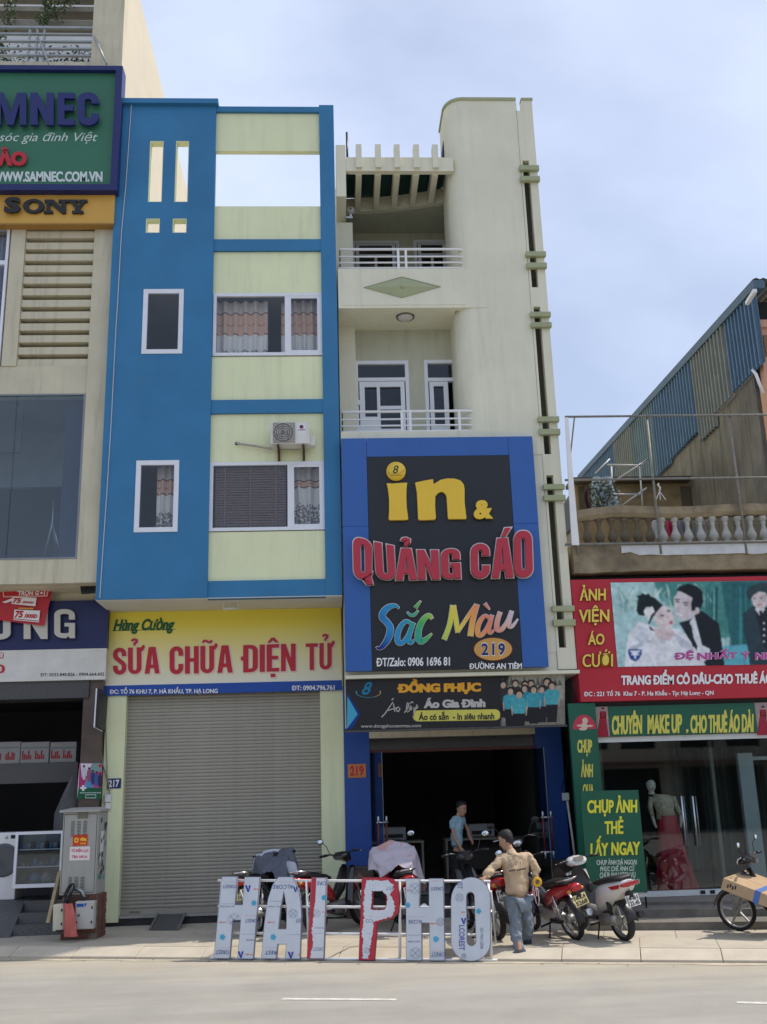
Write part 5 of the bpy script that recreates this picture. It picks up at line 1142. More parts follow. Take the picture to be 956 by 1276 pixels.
# ground floor: column, dark shop, steps
m_marb = mat('brown_stone_cladding', (0.105, 0.075, 0.06), 0.35, 0.35, 3.0)
YC = 18.35
cx0, cx1 = W(101.5, 920, YC).x, W(131, 920, YC).x
MB().box(cx0, min(cx1, -4.08), YC, YC+0.5, 0.12, n0+0.02).build('stone_column', m_marb, A)
MB().box(-9.5, cx0+0.1, YC-0.05, YC+0.6, W(50, 871, YC).z, n0+0.0).build('shop_lintel', m_granite, A)
zfl = 0.62
st = thing('entrance_steps', 'grey granite steps and side slope leading up to the left shop', 'steps', (-6, 17.8, 0.13))
gx0, gx1 = W(22, 1135, 17.9).x, W(70, 1135, 17.9).x
m_gran2 = mat('speckled_granite', (0.13, 0.13, 0.13), 0.5, 0.6, 55)
for k, (yy, zz) in enumerate(((17.72, 0.29), (17.98, 0.45), (18.25, 0.62))): MB().box(gx0, -4.45, yy, 18.7, (0.12, 0.292, 0.452)[k], zz).build('step', m_gran2, st)
MB().prism([(gx0-0.004, 17.55, 0.12), (gx0-0.004, 18.7, 0.12), (gx0-0.004, 18.7, 0.62), (gx0-0.004, 18.3, 0.62)], (-3.5, 0, 0)).build('slope', m_gran2, st)
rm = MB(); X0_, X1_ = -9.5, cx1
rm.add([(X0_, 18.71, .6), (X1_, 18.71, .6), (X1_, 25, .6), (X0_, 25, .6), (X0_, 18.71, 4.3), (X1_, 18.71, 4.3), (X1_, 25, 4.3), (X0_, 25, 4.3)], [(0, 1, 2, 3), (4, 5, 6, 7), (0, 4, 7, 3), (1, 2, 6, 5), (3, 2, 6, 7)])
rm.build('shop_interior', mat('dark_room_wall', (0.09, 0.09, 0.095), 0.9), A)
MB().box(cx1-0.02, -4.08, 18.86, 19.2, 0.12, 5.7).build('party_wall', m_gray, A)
# shelf of boxes, washing machine, display case
YX = 19.4
shz = W(50, 951, YX).z
sf_ = thing('wall_shelf', 'long dim shelf carrying a row of white cartons inside the left shop', 'shelf', W(50, 951, YX))
MB().box(-9.0, W(99, 951, YX).x, YX-0.1, YX+0.4, shz-0.35, shz).build('board', mat('dim_shelf', (0.10, 0.10, 0.10), 0.7), sf_)
MB().box(-8.9, -8.8, YX, YX+.35, 0.61, shz-.351).build('leg', m_dark, sf_)
m_box = mat('printed_white_carton', (0.30, 0.30, 0.29), 0.7, 0.1)
for i, (l, r) in enumerate(((-12, 25), (26, 61), (62.5, 95))):
    x0, x1, z0, z1 = rc(l, 924.5, r, 950.5, YX-.05)
    nm_ = ('white carton with red print cut by the left edge, on the dim shelf', 'middle white carton with red print on the dim shelf', 'right white carton with red print on the dim shelf, next to the stone column')[i]
    bx_ = thing('carton', nm_, 'box', ((x0+x1)/2, YX, shz), 'white cartons in a row on the shelf')
    MB().box(x0, x1, YX-.05, YX+.3, shz+0.003, z1).build('body', m_box, bx_, bevel=0.004)
    pm = MB()
    for k in (0.22, 0.68):
        xx = x0+(x1-x0)*k
        for j in range(5): hq = 0.05+0.05*math.sin(j*2.3+i); pm.box(xx-0.085+j*0.035, xx-0.058+j*0.035, YX-.053, YX-.051, shz+0.07, shz+0.13+hq, lin(150, 40, 45))
    pm.poly([(x0+.02, YX-.0525, z1-.12), (x1-.02, YX-.0525, z1-.12), (x1-.02, YX-.0525, z1-.09), (x0+.02, YX-.0525, z1-.09)], lin(120, 125, 130)); pm.build('print', PR, bx_, fixn=False)
YZ = 18.45
x0, x1, z0, z1 = rc(-30, 1038, 21.5, 1102, YZ)
wm = thing('washing_machine', 'white front loading washing machine in the left shop, cut by the photo edge', 'washing machine', ((x0+x1)/2, YZ, .62))
MB().box(x0, x1, YZ, YZ+0.55, .625, z1).build('body', m_white, wm, bevel=0.015)
wc_ = W(4, 1072, YZ)
MB().lathe([(0.001, YZ-0.002), (0.20, YZ-0.012), (0.255, YZ-0.02), (0.27, YZ-0.012), (0.275, YZ-0.001)], (wc_.x, 0, wc_.z), 'Y', 32).build('door', mat('dark_drum_door', (0.10, 0.11, 0.12), 0.15, 0.05), wm)
MB().box(x1-0.13, x1-0.03, YZ-0.004, YZ-0.001, z1-0.10, z1-0.04).build('display', m_black, wm)
MB().lathe([(0.001, YZ-0.02), (0.025, YZ-0.02), (0.028, YZ-0.001)], (x1-0.2, 0, z1-0.07), 'Y', 16).build('knob', m_steel, wm)
x0, x1, z0, z1 = rc(17.5, 1036, 78, 1106, 17.95)
YD = 17.95
dc_ = thing('display_case', 'glass display cabinet with white aluminium frame and shelves of small goods', 'cabinet', ((x0+x1)/2, YD, z0))
MB().slab([rect_loop(x0, x1, z0, z1), rect_loop(x0+.045, x1-.045, z0+.06, z1-.045)], YD, YD+.04).build('frame', m_alu, dc_)
cb_ = MB(); cb_.box(x0, x0+.02, YD+.041, YD+.45, z0, z1).box(x1-.02, x1, YD+.041, YD+.45, z0, z1).box(x0, x1, YD+.041, YD+.45, z0, z0+.03).box(x0, x1, YD+.45, YD+.47, z0, z1); cb_.build('carcass', mat('cabinet_grey', (0.14, 0.145, 0.15), 0.6), dc_)
sz = [z0+(z1-z0)*f for f in (0.37, 0.68)]
for s_ in sz: MB().box(x0+.02, x1-.02, YD+.045, YD+.44, s_-.012, s_).build('shelf', m_alu, dc_)
MB().box(x0+.045, x1-.045, YD+.015, YD+.02, z0+.06, z1-.045).build('pane', glass('case_glass', (0.8, 0.85, 0.88), 0.05), dc_)
for k, s_ in enumerate([z0+.03]+sz):
    n_ = (4, 7, 9)[k]
    for i in range(n_):
        xx = x0+.1+(x1-x0-.2)*i/(n_-1)
        if k == 0: g_ = MB().ell((xx, YD+.22, s_+.10), (.11, .09, .10), 10, 6)
        else:
            g_ = MB().lathe([(0.001, 0), (.035, 0), (.045, .02+.02*(i % 2)), (.03, .06+.03*(i % 3)), (0.001, .065+.03*(i % 3))], (xx, YD+.2, s_), n=10)
        o = g_.build('small_good', (mat('dark_goods', (0.03, 0.035, 0.04), 0.3), mat('grey_goods', (0.22, 0.23, 0.24), 0.4), mat('blue_bag', (0.06, 0.16, 0.26), 0.4))[(i*2+k) % 3])
        tag(o, '%s item on the %s of the glass display cabinet, %s from the left' % (('black', 'grey', 'blue')[(i*2+k) % 3], ('floor', 'lower shelf', 'upper shelf')[k], ('first', 'second', 'third', 'fourth', 'fifth', 'sixth', 'seventh', 'eighth', 'ninth')[i]), 'goods', 'small goods in the display cabinet')
# grey cloth cover beside the column
cv = MB(); c0 = W(86, 990, 18.6)
cv.loft([[(c0.x+sx*w_+ox, 18.6+sy*0.16, z_) for sx, sy in ((-1, -1), (-.3, -1.25), (.4, -.9), (1, -1), (1, 1), (-1, 1))] for w_, ox, z_ in ((.20, .02, .63), (.20, .0, 1.4), (.20, .01, 2.0), (.13, .06, 2.3), (.05, .12, 2.62))])
tag(cv.build('cloth_cover', mat('charcoal_cloth', (0.10, 0.10, 0.105), 0.85, 0.2, 6)), 'tall thing wrapped in dark grey cloth beside the stone column of the left shop', 'cover')
# poster, hanging sign
po = thing('poster', 'pink and green poster with people and a white cross on the stone column', 'poster', W(115, 975, YC-.02))
def zc_(x, y): return (x/6.373, 860+y/6.373)
P_ = lambda lst, d=0: [W(*zc_(*p), YC-.008-d) for p in lst]
pm = MB(); pm.poly(P_([(632, 580), (812, 580), (806, 775), (624, 775)]), lin(120, 150, 150))
pm.poly(P_([(632, 580), (735, 580), (660, 775), (624, 775)], .001), lin(170, 50, 110)); pm.poly(P_([(640, 582), (732, 582), (690, 680), (650, 690)], .002), lin(215, 205, 215)); pm.poly(P_([(735, 660), (812, 640), (806, 775), (700, 775)], .002), lin(190, 70, 130)); pm.poly(P_([(690, 720), (720, 650), (745, 775), (680, 775)], .0026), lin(90, 140, 190))
for i, (x, y) in enumerate(((668, 600), (708, 618), (738, 640), (768, 650), (795, 660))):
    yy = .004+i*.0006
    pm.poly(P_([(x-14, y+16), (x+14, y+16), (x+18, y+60), (x+10, y+110), (x-10, y+110), (x-18, y+60)], yy), (lin(190, 195, 205), lin(150, 80, 110), lin(40, 60, 110), lin(60, 90, 150), lin(60, 40, 70))[i])
    pm.poly(P_([(x+9*math.cos(a*PI/4), y+4+11*math.sin(a*PI/4)) for a in range(8)], yy+.0003), lin(60, 45, 40))
pm.poly(P_([(624, 775), (806, 775), (803, 865), (612, 865)], .0045), lin(25, 90, 60))
for r_ in ([(652, 755), (670, 755), (670, 800), (652, 800)], [(638, 769), (686, 769), (686, 785), (638, 785)]): pm.poly(P_(r_, .006+(.0005 if r_[0][0] == 638 else 0)), (0.75, 0.75, 0.75))
pm.poly(P_([(680, 828), (764, 828), (762, 858), (678, 858)], .006), lin(200, 205, 200)); pm.poly(P_([(684, 833), (760, 833), (758, 853), (682, 853)], .0065), lin(25, 90, 60))
pm.poly(P_([(785, 588), (810, 588), (809, 610), (784, 610)], .005), lin(190, 50, 40))
for k in range(9): pm.poly(P_([(636+k*19, 811), (650+k*19, 811), (649+k*19, 819), (635+k*19, 819)], .006), lin(180, 200, 190))
pm.build('print', PR, po, fixn=False); MB().prism([W(*zc_(*p), YC-.0075) for p in ((632, 580), (812, 580), (803, 865), (612, 865))], (0, .006, 0)).build('backing', m_wht, po)
hs = thing('hanging_sign', 'narrow hanging sign box with a red emblem on the side of the stone column', 'sign', W(126, 885, YC-.3))
c = [W(120.5, 858, YC-.55), W(130.5, 867, YC-.15), W(127.5, 911, YC-.15), W(117.5, 906, YC-.55)]
MB().add(c+[p+Vector((.06, .0, 0)) for p in c], [(0, 1, 2, 3), (4, 5, 6, 7), (0, 1, 5, 4), (1, 2, 6, 5), (2, 3, 7, 6), (3, 0, 4, 7)]).build('box', m_black, hs)
MB().tube([c[1], c[0], c[3], c[2]], 0.012, 5).build('trim', m_alu, hs)
qq = lambda u, v, d=-.004: (c[0]*(1-u)+c[1]*u)*(1-v)+(c[3]*(1-u)+c[2]*u)*v+Vector((d*.0, d, 0))
pm = MB(); pm.poly([qq(.35, .15), qq(.8, .17), qq(.8, .5), qq(.35, .5)], lin(150, 60, 45)); pm.poly([qq(.5, .2, -.006), qq(.66, .2, -.006), qq(.62, .46, -.006), qq(.5, .46, -.006)], lin(200, 160, 140)); pm.poly([qq(.3, .6), qq(.85, .62), qq(.85, .68), qq(.3, .66)], lin(150, 150, 150)); pm.poly([qq(.3, .75), qq(.85, .77), qq(.85, .8), qq(.3, .79)], lin(150, 150, 150)); pm.build('print', PR, hs, fixn=False)
# meter boxes on the left pillar of 217
jb = thing('junction_box', 'two small white switch boxes below the house number 217 with thin wires', 'electrical box', W(134, 998, YS-.1))
MB().bx(130.5, 990, 138, 999.5, YS-.12, .055).build('box', m_white, jb, bevel=.006); MB().bx(131, 1000.5, 137.5, 1008.5, YS-.11, .045).build('box', m_white, jb, bevel=.006)
MB().tube([W(137, 990, YS-.09), W(136, 980, YS-.09), W(133.5, 968, YS-.09), W(128, 952, YS-.09), W(126, 935, YS-.15), W(127, 912, YS-.15)], .011, 5).build('wire', mat('grey_wire', (.3, .3, .28), .6), jb)
MB().tube([W(134.5, 985, YS-.075), W(133, 940, YS-.075), W(131.5, 880, YS-.075)], .007, 5).build('wire', mat('grey_wire', (0, 0, 0)), jb)
# street cabinet with brick foot, boxes, cables, cloth, plank
YK = 17.0
ca = thing('telecom_cabinet', 'tall grey roadside cabinet with vent slots and a red sticker on a brick foot', 'cabinet', (-4.0, 17.2, .13))
m_cab = mat('grey_cabinet_enamel', (0.36, 0.36, 0.33), 0.45, 0.08, 3, streak=0.35, dcol=(0.2, 0.19, 0.16))
x0, x1, z0, z1 = rc(76.5, 1012, 121, 1115, YK)
p0 = Vector((x0, YK, z0)); DV = Vector((0.20, 0.98, 0)).normalized()
cxr, cd_ = W(133, 1060, YK+.42).x, .42
MB().add([(x0, YK, z0), (x1, YK, z0), (cxr, YK+cd_, z0), (x0+.05, YK+cd_, z0), (x0, YK, z1), (x1, YK, z1), (cxr, YK+cd_, z1), (x0+.05, YK+cd_, z1)], [(0, 1, 2, 3), (4, 5, 6, 7), (0, 1, 5, 4), (1, 2, 6, 5), (2, 3, 7, 6), (3, 0, 4, 7)]).build('casing', m_cab, ca, bevel=.01)
MB().add([(x0-.05, YK-.05, z1), (x1+.03, YK-.05, z1), (cxr+.03, YK+cd_, z1), (x0, YK+cd_, z1), (x0-.05, YK-.05, z1+.035), (x1+.03, YK-.05, z1+.035), (cxr+.03, YK+cd_, z1+.035), (x0, YK+cd_, z1+.035), (x0+.1, YK+.15, z1+.07), (x1-.1, YK+.15, z1+.07), (cxr-.1, YK+.3, z1+.07), (x0+.15, YK+.3, z1+.07)], [(0, 1, 2, 3), (0, 1, 5, 4), (1, 2, 6, 5), (2, 3, 7, 6), (3, 0, 4, 7), (4, 5, 9, 8), (5, 6, 10, 9), (6, 7, 11, 10), (7, 4, 8, 11), (8, 9, 10, 11)]).build('lid', m_cab, ca)
MB().slab([rect_loop(x0+.02, x1-.02, z0+.03, z1-.03), rect_loop(x0+.026, x1-.026, z0+.036, z1-.036)], YK-.003, YK).build('door_seam', m_dark, ca)
for zc, nr in ((z1-.14, 11), (z0+.26, 11)):
    for cI in range(3):
        for k in range(nr):
            MB().box(x0+.13+cI*.095, x0+.19+cI*.095, YK-.006, YK-.001, zc-k*.022-.006+(.0 if zc > 1.5 else 0), zc-k*.022).build('vent_slot', m_black, ca)
cf = MB(); cx_, cz_ = W(99, 1046, YK).x, W(99, 1046, YK).z
def pq(l, t, r, b, c, d): xx0, xx1, zz0, zz1 = rc(l, t, r, b, YK); cf.poly([(xx0, YK-d, zz0), (xx1, YK-d, zz0), (xx1, YK-d, zz1), (xx0, YK-d, zz1)], c)
pq(97, 1012.5, 110, 1020, lin(110, 110, 95), .004); cf.build('name_plate', PR, ca, fixn=False); cf = MB(); pq(91, 1040, 109.5, 1054, lin(200, 70, 40), .004)
cc = W(95.5, 1047, YK)
cf.slab([ring(cc.x, cc.z, .034, .038, 14), ring(cc.x, cc.z, .017, .019, 14)], YK-.006, YK-.006, lin(240, 200, 60))
cf.text('viba', q4(99.5, 1043.5, 108, 1047.5), YK-.006, off=.05, col=lin(240, 200, 60)); cf.text('12345', q4(100, 1050, 107, 1052), YK-.006, off=.03, col=lin(240, 200, 60))
cf.build('red_sticker', PR, ca, fixn=False); cf = MB(); pq(87, 1055, 112, 1072, lin(225, 215, 212), .004)
cf.text('TỦ ĐIỆN LỰC', q4(89, 1058.5, 110.5, 1061.5), YK-.006, off=.03, col=lin(190, 60, 80)); cf.text('TBA: HK1A', q4(89.5, 1066, 109, 1069), YK-.006, off=.03, col=lin(190, 60, 80))
cf.build('white_sticker', PR, ca, fixn=False)
sd_ = MB()
for k in range(3): sd_.poly([(x1+.10, YK+.17, z1-.28-.09*k), (x1+.135, YK+.30, z1-.28-.09*k), (x1+.135, YK+.30, z1-.21-.09*k), (x1+.10, YK+.17, z1-.21-.09*k)], (0.7, 0.7, 0.7))
# right face sheets and latch
rf = lambda t, z, d=.006: Vector((x1+(cxr-x1)*t+d*.9, YK+cd_*t-d*.3, z))
fp_ = MB(); fp_.poly([rf(.25, z1-.3), rf(.6, z1-.3), rf(.6, z1-.62), rf(.25, z1-.62)], (.62, .62, .62))
rr2 = random.Random(4)
for k in range(22): t_, zz = rr2.uniform(.1, .8), rr2.uniform(z0+.1, z1-.1); fp_.poly([rf(t_, zz, .009), rf(t_+.12, zz+.02, .009), rf(t_+.1, zz+.09, .009), rf(t_+.03, zz+.07, .009)], lin(60, 62, 62) if k % 3 else lin(90, 150, 140))
fp_.build('peeling_posters', PR, ca, fixn=False)
MB().tube([rf(.22, 1.35, .02), rf(.22, 1.2, .02)], .012, 6).build('latch', m_steel, ca)
# brick foot: bricks as pieces
m_brick = mat('red_brown_brick', (0.17, 0.075, 0.05), 0.85, 0.3, 9, bump=.3)
bf = MB().add([(x0+.05, YK+.03, .12), (x1+.03, YK+.03, .12), (cxr+.02, YK+cd_-.02, .12), (x0+.1, YK+cd_-.02, .12), (x0+.05, YK+.03, z0), (x1+.03, YK+.03, z0), (cxr+.02, YK+cd_-.02, z0), (x0+.1, YK+cd_-.02, z0)], [(0, 1, 2, 3), (4, 5, 6, 7), (0, 1, 5, 4), (1, 2, 6, 5), (2, 3, 7, 6), (3, 0, 4, 7)]).build('brick_foot', mat('mortar', (.2, .17, .14), .9, .2, 8), ca)
nb_ = 8; bh = (z0-.14)/nb_
for r_ in range(nb_):
    for k in range(3):
        xx = x0+.05+k*.22+(.11 if r_ % 2 else 0)
        if xx+.2 > x1+.06: continue
        MB().box(xx, xx+.20, YK+.012, YK+.04, .14+r_*bh+.006, .14+(r_+1)*bh-.004).build('brick', m_brick, bf)
    for k in range(2):
        t0 = .08+k*.46+(.0 if r_ % 2 else .04); t1 = t0+.40
        a, b = Vector((x1+.03+(cxr-x1)*t0, YK+.03+cd_*t0*.95, 0)), Vector((x1+.03+(cxr-x1)*t1, YK+.03+cd_*t1*.95, 0)); n_ = Vector((.007, -.003, 0))
        za, zb_ = .14+r_*bh+.006, .14+(r_+1)*bh-.004
        MB().add([a-n_+Vector((0, 0, za)), b-n_+Vector((0, 0, za)), b+n_+Vector((0, 0, za)), a+n_+Vector((0, 0, za)), a-n_+Vector((0, 0, zb_)), b-n_+Vector((0, 0, zb_)), b+n_+Vector((0, 0, zb_)), a+n_+Vector((0, 0, zb_))], [(0, 1, 2, 3), (4, 5, 6, 7), (0, 1, 5, 4), (1, 2, 6, 5), (2, 3, 7, 6), (3, 0, 4, 7)]).build('brick', m_brick, bf)
# two meter boxes in front of the brick foot
def meter(label, l, t, r, b, Y, tilt, col, emblem):
    xx0, xx1, zz0, zz1 = rc(l, t, r, b, Y); t_ = thing('meter_box', label, 'electrical box', ((xx0+xx1)/2, Y, zz0))
    MB().box(-(xx1-xx0)/2, (xx1-xx0)/2, 0, .16, 0, zz1-zz0).build('box', col, t_, local=True, bevel=.008)
    MB().slab([rect_loop(-(xx1-xx0)/2+.015, (xx1-xx0)/2-.015, .015, zz1-zz0-.015)], -.006, -.001).build('lid', col, t_, local=True, bevel=.003)
    MB().box((xx1-xx0)/2-.04, (xx1-xx0)/2-.02, -.012, -.0065, (zz1-zz0)*.2, (zz1-zz0)*.2+.04).build('hinge', m_black, t_, local=True); MB().box((xx1-xx0)/2-.04, (xx1-xx0)/2-.02, -.012, -.0065, (zz1-zz0)*.72, (zz1-zz0)*.72+.04).build('hinge', m_black, t_, local=True)
    if emblem:
        e_ = MB(); w_ = xx1-xx0; h_ = zz1-zz0
        e_.poly([(-w_*.43, -.008, h_*.80), (-w_*.05, -.008, h_*.80), (-w_*.05, -.008, h_*.92), (-w_*.43, -.008, h_*.92)], lin(40, 80, 160)); e_.poly([(w_*.0, -.008, h_*.78), (w_*.12, -.008, h_*.92), (-w_*.02, -.008, h_*.93)], lin(40, 80, 160)); e_.lathe([(0.001, -.009), (.022, -.009)], (-w_*.3, 0, h_*.5), 'Y', 10, col=(.12, .12, .12)); e_.build('emblem', PR, t_, local=True, fixn=False)
    t_.rotation_euler = (0, tilt, 0); return t_
m_mb = mat('light_grey_enamel', (0.48, 0.48, 0.45), .5, .1, 5)
meter('larger light grey meter box with a small blue emblem in front of the brick foot', 93.5, 1123, 117, 1158, YK-.18, 0, m_mb, True)
meter('smaller cream box leaning left of the pink cloth at the cabinet foot', 66.5, 1127, 80, 1160, YK-.16, math.radians(-2), mat('cream_enamel', (.62, .60, .48), .5, .1, 5), False)
MB_ = MB()
for i, pth in enumerate((((80, 1125), (84, 1112), (91, 1101), (92, 1108), (86, 1116), (82, 1130), (78, 1150)), ((79, 1118), (86, 1104), (92, 1102), (90, 1112), (84, 1125)), ((92, 1108), (100, 1112), (105, 1122)), ((80, 1124), (92, 1118), (104, 1120), (112, 1116)), ((84, 1128), (90, 1146), (82, 1158), (70, 1160)), ((96, 1150), (88, 1140), (84, 1130), (90, 1120)))):
    P3 = [W(x, y, YK-.09-.02*i) for x, y in pth]; Q3 = []
    for k in range(len(P3)-1):
        a, b, c_, d_ = P3[max(0, k-1)], P3[k], P3[k+1], P3[min(len(P3)-1, k+2)]
        for u in (0, .33, .66): Q3.append(.5*((2*b)+(c_-a)*u+(2*a-5*b+4*c_-d_)*u*u+(3*b-a-3*c_+d_)*u**3))
    Q3.append(P3[-1]); MB_.tube(Q3, .013, 6)
tag(MB_.build('cable_tangle', m_black), 'tangle of black cables spilling from the foot of the grey cabinet', 'cables')['kind'] = 'stuff'
hz_ = MB(); hz_.tube([W(96, 1108, YK-.1), W(102, 1110, YK-.14), (W(106, 1120, YK-.1))], .022, 8); tag(hz_.build('grey_conduit', m_galv), 'bent grey conduit coming out below the grey cabinet', 'pipe')
cl = MB()
def clf(u, v):
    a = u*2*PI; r_ = .045+.025*v+.02*math.sin(3*a+5*v); c_ = W(84+6.0*v, 1126+41*v, YK-.24-.05*v); return (c_.x+r_*math.cos(a)*1.3, c_.y+r_*math.sin(a)*.7, max(.135, c_.z))
cl.grid(clf, 24, 14); tag(cl.build('pink_cloth', mat('faded_red_cloth', (0.50, 0.13, 0.11), .9, .25, 9)), 'faded red cloth hanging between the two meter boxes', 'cloth')
pk = MB(); a, b = G(59, 1160, .13), W(72, 1086, 17.3); a = Vector((W(60, 1138, 16.95).x, 16.95, W(60, 1138, 16.95).z)); a = b+(a-b)*1.22
u_ = (b-a).normalized(); sd2 = Vector((1, 0, 0)).cross(u_); pk.add([a+Vector((0, 0, 0)), a+Vector((.05, .0, 0)), a+Vector((.05, .2, 0)), a+Vector((0, .2, 0)), b, b+Vector((.05, 0, 0)), b+Vector((.05, .2, 0)), b+Vector((0, .2, 0))], [(0, 1, 2, 3), (4, 5, 6, 7), (0, 1, 5, 4), (1, 2, 6, 5), (2, 3, 7, 6), (3, 0, 4, 7)])
tag(pk.build('wooden_plank', mat('raw_plank', (.42, .33, .20), .8, .2, 8)), 'raw wooden plank leaning against the left side of the grey cabinet', 'plank')
sl_ = MB(); p = G(143, 1150, .13); sl_.add([(p.x-.2, p.y-.12, .14), (p.x+.12, p.y-.22, .14), (p.x+.25, p.y, .14), (p.x-.1, p.y+.12, .2), (p.x-.2, p.y-.12, .22), (p.x+.12, p.y-.22, .19), (p.x+.25, p.y, .2), (p.x-.1, p.y+.12, .28)], [(0, 1, 2, 3), (4, 5, 6, 7), (0, 1, 5, 4), (1, 2, 6, 5), (2, 3, 7, 6), (3, 0, 4, 7)])
tag(sl_.build('concrete_slab', mat('slab_concrete', (.33, .33, .31), .9, .15, 8), bevel=.01), 'small loose concrete slab lying beside the brick foot', 'slab')
rp = thing('threshold_ramp', 'dark metal ramp plate leaning on the threshold of the closed shutter', 'ramp', G(212, 1157, .13))
a, b, c, d = G(187, 1159, .14), G(222, 1159, .14), W(231, 1138.5, YS-.02), W(197, 1139.5, YS-.02)
MB().add([a, b, c, d]+[p-Vector((0, 0, .03)) for p in (a, b, c, d)], [(0, 1, 2, 3), (4, 5, 6, 7), (0, 1, 5, 4), (1, 2, 6, 5), (2, 3, 7, 6), (3, 0, 4, 7)]).build('plate', mat('dark_ramp_steel', (.09, .092, .09), .6, .2, 8), rp)
for e0, e1 in ((a, d), (b, c)): MB().tube([e0+Vector((0, 0, .01)), e1+Vector((0, 0, .01))], .022, 4).build('edge_bar', mat('ramp_edge', (.16, .16, .15), .6), rp)
# ---------------------------------------------------------------- photo studio on the right (221)
D_ = thing('photo_studio', 'old two storey bridal photo studio with balustraded terrace, cut by the right edge', 'building', (6.5, 16.6, .13))
YB1 = 17.38
sx0 = 4.2; SX1 = 11.5
# sign box
sn = thing('shop_sign', 'big red sign box with a wedding photograph and yellow letters over the studio', 'sign', (6.5, YB1, 3.5))
sz1, sz0 = W(830, 720, YB1).z, W(830, 872, YB1).z
m_sred = mat('red_sign_film', (0.46, 0.02, 0.035), .45, .08, 1.5)
MB().box(sx0, SX1, YB1, YB1+.5, sz0, sz1).build('box', m_sred, sn, bevel=.015)
MB().box(sx0+.01, SX1, YB1-.012, YB1-.001, sz0+.0, sz0+.30).build('lower_rim', m_sred, sn)
m_yl = mat('yellow_letter', (.78, .60, .10), .45, .05)
m_dkr = mat('dark_red_letter_edge', (.12, .01, .01), .5, 0)
def cs_(x, y): return (690+x/3.594, 680+y/3.594)
for s_, (l, t, r, b) in (('ẢNH', (116, 197, 232, 246)), ('VIỆN', (112, 290, 248, 342)), ('ÁO', (153, 398, 226, 444)), ('CƯỚI', (128, 488, 264, 544))):
    q = [cs_(l, t), cs_(r, t-2), cs_(r, b-2), cs_(l, b)]
    o = MB().text(s_, q, YB1-.03, off=(.0 if s_ == 'CƯỚI' else .022), h=.025, fat=(.022 if s_ == 'CƯỚI' else 0)).build('letters', m_yl, sn, label='raised yellow word '+s_)
    mk = MB().text(s_, [(x+.6, y+.6) for x, y in q], YB1-.003, off=.02, h=.002, fat=.03).build('letter_shadow_edge', m_dkr, o)
YPp = YB1-.004
def co(x, y): return (740+x/4.4259, 700+y/4.4259)
def pz(lst, d=0): return [W(*co(*p), YPp-d) for p in lst]
Rr = 1330
ph = Raster(420, 150, [(92, 115), (Rr, 100), (Rr, 560), (132, 580)], lin(170, 205, 205))
def A_(pts, c, d):
    if len(pts) > 4 or d < .003 or d >= .0055: ph.poly([(x+.5*0, y) for x, y in pts], lin(*c), 3 if d < .0016 else 1 if d < .0055 else 0)
    else: ph.poly(pts, lin(*c), 1)
A_([(92, 115), (Rr, 100), (Rr, 560), (132, 580)], (170, 205, 205), 0)
A_([(330, 110), (Rr, 100), (Rr, 400), (700, 420), (500, 300), (360, 200)], (70, 135, 130), .0008)
A_([(700, 108), (Rr, 100), (Rr, 420), (760, 470)], (40, 100, 105), .0014)
rr3 = random.Random(9)
for k in range(60):                         # reeds and straw, then reed trunks
    x = rr3.uniform(110, 620); y = rr3.uniform(115, 210); dx = rr3.uniform(-60, 60); A_([(x, y), (x+3, y), (x+dx+3, y+rr3.uniform(30, 110)), (x+dx, y+90)], rr3.choice([(205, 225, 220), (120, 170, 165), (90, 140, 135), (185, 215, 200)]), .002+k*.00002)
for k in range(46):
    x = rr3.uniform(610, 1300); w_ = rr3.uniform(2, 9); y0 = rr3.uniform(104, 180); A_([(x, y0), (x+w_, y0), (x+w_+rr3.uniform(-8, 8), 470), (x+rr3.uniform(-8, 8), 470)], rr3.choice([(25, 75, 85), (60, 140, 140), (20, 60, 70), (100, 170, 165), (40, 105, 100)]), .0034+k*.00002)
for k in range(50):
    x, y = rr3.uniform(120, 360), rr3.uniform(150, 560); s_ = rr3.uniform(6, 22); A_([(x, y), (x+s_, y-s_*.4), (x+s_*.8, y+s_*.7)], rr3.choice([(110, 170, 180), (205, 225, 225), (140, 195, 200)]), .0045+k*.00001)
A_([(680, 470), (900, 450), (940, 575), (700, 575)], (95, 175, 190), .005)
# bride: dress, shoulder, face, hair, flower
A_([(190, 400), (250, 330), (340, 360), (470, 370), (545, 430), (640, 530), (600, 572), (170, 577), (180, 480)], (226, 228, 232), .0056)
A_([(200, 470), (300, 430), (330, 440), (210, 490)], (190, 198, 208), .0062); A_([(430, 380), (520, 440), (560, 500), (480, 470)], (200, 205, 214), .0062); A_([(245, 350), (300, 365), (290, 470), (230, 430)], (206, 212, 220), .0061)
A_([(330, 370), (420, 360), (450, 400), (420, 440), (350, 420)], (214, 196, 196), .0066)
A_([(235, 270), (245, 200), (290, 180), (340, 200), (380, 240), (360, 260), (330, 300), (305, 350), (340, 385), (310, 375), (300, 330), (315, 300), (250, 295)], (18, 34, 38), .0070)
A_([(355, 245), (400, 245), (440, 290), (448, 330), (430, 362), (400, 374), (352, 352), (330, 310)], (220, 206, 204), .0076)
A_([(330, 240), (385, 235), (360, 262), (332, 300), (315, 296)], (18, 34, 38), .0080)
A_([(275, 275), (290, 250), (325, 248), (335, 275), (312, 300), (305, 330), (285, 300)], (228, 226, 226), .0084)
for (x, y) in ((378, 298), (412, 272)): A_([(x-14, y), (x, y-7), (x+12, y-2), (x, y+5)], (30, 40, 45), .0084)
A_([(412, 338), (430, 324), (438, 334), (424, 346)], (190, 90, 100), .0084); A_([(404, 312), (412, 296), (420, 316)], (196, 178, 178), .0083)
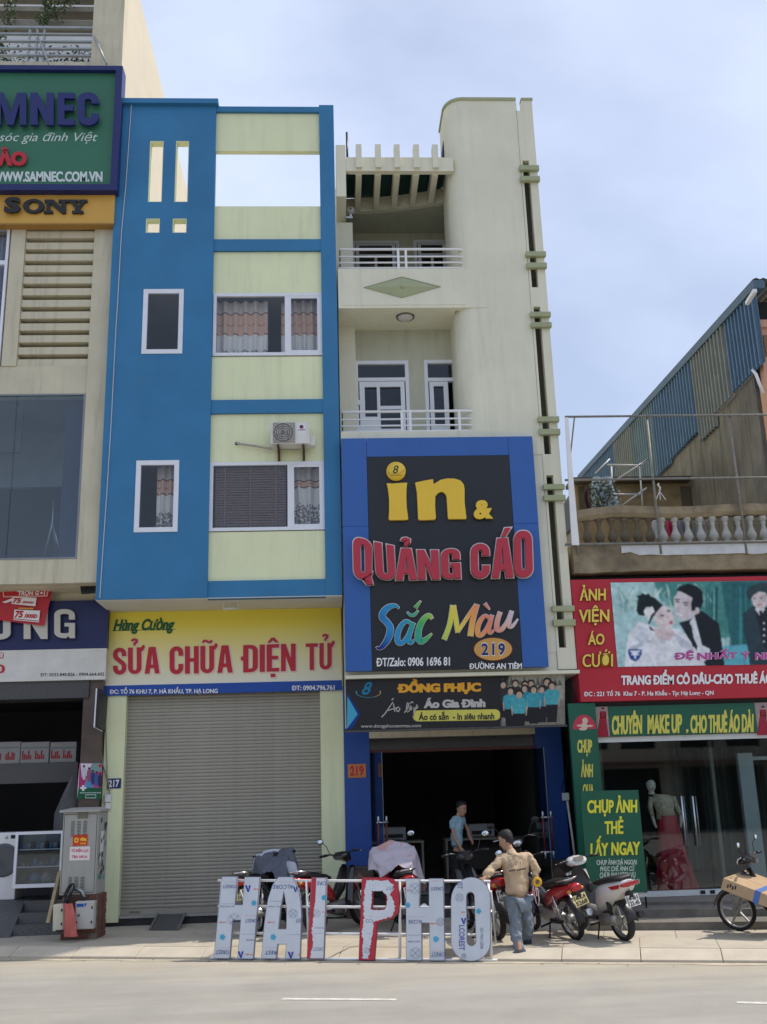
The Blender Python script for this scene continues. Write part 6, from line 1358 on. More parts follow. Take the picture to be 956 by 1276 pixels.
A_([(245, 200), (230, 190), (262, 182), (258, 170), (290, 182), (300, 172), (312, 186), (300, 205)], (18, 34, 38), .0072)
# groom: suit, face, hair
A_([(470, 335), (545, 315), (560, 270), (600, 272), (690, 340), (700, 400), (722, 575), (620, 575), (560, 480), (520, 420)], (22, 30, 38), .0058)
A_([(530, 330), (556, 300), (566, 340), (600, 470), (585, 490), (540, 400)], (216, 220, 224), .0064); A_([(470, 345), (500, 335), (540, 350), (560, 470), (545, 470), (520, 380)], (30, 38, 46), .0068)
A_([(440, 200), (470, 160), (520, 150), (560, 180), (575, 240), (570, 280), (545, 310), (500, 326), (456, 305), (444, 260)], (206, 196, 198), .0074)
A_([(455, 160), (470, 135), (520, 120), (570, 135), (600, 165), (605, 220), (588, 262), (574, 250), (560, 268), (540, 272), (536, 230), (545, 200), (510, 180), (480, 165)], (16, 26, 32), .0080)
A_([(560, 254), (578, 252), (584, 280), (566, 290)], (206, 190, 190), .0082)
for (x, y) in ((462, 222), (508, 240)): A_([(x-14, y-2), (x, y-7), (x+14, y), (x, y+3)], (40, 44, 48), .0080); A_([(x-18, y-16), (x+16, y-18), (x+16, y-13), (x-16, y-11)], (40, 44, 48), .0080)
A_([(452, 282), (490, 292), (486, 300), (460, 292)], (235, 235, 235), .0081); A_([(466, 240), (474, 262), (460, 266)], (186, 172, 174), .0080)
A_([(575, 450), (640, 480), (640, 520), (600, 560), (560, 540)], (222, 224, 230), .0072)
# the second man at the right
A_([(820, 290), (870, 245), (930, 240), (1000, 260), (1060, 330), (1060, 570), (860, 570), (850, 480), (830, 380)], (42, 62, 72), .0060)
A_([(890, 262), (950, 255), (990, 330), (985, 480), (940, 480), (905, 340)], (30, 40, 48), .0065); A_([(890, 262), (918, 300), (945, 262), (935, 240), (900, 240)], (220, 222, 226), .0068); A_([(912, 270), (930, 270), (934, 330), (920, 350)], (24, 30, 36), .0071)
for k in range(4): A_([(934, 335+k*34), (944, 335+k*34), (944, 344+k*34), (934, 344+k*34)], (210, 214, 218), .0070)
A_([(862, 180), (900, 160), (945, 165), (965, 210), (950, 250), (915, 265), (880, 240)], (210, 196, 194), .0076)
A_([(835, 165), (860, 135), (920, 115), (990, 120), (1020, 160), (985, 190), (950, 170), (910, 165), (880, 185), (862, 215), (850, 200)], (46, 66, 70), .0082)
for (x, y) in ((885, 204), (922, 200)): A_([(x-9, y-2), (x, y-5), (x+9, y), (x, y+3)], (40, 44, 48), .0082)
A_([(900, 236), (930, 230), (926, 240), (906, 244)], (190, 110, 110), .0082)
A_([(190, 482), (265, 482), (265, 510), (250, 538), (228, 550), (204, 538), (190, 512)], (40, 70, 140), .009); A_([(196, 490), (260, 490), (250, 500), (205, 500)], (215, 225, 232), .0094); A_([(205, 515), (215, 498), (240, 498), (252, 515)], (215, 225, 232), .0094); A_([(222, 515), (234, 515), (232, 535), (224, 535)], (215, 225, 232), .0094)
ph.build('photograph', sn, lambda x, y: W(*co(x, y), YPp-.006), passes=2)
m_mag = mat('magenta_lettering', (.45, .08, .30), .5, 0); m_pnk = mat('pale_pink_edge', (.75, .62, .70), .5, 0)
for l, r, s_ in ((442, 552, 'ĐỆ'), (570, 792, 'NHẤT'), (812, 862, 'Ý'), (888, 1090, 'NHIÊN')):
    q = [co(l, 504), co(r, 500), co(r, 530), co(l, 540)]
    MB().text(s_, [(x-.0, y) for x, y in q], YPp-.009, off=.055, h=.002, fat=.03).build('caption_edge', m_pnk, sn); MB().text(s_, q, YPp-.014, off=.035, h=.002, fat=.012).build('caption_text', m_mag, sn)
MB().text('TRANG ĐIỂM CÔ DÂU-CHO THUÊ ÁO CƯỚI, ÁO DÀI', [cs_(302, 584), cs_(1235, 570), cs_(1235, 611), cs_(302, 622)], YB1-.018, off=.035, h=.003, fat=.015).build('service_text', m_wht, sn)
MB().text('ĐC : 221 Tổ 76  Khu 7 - P. Ha Khẩu - Tp: Hạ Long - QN', [cs_(136, 655), cs_(716, 650), cs_(716, 667), cs_(136, 674)], YB1-.018, off=.018, h=.003, fat=.01).build('address_text', m_wht, sn)
# glass front, posts, fascia strips
YGs = 17.6
zth = W(820, 1112, YGs).z; zgt = W(820, 922, YGs).z
sF = W(820, 1117, YGs).z
m_frm = mat('white_metal_strip', (.66, .68, .68), .4, .08, 4)
MB().box(4.45, SX1, YGs-.05, YGs+.06, zgt-.02, zgt+.07).build('head_rail', m_frm, D_)
MB().box(4.35, W(905, 1116, YGs).x, YGs-.06, YGs+.05, sF, sF+.085).build('bottom_rail', m_frm, D_)
for x_ in (875, 887): p = W(x_, 1118, YGs); MB().box(p.x-.04, p.x+.04, YGs-.07, YGs-.061, sF+.02, sF+.075).build('floor_lock', m_black, D_)
xs_ = [W(x, 1000, YGs).x for x in (745, 852, 868, 920, 1040)]
xs_ = [4.36, W(850, 1000, YGs).x, W(879, 1000, YGs).x, W(922, 1000, YGs).x, 8.4, SX1]
for a, b in zip(xs_, xs_[1:]): MB().box(a+.004, b-.004, YGs, YGs+.012, sF+.09, zgt-.02).build('glass_pane', m_shopglass, D_)
for k, (xx, (x1_, x2_)) in enumerate(((0, (852, 857)), (1, (866, 872)))):
    for t_, x_ in enumerate((x1_, x2_)):
        a, b = W(x_-3, 992, YGs-.05), W(x_+1.5, 1054, YGs-.05); MB().tube([(a.x+.0, YGs-.05+.1*t_, a.z), (a.x+.0, YGs-.05+.1*t_, b.z)], .014, 8).build('door_handle', m_steel, D_)
MB().box(sx0+.01, 4.35, YGs-.05, YGs+.3, .12, sz0).build('brick_pier', m_gray, D_)
for x_, w_, yy in ((751, .06, YGs+1.0), (935.5, .13, YGs+.35), (893, .03, YGs+.6)): a = W(x_, 1000, yy); MB().box(a.x-w_, a.x+w_, yy, yy+.1, sF, W(x_, 938, yy).z if w_ > .1 else 3.0).build('inner_post', mat('pale_grey_post', (.42, .46, .46), .5) if w_ > .1 else m_gray, D_)
a = W(932, 943, YGs+.35); MB().box(a.x, SX1, YGs+.36, YGs+.42, a.z-.06, a.z).build('inner_beam', mat('pale_grey_post', (0, 0, 0)), D_)
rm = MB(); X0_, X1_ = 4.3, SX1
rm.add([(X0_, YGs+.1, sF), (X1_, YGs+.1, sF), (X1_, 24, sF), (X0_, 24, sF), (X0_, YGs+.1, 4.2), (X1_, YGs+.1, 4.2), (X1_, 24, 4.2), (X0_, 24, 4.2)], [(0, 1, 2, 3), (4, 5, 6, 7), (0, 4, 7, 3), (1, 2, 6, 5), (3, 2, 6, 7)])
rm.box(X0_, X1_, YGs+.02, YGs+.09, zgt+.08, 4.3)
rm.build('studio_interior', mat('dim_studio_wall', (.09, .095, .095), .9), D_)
for i in range(7):
    x_ = 4.6+i*.75; cu_ = MB(); cu_.grid(lambda u, v: (x_+.6*u, 21.5+.04*math.sin(u*30), sF+.1+2.4*v), 30, 1)
    if i > 2: cu_.build('inner_curtain', mat('dim_green_curtain', (.10, .13, .11), .9, .2), D_)
# steps with ramp, parallel to the kerb line
stp = thing('studio_steps', 'three dusty concrete steps along the glass front of the photo studio', 'steps', (5, 16, .13))
m_step = mat('dusty_step_concrete', (.20, .185, .16), .9, .3, 4, dirt=.5, dcol=(.11, .10, .09), bump=.4)
b0_ = G(745, 1160, .13); b1_ = G(890, 1159, .13); ud = (b1_-b0_).normalized(); nd = Vector((-ud.y, ud.x, 0))
for k, zt_ in enumerate((.24, .35, sF-.005)):
    o_ = b0_-ud*.1+nd*(.0+.62*k); L_ = 7.0 if k else 7.0
    MB().prism([o_+Vector((0, 0, (.0, .111, .221)[k])), o_+Vector((0, 0, zt_-.13)), o_+nd*3.6+Vector((0, 0, zt_-.13)), o_+nd*3.6+Vector((0, 0, (.0, .111, .221)[k]))], ud*L_).build('step', m_step, stp)
rp2 = thing('concrete_ramp', 'short steep concrete ramp laid over the studio steps for motorbikes', 'ramp', G(870, 1150, .13))
a, b, c, d = G(872, 1151, .14), G(889, 1148, .14), W(880, 1121, 17.1), W(849, 1121, 17.1)
a.x, b.x = W(865, 1151, a.y).x, W(889, 1148, b.y).x
MB().add([a, b, c, d]+[p-Vector((0, 0, .05)) for p in (a, b, c, d)], [(0, 1, 2, 3), (4, 5, 6, 7), (0, 1, 5, 4), (1, 2, 6, 5), (2, 3, 7, 6), (3, 0, 4, 7)]).build('ramp_slab', mat('pale_ramp_concrete', (.27, .25, .22), .9, .2, 5), rp2)
a1, b1 = a+(d-a)*.02, b+(c-b)*.02
MB().tube([a1+Vector((0, 0, .01)), d+Vector((0, 0, .01))], .014, 4).build('ramp_edge', mat('pale_ramp_concrete', (0, 0, 0)), rp2)
# green signs
m_gs = mat('green_sign_board', (.012, .105, .06), .4, .08, 2)
m_ys = mat('yellow_green_text', (.62, .58, .10), .45, .03)
g1 = thing('shop_sign', 'long narrow green sign with yellow text between two pink gown pictures', 'sign', (6, YGs-.12, zgt+.1))
YE = YGs-.12
x0, x1, z0, z1 = rc(759, 880, 943, 919.5, YE)
MB().box(x0, x1, YE, YE+.06, zgt+.075, W(850, 878, YE).z).build('board', m_gs, g1)
MB().box(x1+.003, SX1, YE+.004, YE+.06, zgt+.075, W(850, 878, YE).z).box(4.4, x0-.003, YE+.004, YE+.06, zgt+.075, W(850, 878, YE).z).build('picture_board', mat('dusky_pink_board', (.36, .27, .27), .5, .1, 5), g1)
MB().text('CHUYÊN', [cs_(260, 766), cs_(396, 761), cs_(396, 838), cs_(260, 843)], YE-.003, off=.03, h=.003, fat=.035).build('sign_text', m_ys, g1)
MB().text('MAKE UP', [cs_(420, 762), cs_(575, 758), cs_(575, 835), cs_(420, 839)], YE-.003, off=.03, h=.003, fat=.03).build('sign_text', m_ys, g1)
MB().text(',', [cs_(592, 790), cs_(604, 790), cs_(604, 830), cs_(592, 830)], YE-.003, off=.03, h=.003).build('sign_text', m_ys, g1)
MB().text('CHO THUÊ ÁO DÀI', [cs_(612, 763), cs_(895, 757), cs_(895, 832), cs_(612, 836)], YE-.003, off=.03, h=.003, fat=.035).build('sign_text', m_ys, g1)
def gown(parent, cx, cy, h, Y, c1=(150, 30, 50), c2=(190, 150, 130)):
    m = MB(); f = lambda u, v: W(cx+u*h, cy+v*h, Y)
    m.poly([f(-.10, .32), f(.10, .32), f(.20, 1), f(-.22, 1)], lin(*c1)); m.poly([f(-.10, .12), f(.10, .12), f(.12, .34), f(-.12, .34)], lin(*c1)); m.poly([f(.10, .13), f(.2, .36), f(.15, .42), f(.07, .25)], lin(*c2)); m.poly([f(-.10, .13), f(-.2, .36), f(-.15, .42), f(-.07, .25)], lin(*c2))
    m.poly([W(cx+.045*h*math.cos(t*PI/5), cy+.05*h+.06*h*math.sin(t*PI/5), Y-.001) for t in range(10)], lin(*c2)); m.poly([W(cx+.05*h*math.cos(t*PI/5), cy+.02*h+.035*h*math.sin(t*PI/5), Y-.002) for t in range(10)], lin(40, 30, 30))
    m.build('gown_picture', PR, parent, fixn=False)
gown(g1, 751.5, 882, 36, YE-.002); gown(g1, 951, 880, 36, YE-.002, (150, 35, 55))
g2 = thing('shop_sign', 'tall green vertical sign with a pink baby picture on the studio corner', 'sign', (4.1, YGs-.18, 1))
YV = YGs-.20
c = [W(711, 882, YV), W(743.5, 881, YV), W(757, 1080, YV), W(720, 1080, YV)]
xa_, xb_ = (c[0].x+c[3].x)/2, (c[1].x+c[2].x)/2
MB().box(xa_, xb_, YV, YV+.10, sF+.05, sz0-.02).build('board', m_gs, g2)
pm = MB(); cc = W(728, 901, YV-.003); pm.poly([(cc.x+.20*math.cos(t*PI/12), YV-.003, cc.z-.10+.24*math.sin(t*PI/12)) for t in range(13)], lin(185, 60, 80))
for dx, dz, rx, rz in ((.02, .06, .05, .05), (0, -.03, .055, .06), (-.07, -.02, .06, .018), (.09, -.03, .06, .018), (-.03, -.08, .07, .022)): pm.poly([(cc.x+dx+rx*math.cos(t*PI/8), YV-.004-dx*.005, cc.z-.02+dz+rz*math.sin(t*PI/8)) for t in range(16)], lin(205, 185, 165))
pm.build('baby_picture', PR, g2, fixn=False)
for s_, (l, t, r, b) in (('CHỤP', (106, 872, 172, 925)), ('ẢNH', (122, 980, 176, 1034)), ('QUA', (130, 1070, 180, 1120))): MB().text(s_, [cs_(l, t), cs_(r, t), cs_(r, b), cs_(l, b)], YV-.003, off=.03, h=.003, fat=.03).build('sign_text', m_ys, g2)
g3 = thing('sidewalk_sign', 'green freestanding board with big yellow words in front of the photo studio', 'sign', W(765, 1118, 16.2))
def ct(x, y): return (690+x/3.594, 900+y/3.594)
Y3 = 16.35
bc = [W(*ct(124, 308), Y3), W(*ct(380, 303), Y3), W(*ct(420, 762), Y3), W(*ct(150, 766), Y3)]
xl3, xr3 = (bc[0].x+bc[3].x)/2, (bc[1].x+bc[2].x)/2
MB().prism([(xl3, Y3, bc[3].z), (xr3, Y3, bc[2].z), (xr3, Y3, bc[1].z), (xl3, Y3, bc[0].z)], (0, .03, 0)).build('board', m_gs, g3)
m_y2 = mat('bright_yellow_text', (.72, .70, .05), .45, .03)
for s_, (l, t, r, b) in (('CHỤP ẢNH', (150, 352, 374, 405)), ('THẺ', (228, 446, 312, 500)), ('LẤY', (165, 545, 245, 598)), ('NGAY', (258, 540, 388, 594))): MB().text(s_, [ct(l, t), ct(r, t-3), ct(r, b-3), ct(l, b)], Y3-.003, off=.028, h=.003, fat=.02).build('big_text', m_y2, g3)
m_ps = mat('pale_small_text', (.55, .66, .58), .5, .03)
for s_, (l, t, r, b) in (('CHỤP ẢNH DÃ NGOẠI', (192, 618, 372, 638)), ('PHỤC CHẾ ẢNH CŨ', (209, 647, 360, 667)), ('CHỤP ẢNH DỊCH VỤ', (206, 674, 366, 697)), ('IN ẢNH, IN ĐIỆN THOẠI', (194, 704, 384, 724)), ('QUAY PHIM', (240, 735, 341, 752))): MB().text(s_, [ct(l, t), ct(r, t-2), ct(r, b-2), ct(l, b)], Y3-.003, off=.02, h=.003, fat=.012).build('small_text', m_ps, g3)
for x_ in (xl3+.05, xr3-.02): MB().tube([(x_, Y3+.05, bc[2].z+.2), (x_+.03, Y3+.18, .345)], .014, 6).build('leg', m_black, g3)
MB().box(xl3, xr3, Y3+.031, Y3+.06, bc[2].z-.06, bc[2].z-.01).build('foot_rail', m_frm, g3)
# ---------------- mannequin in a red gown
mq = thing('mannequin', 'shop mannequin in a beige lace top and long red gown behind the studio glass', 'mannequin', W(832, 1095, 17.25))
YMq = 18.15
mc = W(829, 1000, YMq); zb_m = sF; kx = mc.x
def rg(z, rx, ry, cx=0, cy=0, n=16): return [(kx+cx+rx*math.cos(2*PI*k/n), YMq+cy+ry*math.sin(2*PI*k/n), z) for k in range(n)]
zh = W(811, 972, YMq).z; hx = W(811, 978, YMq).x-kx
body = MB(); body.loft([rg(zh-.62, .17, .11), rg(zh-.52, .14, .10, -.02), rg(zh-.42, .17, .12, -.03), rg(zh-.30, .19, .10, -.045), rg(zh-.26, .14, .08, -.05), rg(zh-.24, .06, .05, hx), rg(zh-.18, .045, .045, hx), rg(zh-.165, .06, .07, hx, -.01), rg(zh-.12, .078, .09, hx, -.01), rg(zh-.05, .082, .095, hx), rg(zh+.0, .05, .06, hx), rg(zh+.015, .005, .005, hx)])
body.build('figure', mat('mannequin_skin', (.85, .72, .62), .5, .03), mq)
tp = MB(); tp.loft([rg(zh-.66, .185, .125, 0), rg(zh-.52, .155, .11, -.02), rg(zh-.42, .18, .13, -.03), rg(zh-.31, .205, .11, -.045), rg(zh-.26, .15, .09, -.05), rg(zh-.235, .075, .06, hx)])
m_lace = mat('beige_lace', (.62, .50, .36), .8, .5, 22)
tp.build('lace_top', m_lace, mq)
for s_ in (-1, 1):
    ax = kx-.045+s_*.19; MB().tube([(ax, YMq, zh-.29), (ax+s_*.045, YMq-.02, zh-.45), (ax+s_*(.03 if s_ < 0 else .10), YMq-.05, zh-.60)], [.05, .043, .036], 9).build('sleeve', m_lace, mq)
    MB().tube([(ax+s_*(.03 if s_ < 0 else .10), YMq-.05, zh-.60), (ax+s_*(.02 if s_ < 0 else .07), YMq-.1, zh-.72), (ax+s_*(.0 if s_ < 0 else .04), YMq-.13, zh-.80)], [.032, .025, .018], 8).build('forearm', mat('mannequin_skin', (0, 0, 0)), mq)
sk = MB()
def skf(u, v):
    a = u*2*PI; z = zb_m+.02+v*(zh-.62-zb_m); r_ = .17+(1-v)**1.3*.20; r_ *= 1+.06*math.sin(a*9)*(1-v)
    return (kx+(1-v)*.07+r_*math.cos(a), YMq+.75*r_*math.sin(a), z)
sk.grid(skf, 72, 12); sk.build('red_skirt', mat('deep_red_satin', (.55, .02, .045), .45, .15, 6), mq)
hd = MB(); hd.loft([rg(zh-.06, .086, .08, hx, .03), rg(zh+.0, .075, .075, hx, .02), rg(zh+.035, .03, .03, hx, .02)]); hd.build('hair', m_black, mq)
fc = MB()
for s_ in (-1, 1): fc.ell((kx+hx+s_*.03, YMq-.088, zh-.085), (.014, .006, .006), 8, 5)
fc.build('eyes', m_black, mq); MB().ell((kx+hx, YMq-.09, zh-.14), (.018, .008, .008), 8, 5).build('mouth', m_red, mq); MB().ell((kx+hx, YMq-.098, zh-.11), (.010, .014, .016), 8, 5).build('nose', mat('mannequin_skin', (0, 0, 0)), mq)
# ---------------- slab, balustrade, terrace
YT_ = 17.47
zs_t, zs_b = W(830, 688, YT_-.1).z, W(830, 711, YT_-.1).z
xs_l = W(713, 700, YT_).x
sb_ = MB()
nseg = 26; top, bot = [], []
for k in range(nseg+1):
    x = xs_l+(SX1-xs_l)*k/nseg; top.append((x, zs_t+.02)); bot.append((x, zs_b+.03*noise.noise(Vector((x*1.5, 0, 4)))-(.03 if x < xs_l+.5 else 0)))
sb_.slab([bot+top[::-1]], YT_-.12, YT_+.3); sb_.build('old_slab', m_conc, D_)
wl = MB(); wa_ = W(772, 690, YT_).x; up_, lo_ = [], []
for k in range(41): x = wa_+(SX1-wa_)*k/40; up_.append((x, W(830, 679, YT_-.14).z)); lo_.append((x, W(830, 690, YT_-.14).z+.04*noise.noise(Vector((x*3.1, 7, 0)))-.02+(.05 if k < 2 else 0)))
wl.slab([lo_+up_[::-1]], YT_-.15, YT_-.121); wl.build('whitewashed_edge', mat('peeling_whitewash', (.58, .60, .60), .85, .15, 4, dirt=.4, dcol=(.35, .33, .28)), D_)
MB().box(xs_l, SX1, YT_-.11, 22, zs_t+.021, W(830, 679, YT_).z-.0).build('terrace_floor', m_conc, D_)
MB().box(xs_l-.0, SX1, YT_+.301, 22, zs_b+.1, zs_t+.02).build('floor_slab', m_gray, D_)
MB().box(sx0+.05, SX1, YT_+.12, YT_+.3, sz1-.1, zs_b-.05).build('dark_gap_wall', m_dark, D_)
MB().box(sx0+.1, SX1, 18.4, 18.5, 4.2, zs_b+.2).build('front_wall', m_conc, D_)
zr0, zr1 = W(830, 645, YT_).z, W(830, 632, YT_).z; zbal = W(830, 678.5, YT_).z
xr_l = W(717, 640, YT_).x
rl_ = MB(); ringp = lambda x, dz: [(x, YT_-.07, zr0+dz+.03), (x, YT_-.10, zr0+dz+.07), (x, YT_-.10, zr1+dz), (x, YT_+.12, zr1+dz), (x, YT_+.12, zr0+dz+.0), (x, YT_-.04, zr0+dz+.0)]
rl_.loft([ringp(xr_l+(SX1-xr_l)*k/20, .02*math.sin(k*.9)-(.06 if k == 0 else .03 if k == 1 else 0)) for k in range(21)], smooth=False); bal = rl_.build('parapet_rail', m_conc, D_)
bp = MB(); bp.lathe([(.03, 0), (.075, .0), (.075, .05), (.04, .07), (.062, .10), (.088, .16), (.080, .22), (.046, .32), (.032, .42), (.05, .46), (.036, .49), (.07, .53), (.07, .60)], n=14)
hb = zr0-zbal
m_balw = mat('white_baluster_paint', (.42, .42, .38), .8, .25, 8, dirt=.8, dcol=(.2, .18, .14))
m_balb = mat('mossy_baluster', (.13, .105, .07), .9, .35, 8, dirt=.6, dcol=(.05, .05, .04))
bo = bp.build('baluster', m_balb, D_, local=True); bme = bo.data; bpy.data.objects.remove(bo)
bme2 = bme.copy(); bme2.materials.clear(); bme2.materials.append(m_balw)
x_ = 731.0; k = 0
while True:
    p = W(x_, 662, YT_+.02)
    if p.x > 9.6: break
    o = bpy.data.objects.new('baluster', bme if x_ < 825 else bme2); COL.objects.link(o); o.parent = D_; o.location = Vector((p.x, YT_+.02, zbal-.0))-absloc(D_); o.scale = (1, 1, hb/.60)
    if x_ >= 825: o['label'] = 'whitish baluster'
    x_ += 15.8; k += 1
# pipe frame standing on the edge of the terrace
fr = thing('pipe_frame', 'tall rusty grey pipe frame standing along the front of the terrace', 'frame', (6, YT_-.2, 6))
YFp = YT_-.18
m_pipe = mat('weathered_pipe', (.24, .23, .21), .6, .3, 10, metal=.3)
for y_ in (518.5, 597, 677): a, b = W(704, y_, YFp), W(1150, y_, YFp); MB().tube([(a.x, YFp, W(830, y_-.5, YFp).z), (b.x, YFp, W(830, y_-.5, YFp).z)], .022, 6).build('rail', m_pipe, fr)
for x_ in (707, 806.5, 909.5): a = W(x_, 518, YFp); MB().tube([(a.x, YFp+.03, W(x_, 518, YFp).z), (a.x, YFp+.03, W(x_, 690, YFp).z)], .022, 6).build('upright', m_pipe, fr)
MB().tube([W(716, 519, YFp), W(711, 566, YFp+.3)], .014, 5).build('brace', m_pipe, fr)
wp_ = MB(); a, b, c, d = W(704.5, 520, YFp-.05), W(708, 520, YFp-.05), W(722, 679, YFp-.05), W(713, 679, YFp-.05); wp_.prism([a, b, c, d], (0, .05, 0)); tag(wp_.build('white_board', m_white), 'long narrow white board leaning in the left end of the pipe frame', 'board')
# inner drying rack and things on the terrace
rk = thing('drying_rack', 'pale metal clothes rack on the terrace behind the old parapet', 'rack', W(785, 640, 18.9))
YK2 = 18.9
m_al2 = mat('pale_rack_tube', (.5, .5, .48), .4, .1)
for pts in (((757, 579), (800, 580)), ((797, 580), (801, 632)), ((762, 581), (764, 632)), ((740, 616), (800, 616)), ((742, 590), (760, 572)), ((795, 582), (808, 572)), ((762, 602), (808, 572)), ((775, 630), (806, 608))): MB().tube([W(*p, YK2) for p in pts], .018, 6).build('tube', m_al2, rk)
pln = MB(); pb = thing('balcony_plant', 'scraggly potted plant with grey leaves at the left end of the terrace', 'plant', W(745, 635, 18.5))
for k in range(150): leaves(pln, W(rl.uniform(735, 768), rl.uniform(602, 636), 18.5), 2, .06, .05)
pln.build('foliage', mat('grey_green_leaf', (.09, .11, .08), .7, .4, 20), pb, fixn=False, stuff=True)
for pts in (((745, 635), (748, 606)), ((755, 635), (764, 598)), ((750, 635), (738, 610))): MB().tube([W(*p, 18.5) for p in pts], .01, 5).build('stem', m_twig, pb)
def cloth(label, l, t, r, b, Y, col, seed, taper=.8, name='hanging_cloth'):
    x0, x1, z0, z1 = rc(l, t, r, b, Y); m = MB(); r_ = random.Random(seed); f1 = r_.uniform(0, 6)
    m.grid(lambda u, v: ((x0+x1)/2+(u-.5)*(x1-x0)*(1-(1-taper)*v)+.015*math.sin(6*v+f1), Y+.035*math.sin(u*11+f1+2*v), z0+v*(z1-z0)+.02*math.sin(u*7+f1)*(1-v)), 14, 8)
    o = m.build(name, col, None); tag(o, label, 'laundry', 'washing hung on the terrace'); return o
m_lw, m_lb, m_lp, m_lg, m_lc = mat('white_laundry', (.62, .64, .70), .9, .1), mat('pale_blue_laundry', (.30, .38, .45), .9, .1), mat('pink_laundry', (.55, .06, .14), .9, .1), mat('grey_laundry', (.28, .29, .33), .9, .1), mat('cream_laundry', (.50, .46, .40), .9, .1)
YY = YT_+.5
for args in (('pale grey blue sheet hung over the rack on the terrace', 735, 594, 770, 634, 18.8, m_lb, 1, .7), ('white shirt hung left of the pink towel behind the balusters', 812, 646, 826, 672, YY, m_lw, 2), ('pink towel hung behind the balusters', 831, 646, 841.5, 669, YY, m_lp, 3), ('grey shirt hung right of the pink towel behind the balusters', 845, 648, 859, 668, YY, m_lg, 4), ('off white shirt hung behind the middle balusters', 861, 649, 874, 670, YY, mat('offwhite_laundry', (.40, .40, .38), .9, .1), 5), ('cream cloth hung farthest right behind the balusters', 874, 648, 884, 672, YY, m_lc, 6), ('small black and red garments hung at the left end of the terrace', 727, 610, 736, 634, 18.4, mat('black_laundry', (.06, .03, .035), .9, .1), 7)): cloth(*args)
hg = MB(); p = W(822, 612, YY); hg.tube([p+Vector((0, 0, .0)), p+Vector((.02, 0, .07)), p+Vector((-.02, 0, .12)), p+Vector((0, 0, .15))], .016, 6).tube([p, p+Vector((-.08, 0, -.16))], .008, 5).tube([p, p+Vector((.1, 0, -.17))], .008, 5).tube([p, p+Vector((0, 0, -.17))], .008, 5); tag(hg.build('hanger', m_white), 'white plastic hanger clipped above the parapet rail', 'hanger')
# terrace rear shed wall
XW = 8.226
bw_ = MB(); bw_.box(W(716, 598, 21.9).x, XW, 21.9, 22.1, 5.8, W(790, 603, 21.9).z); bw_.build('terrace_wall', mat('ochre_wall', (.30, .23, .13), .9, .35, 2, dirt=.7, dcol=(.09, .075, .05)), D_)
MB().box(W(716, 598, 21.8).x-.1, XW-.05, 21.6, 22.3, W(790, 603, 21.9).z+.002, W(790, 598.5, 21.9).z).build('roof_edge', mat('rusty_roof_sheet', (.10, .085, .07), .8, .3), D_)
for l, r in ((722, 745), (850, 862)): 
    x0, x1, z0, z1 = rc(l, 606, r, 640, 21.85); MB().box(x0, x1, 21.85, 21.89, z0, z1).build('door_panel', mat('dim_door', (.09, .075, .05), .8, .3), D_)
MB().box(xs_l+.02, xs_l+.12, YT_+.3, 21.9, zs_t, zbal+.05).build('side_kerb', m_conc, D_)
# ---------------------------------------------------------------- tall corrugated shed house behind
E_ = thing('peach_house', 'tall peach house at the right edge with a grey side wall and corrugated sheet cladding', 'building', (9.5, 18, .13))
zc = 11.37
pk = lambda x, y: (lambda p: (p.y, p.z))(S(x, y, XW))
gw = [pk(938.6, 467), pk(876, 541), pk(873, 530), pk(819.5, 594.5), pk(805, 612)]
yn = gw[0][0]
lo = [(yn-.25, .13), (23.0, .13), (23.0, 8.0)]
MB().add([(XW, y, z) for y, z in [(17.9, 5.0), (26, 5.0), (26, gw[3][1]-.05), gw[3], gw[2], gw[1], gw[0], (17.9, gw[0][1]+.1)]]+[(XW+.2, y, z) for y, z in [(17.9, 5.0), (26, 5.0), (26, gw[3][1]-.05), gw[3], gw[2], gw[1], gw[0], (17.9, gw[0][1]+.1)]], [tuple(range(8)), tuple(range(15, 7, -1))]+[(i, 8+i, 8+(i+1) % 8, (i+1) % 8) for i in range(8)]).build('side_wall', mat('stained_grey_render', (.19, .18, .155), .9, .4, .9, streak=1.0, dcol=(.035, .034, .03), bump=.5, bscale=10), E_)
# corrugated sheets, each one a piece
m_cb = mat('faded_blue_sheet', (.085, .16, .25), .55, .2, 3, metal=.2, streak=.5, dcol=(.10, .11, .10)); m_ct = mat('tan_sheet', (.20, .22, .20), .6, .2, 3, metal=.1, streak=.5, dcol=(.12, .11, .09))
tops = [(943, 355), (756, 560), (745, 575)]
botl = [(941, 460), (873.6, 530.4), (876, 541), (866, 553), (853, 529), (819.5, 594.5)]
ytn, ytf = S(943, 355, XW).y, S(756, 560, XW).y; ztn, ztf = S(943, 355, XW).z, S(756, 560, XW).z
def ztop_(y): return ztn+(ztf-ztn)*(y-ytn)/(ytf-ytn)
def ybot_z(y): return 9.8 if y < 20.8 else (9.35+.1 if y < 22.2 else 9.72)
edges = [ytn, 18.55, 19.6, 20.75, 22.1, 23.6, 25.0, 26.4, 28.0, 30.2]
cols = [m_cb, m_cb, m_ct, m_ct, m_cb, m_cb, m_cb, m_ct, m_cb]
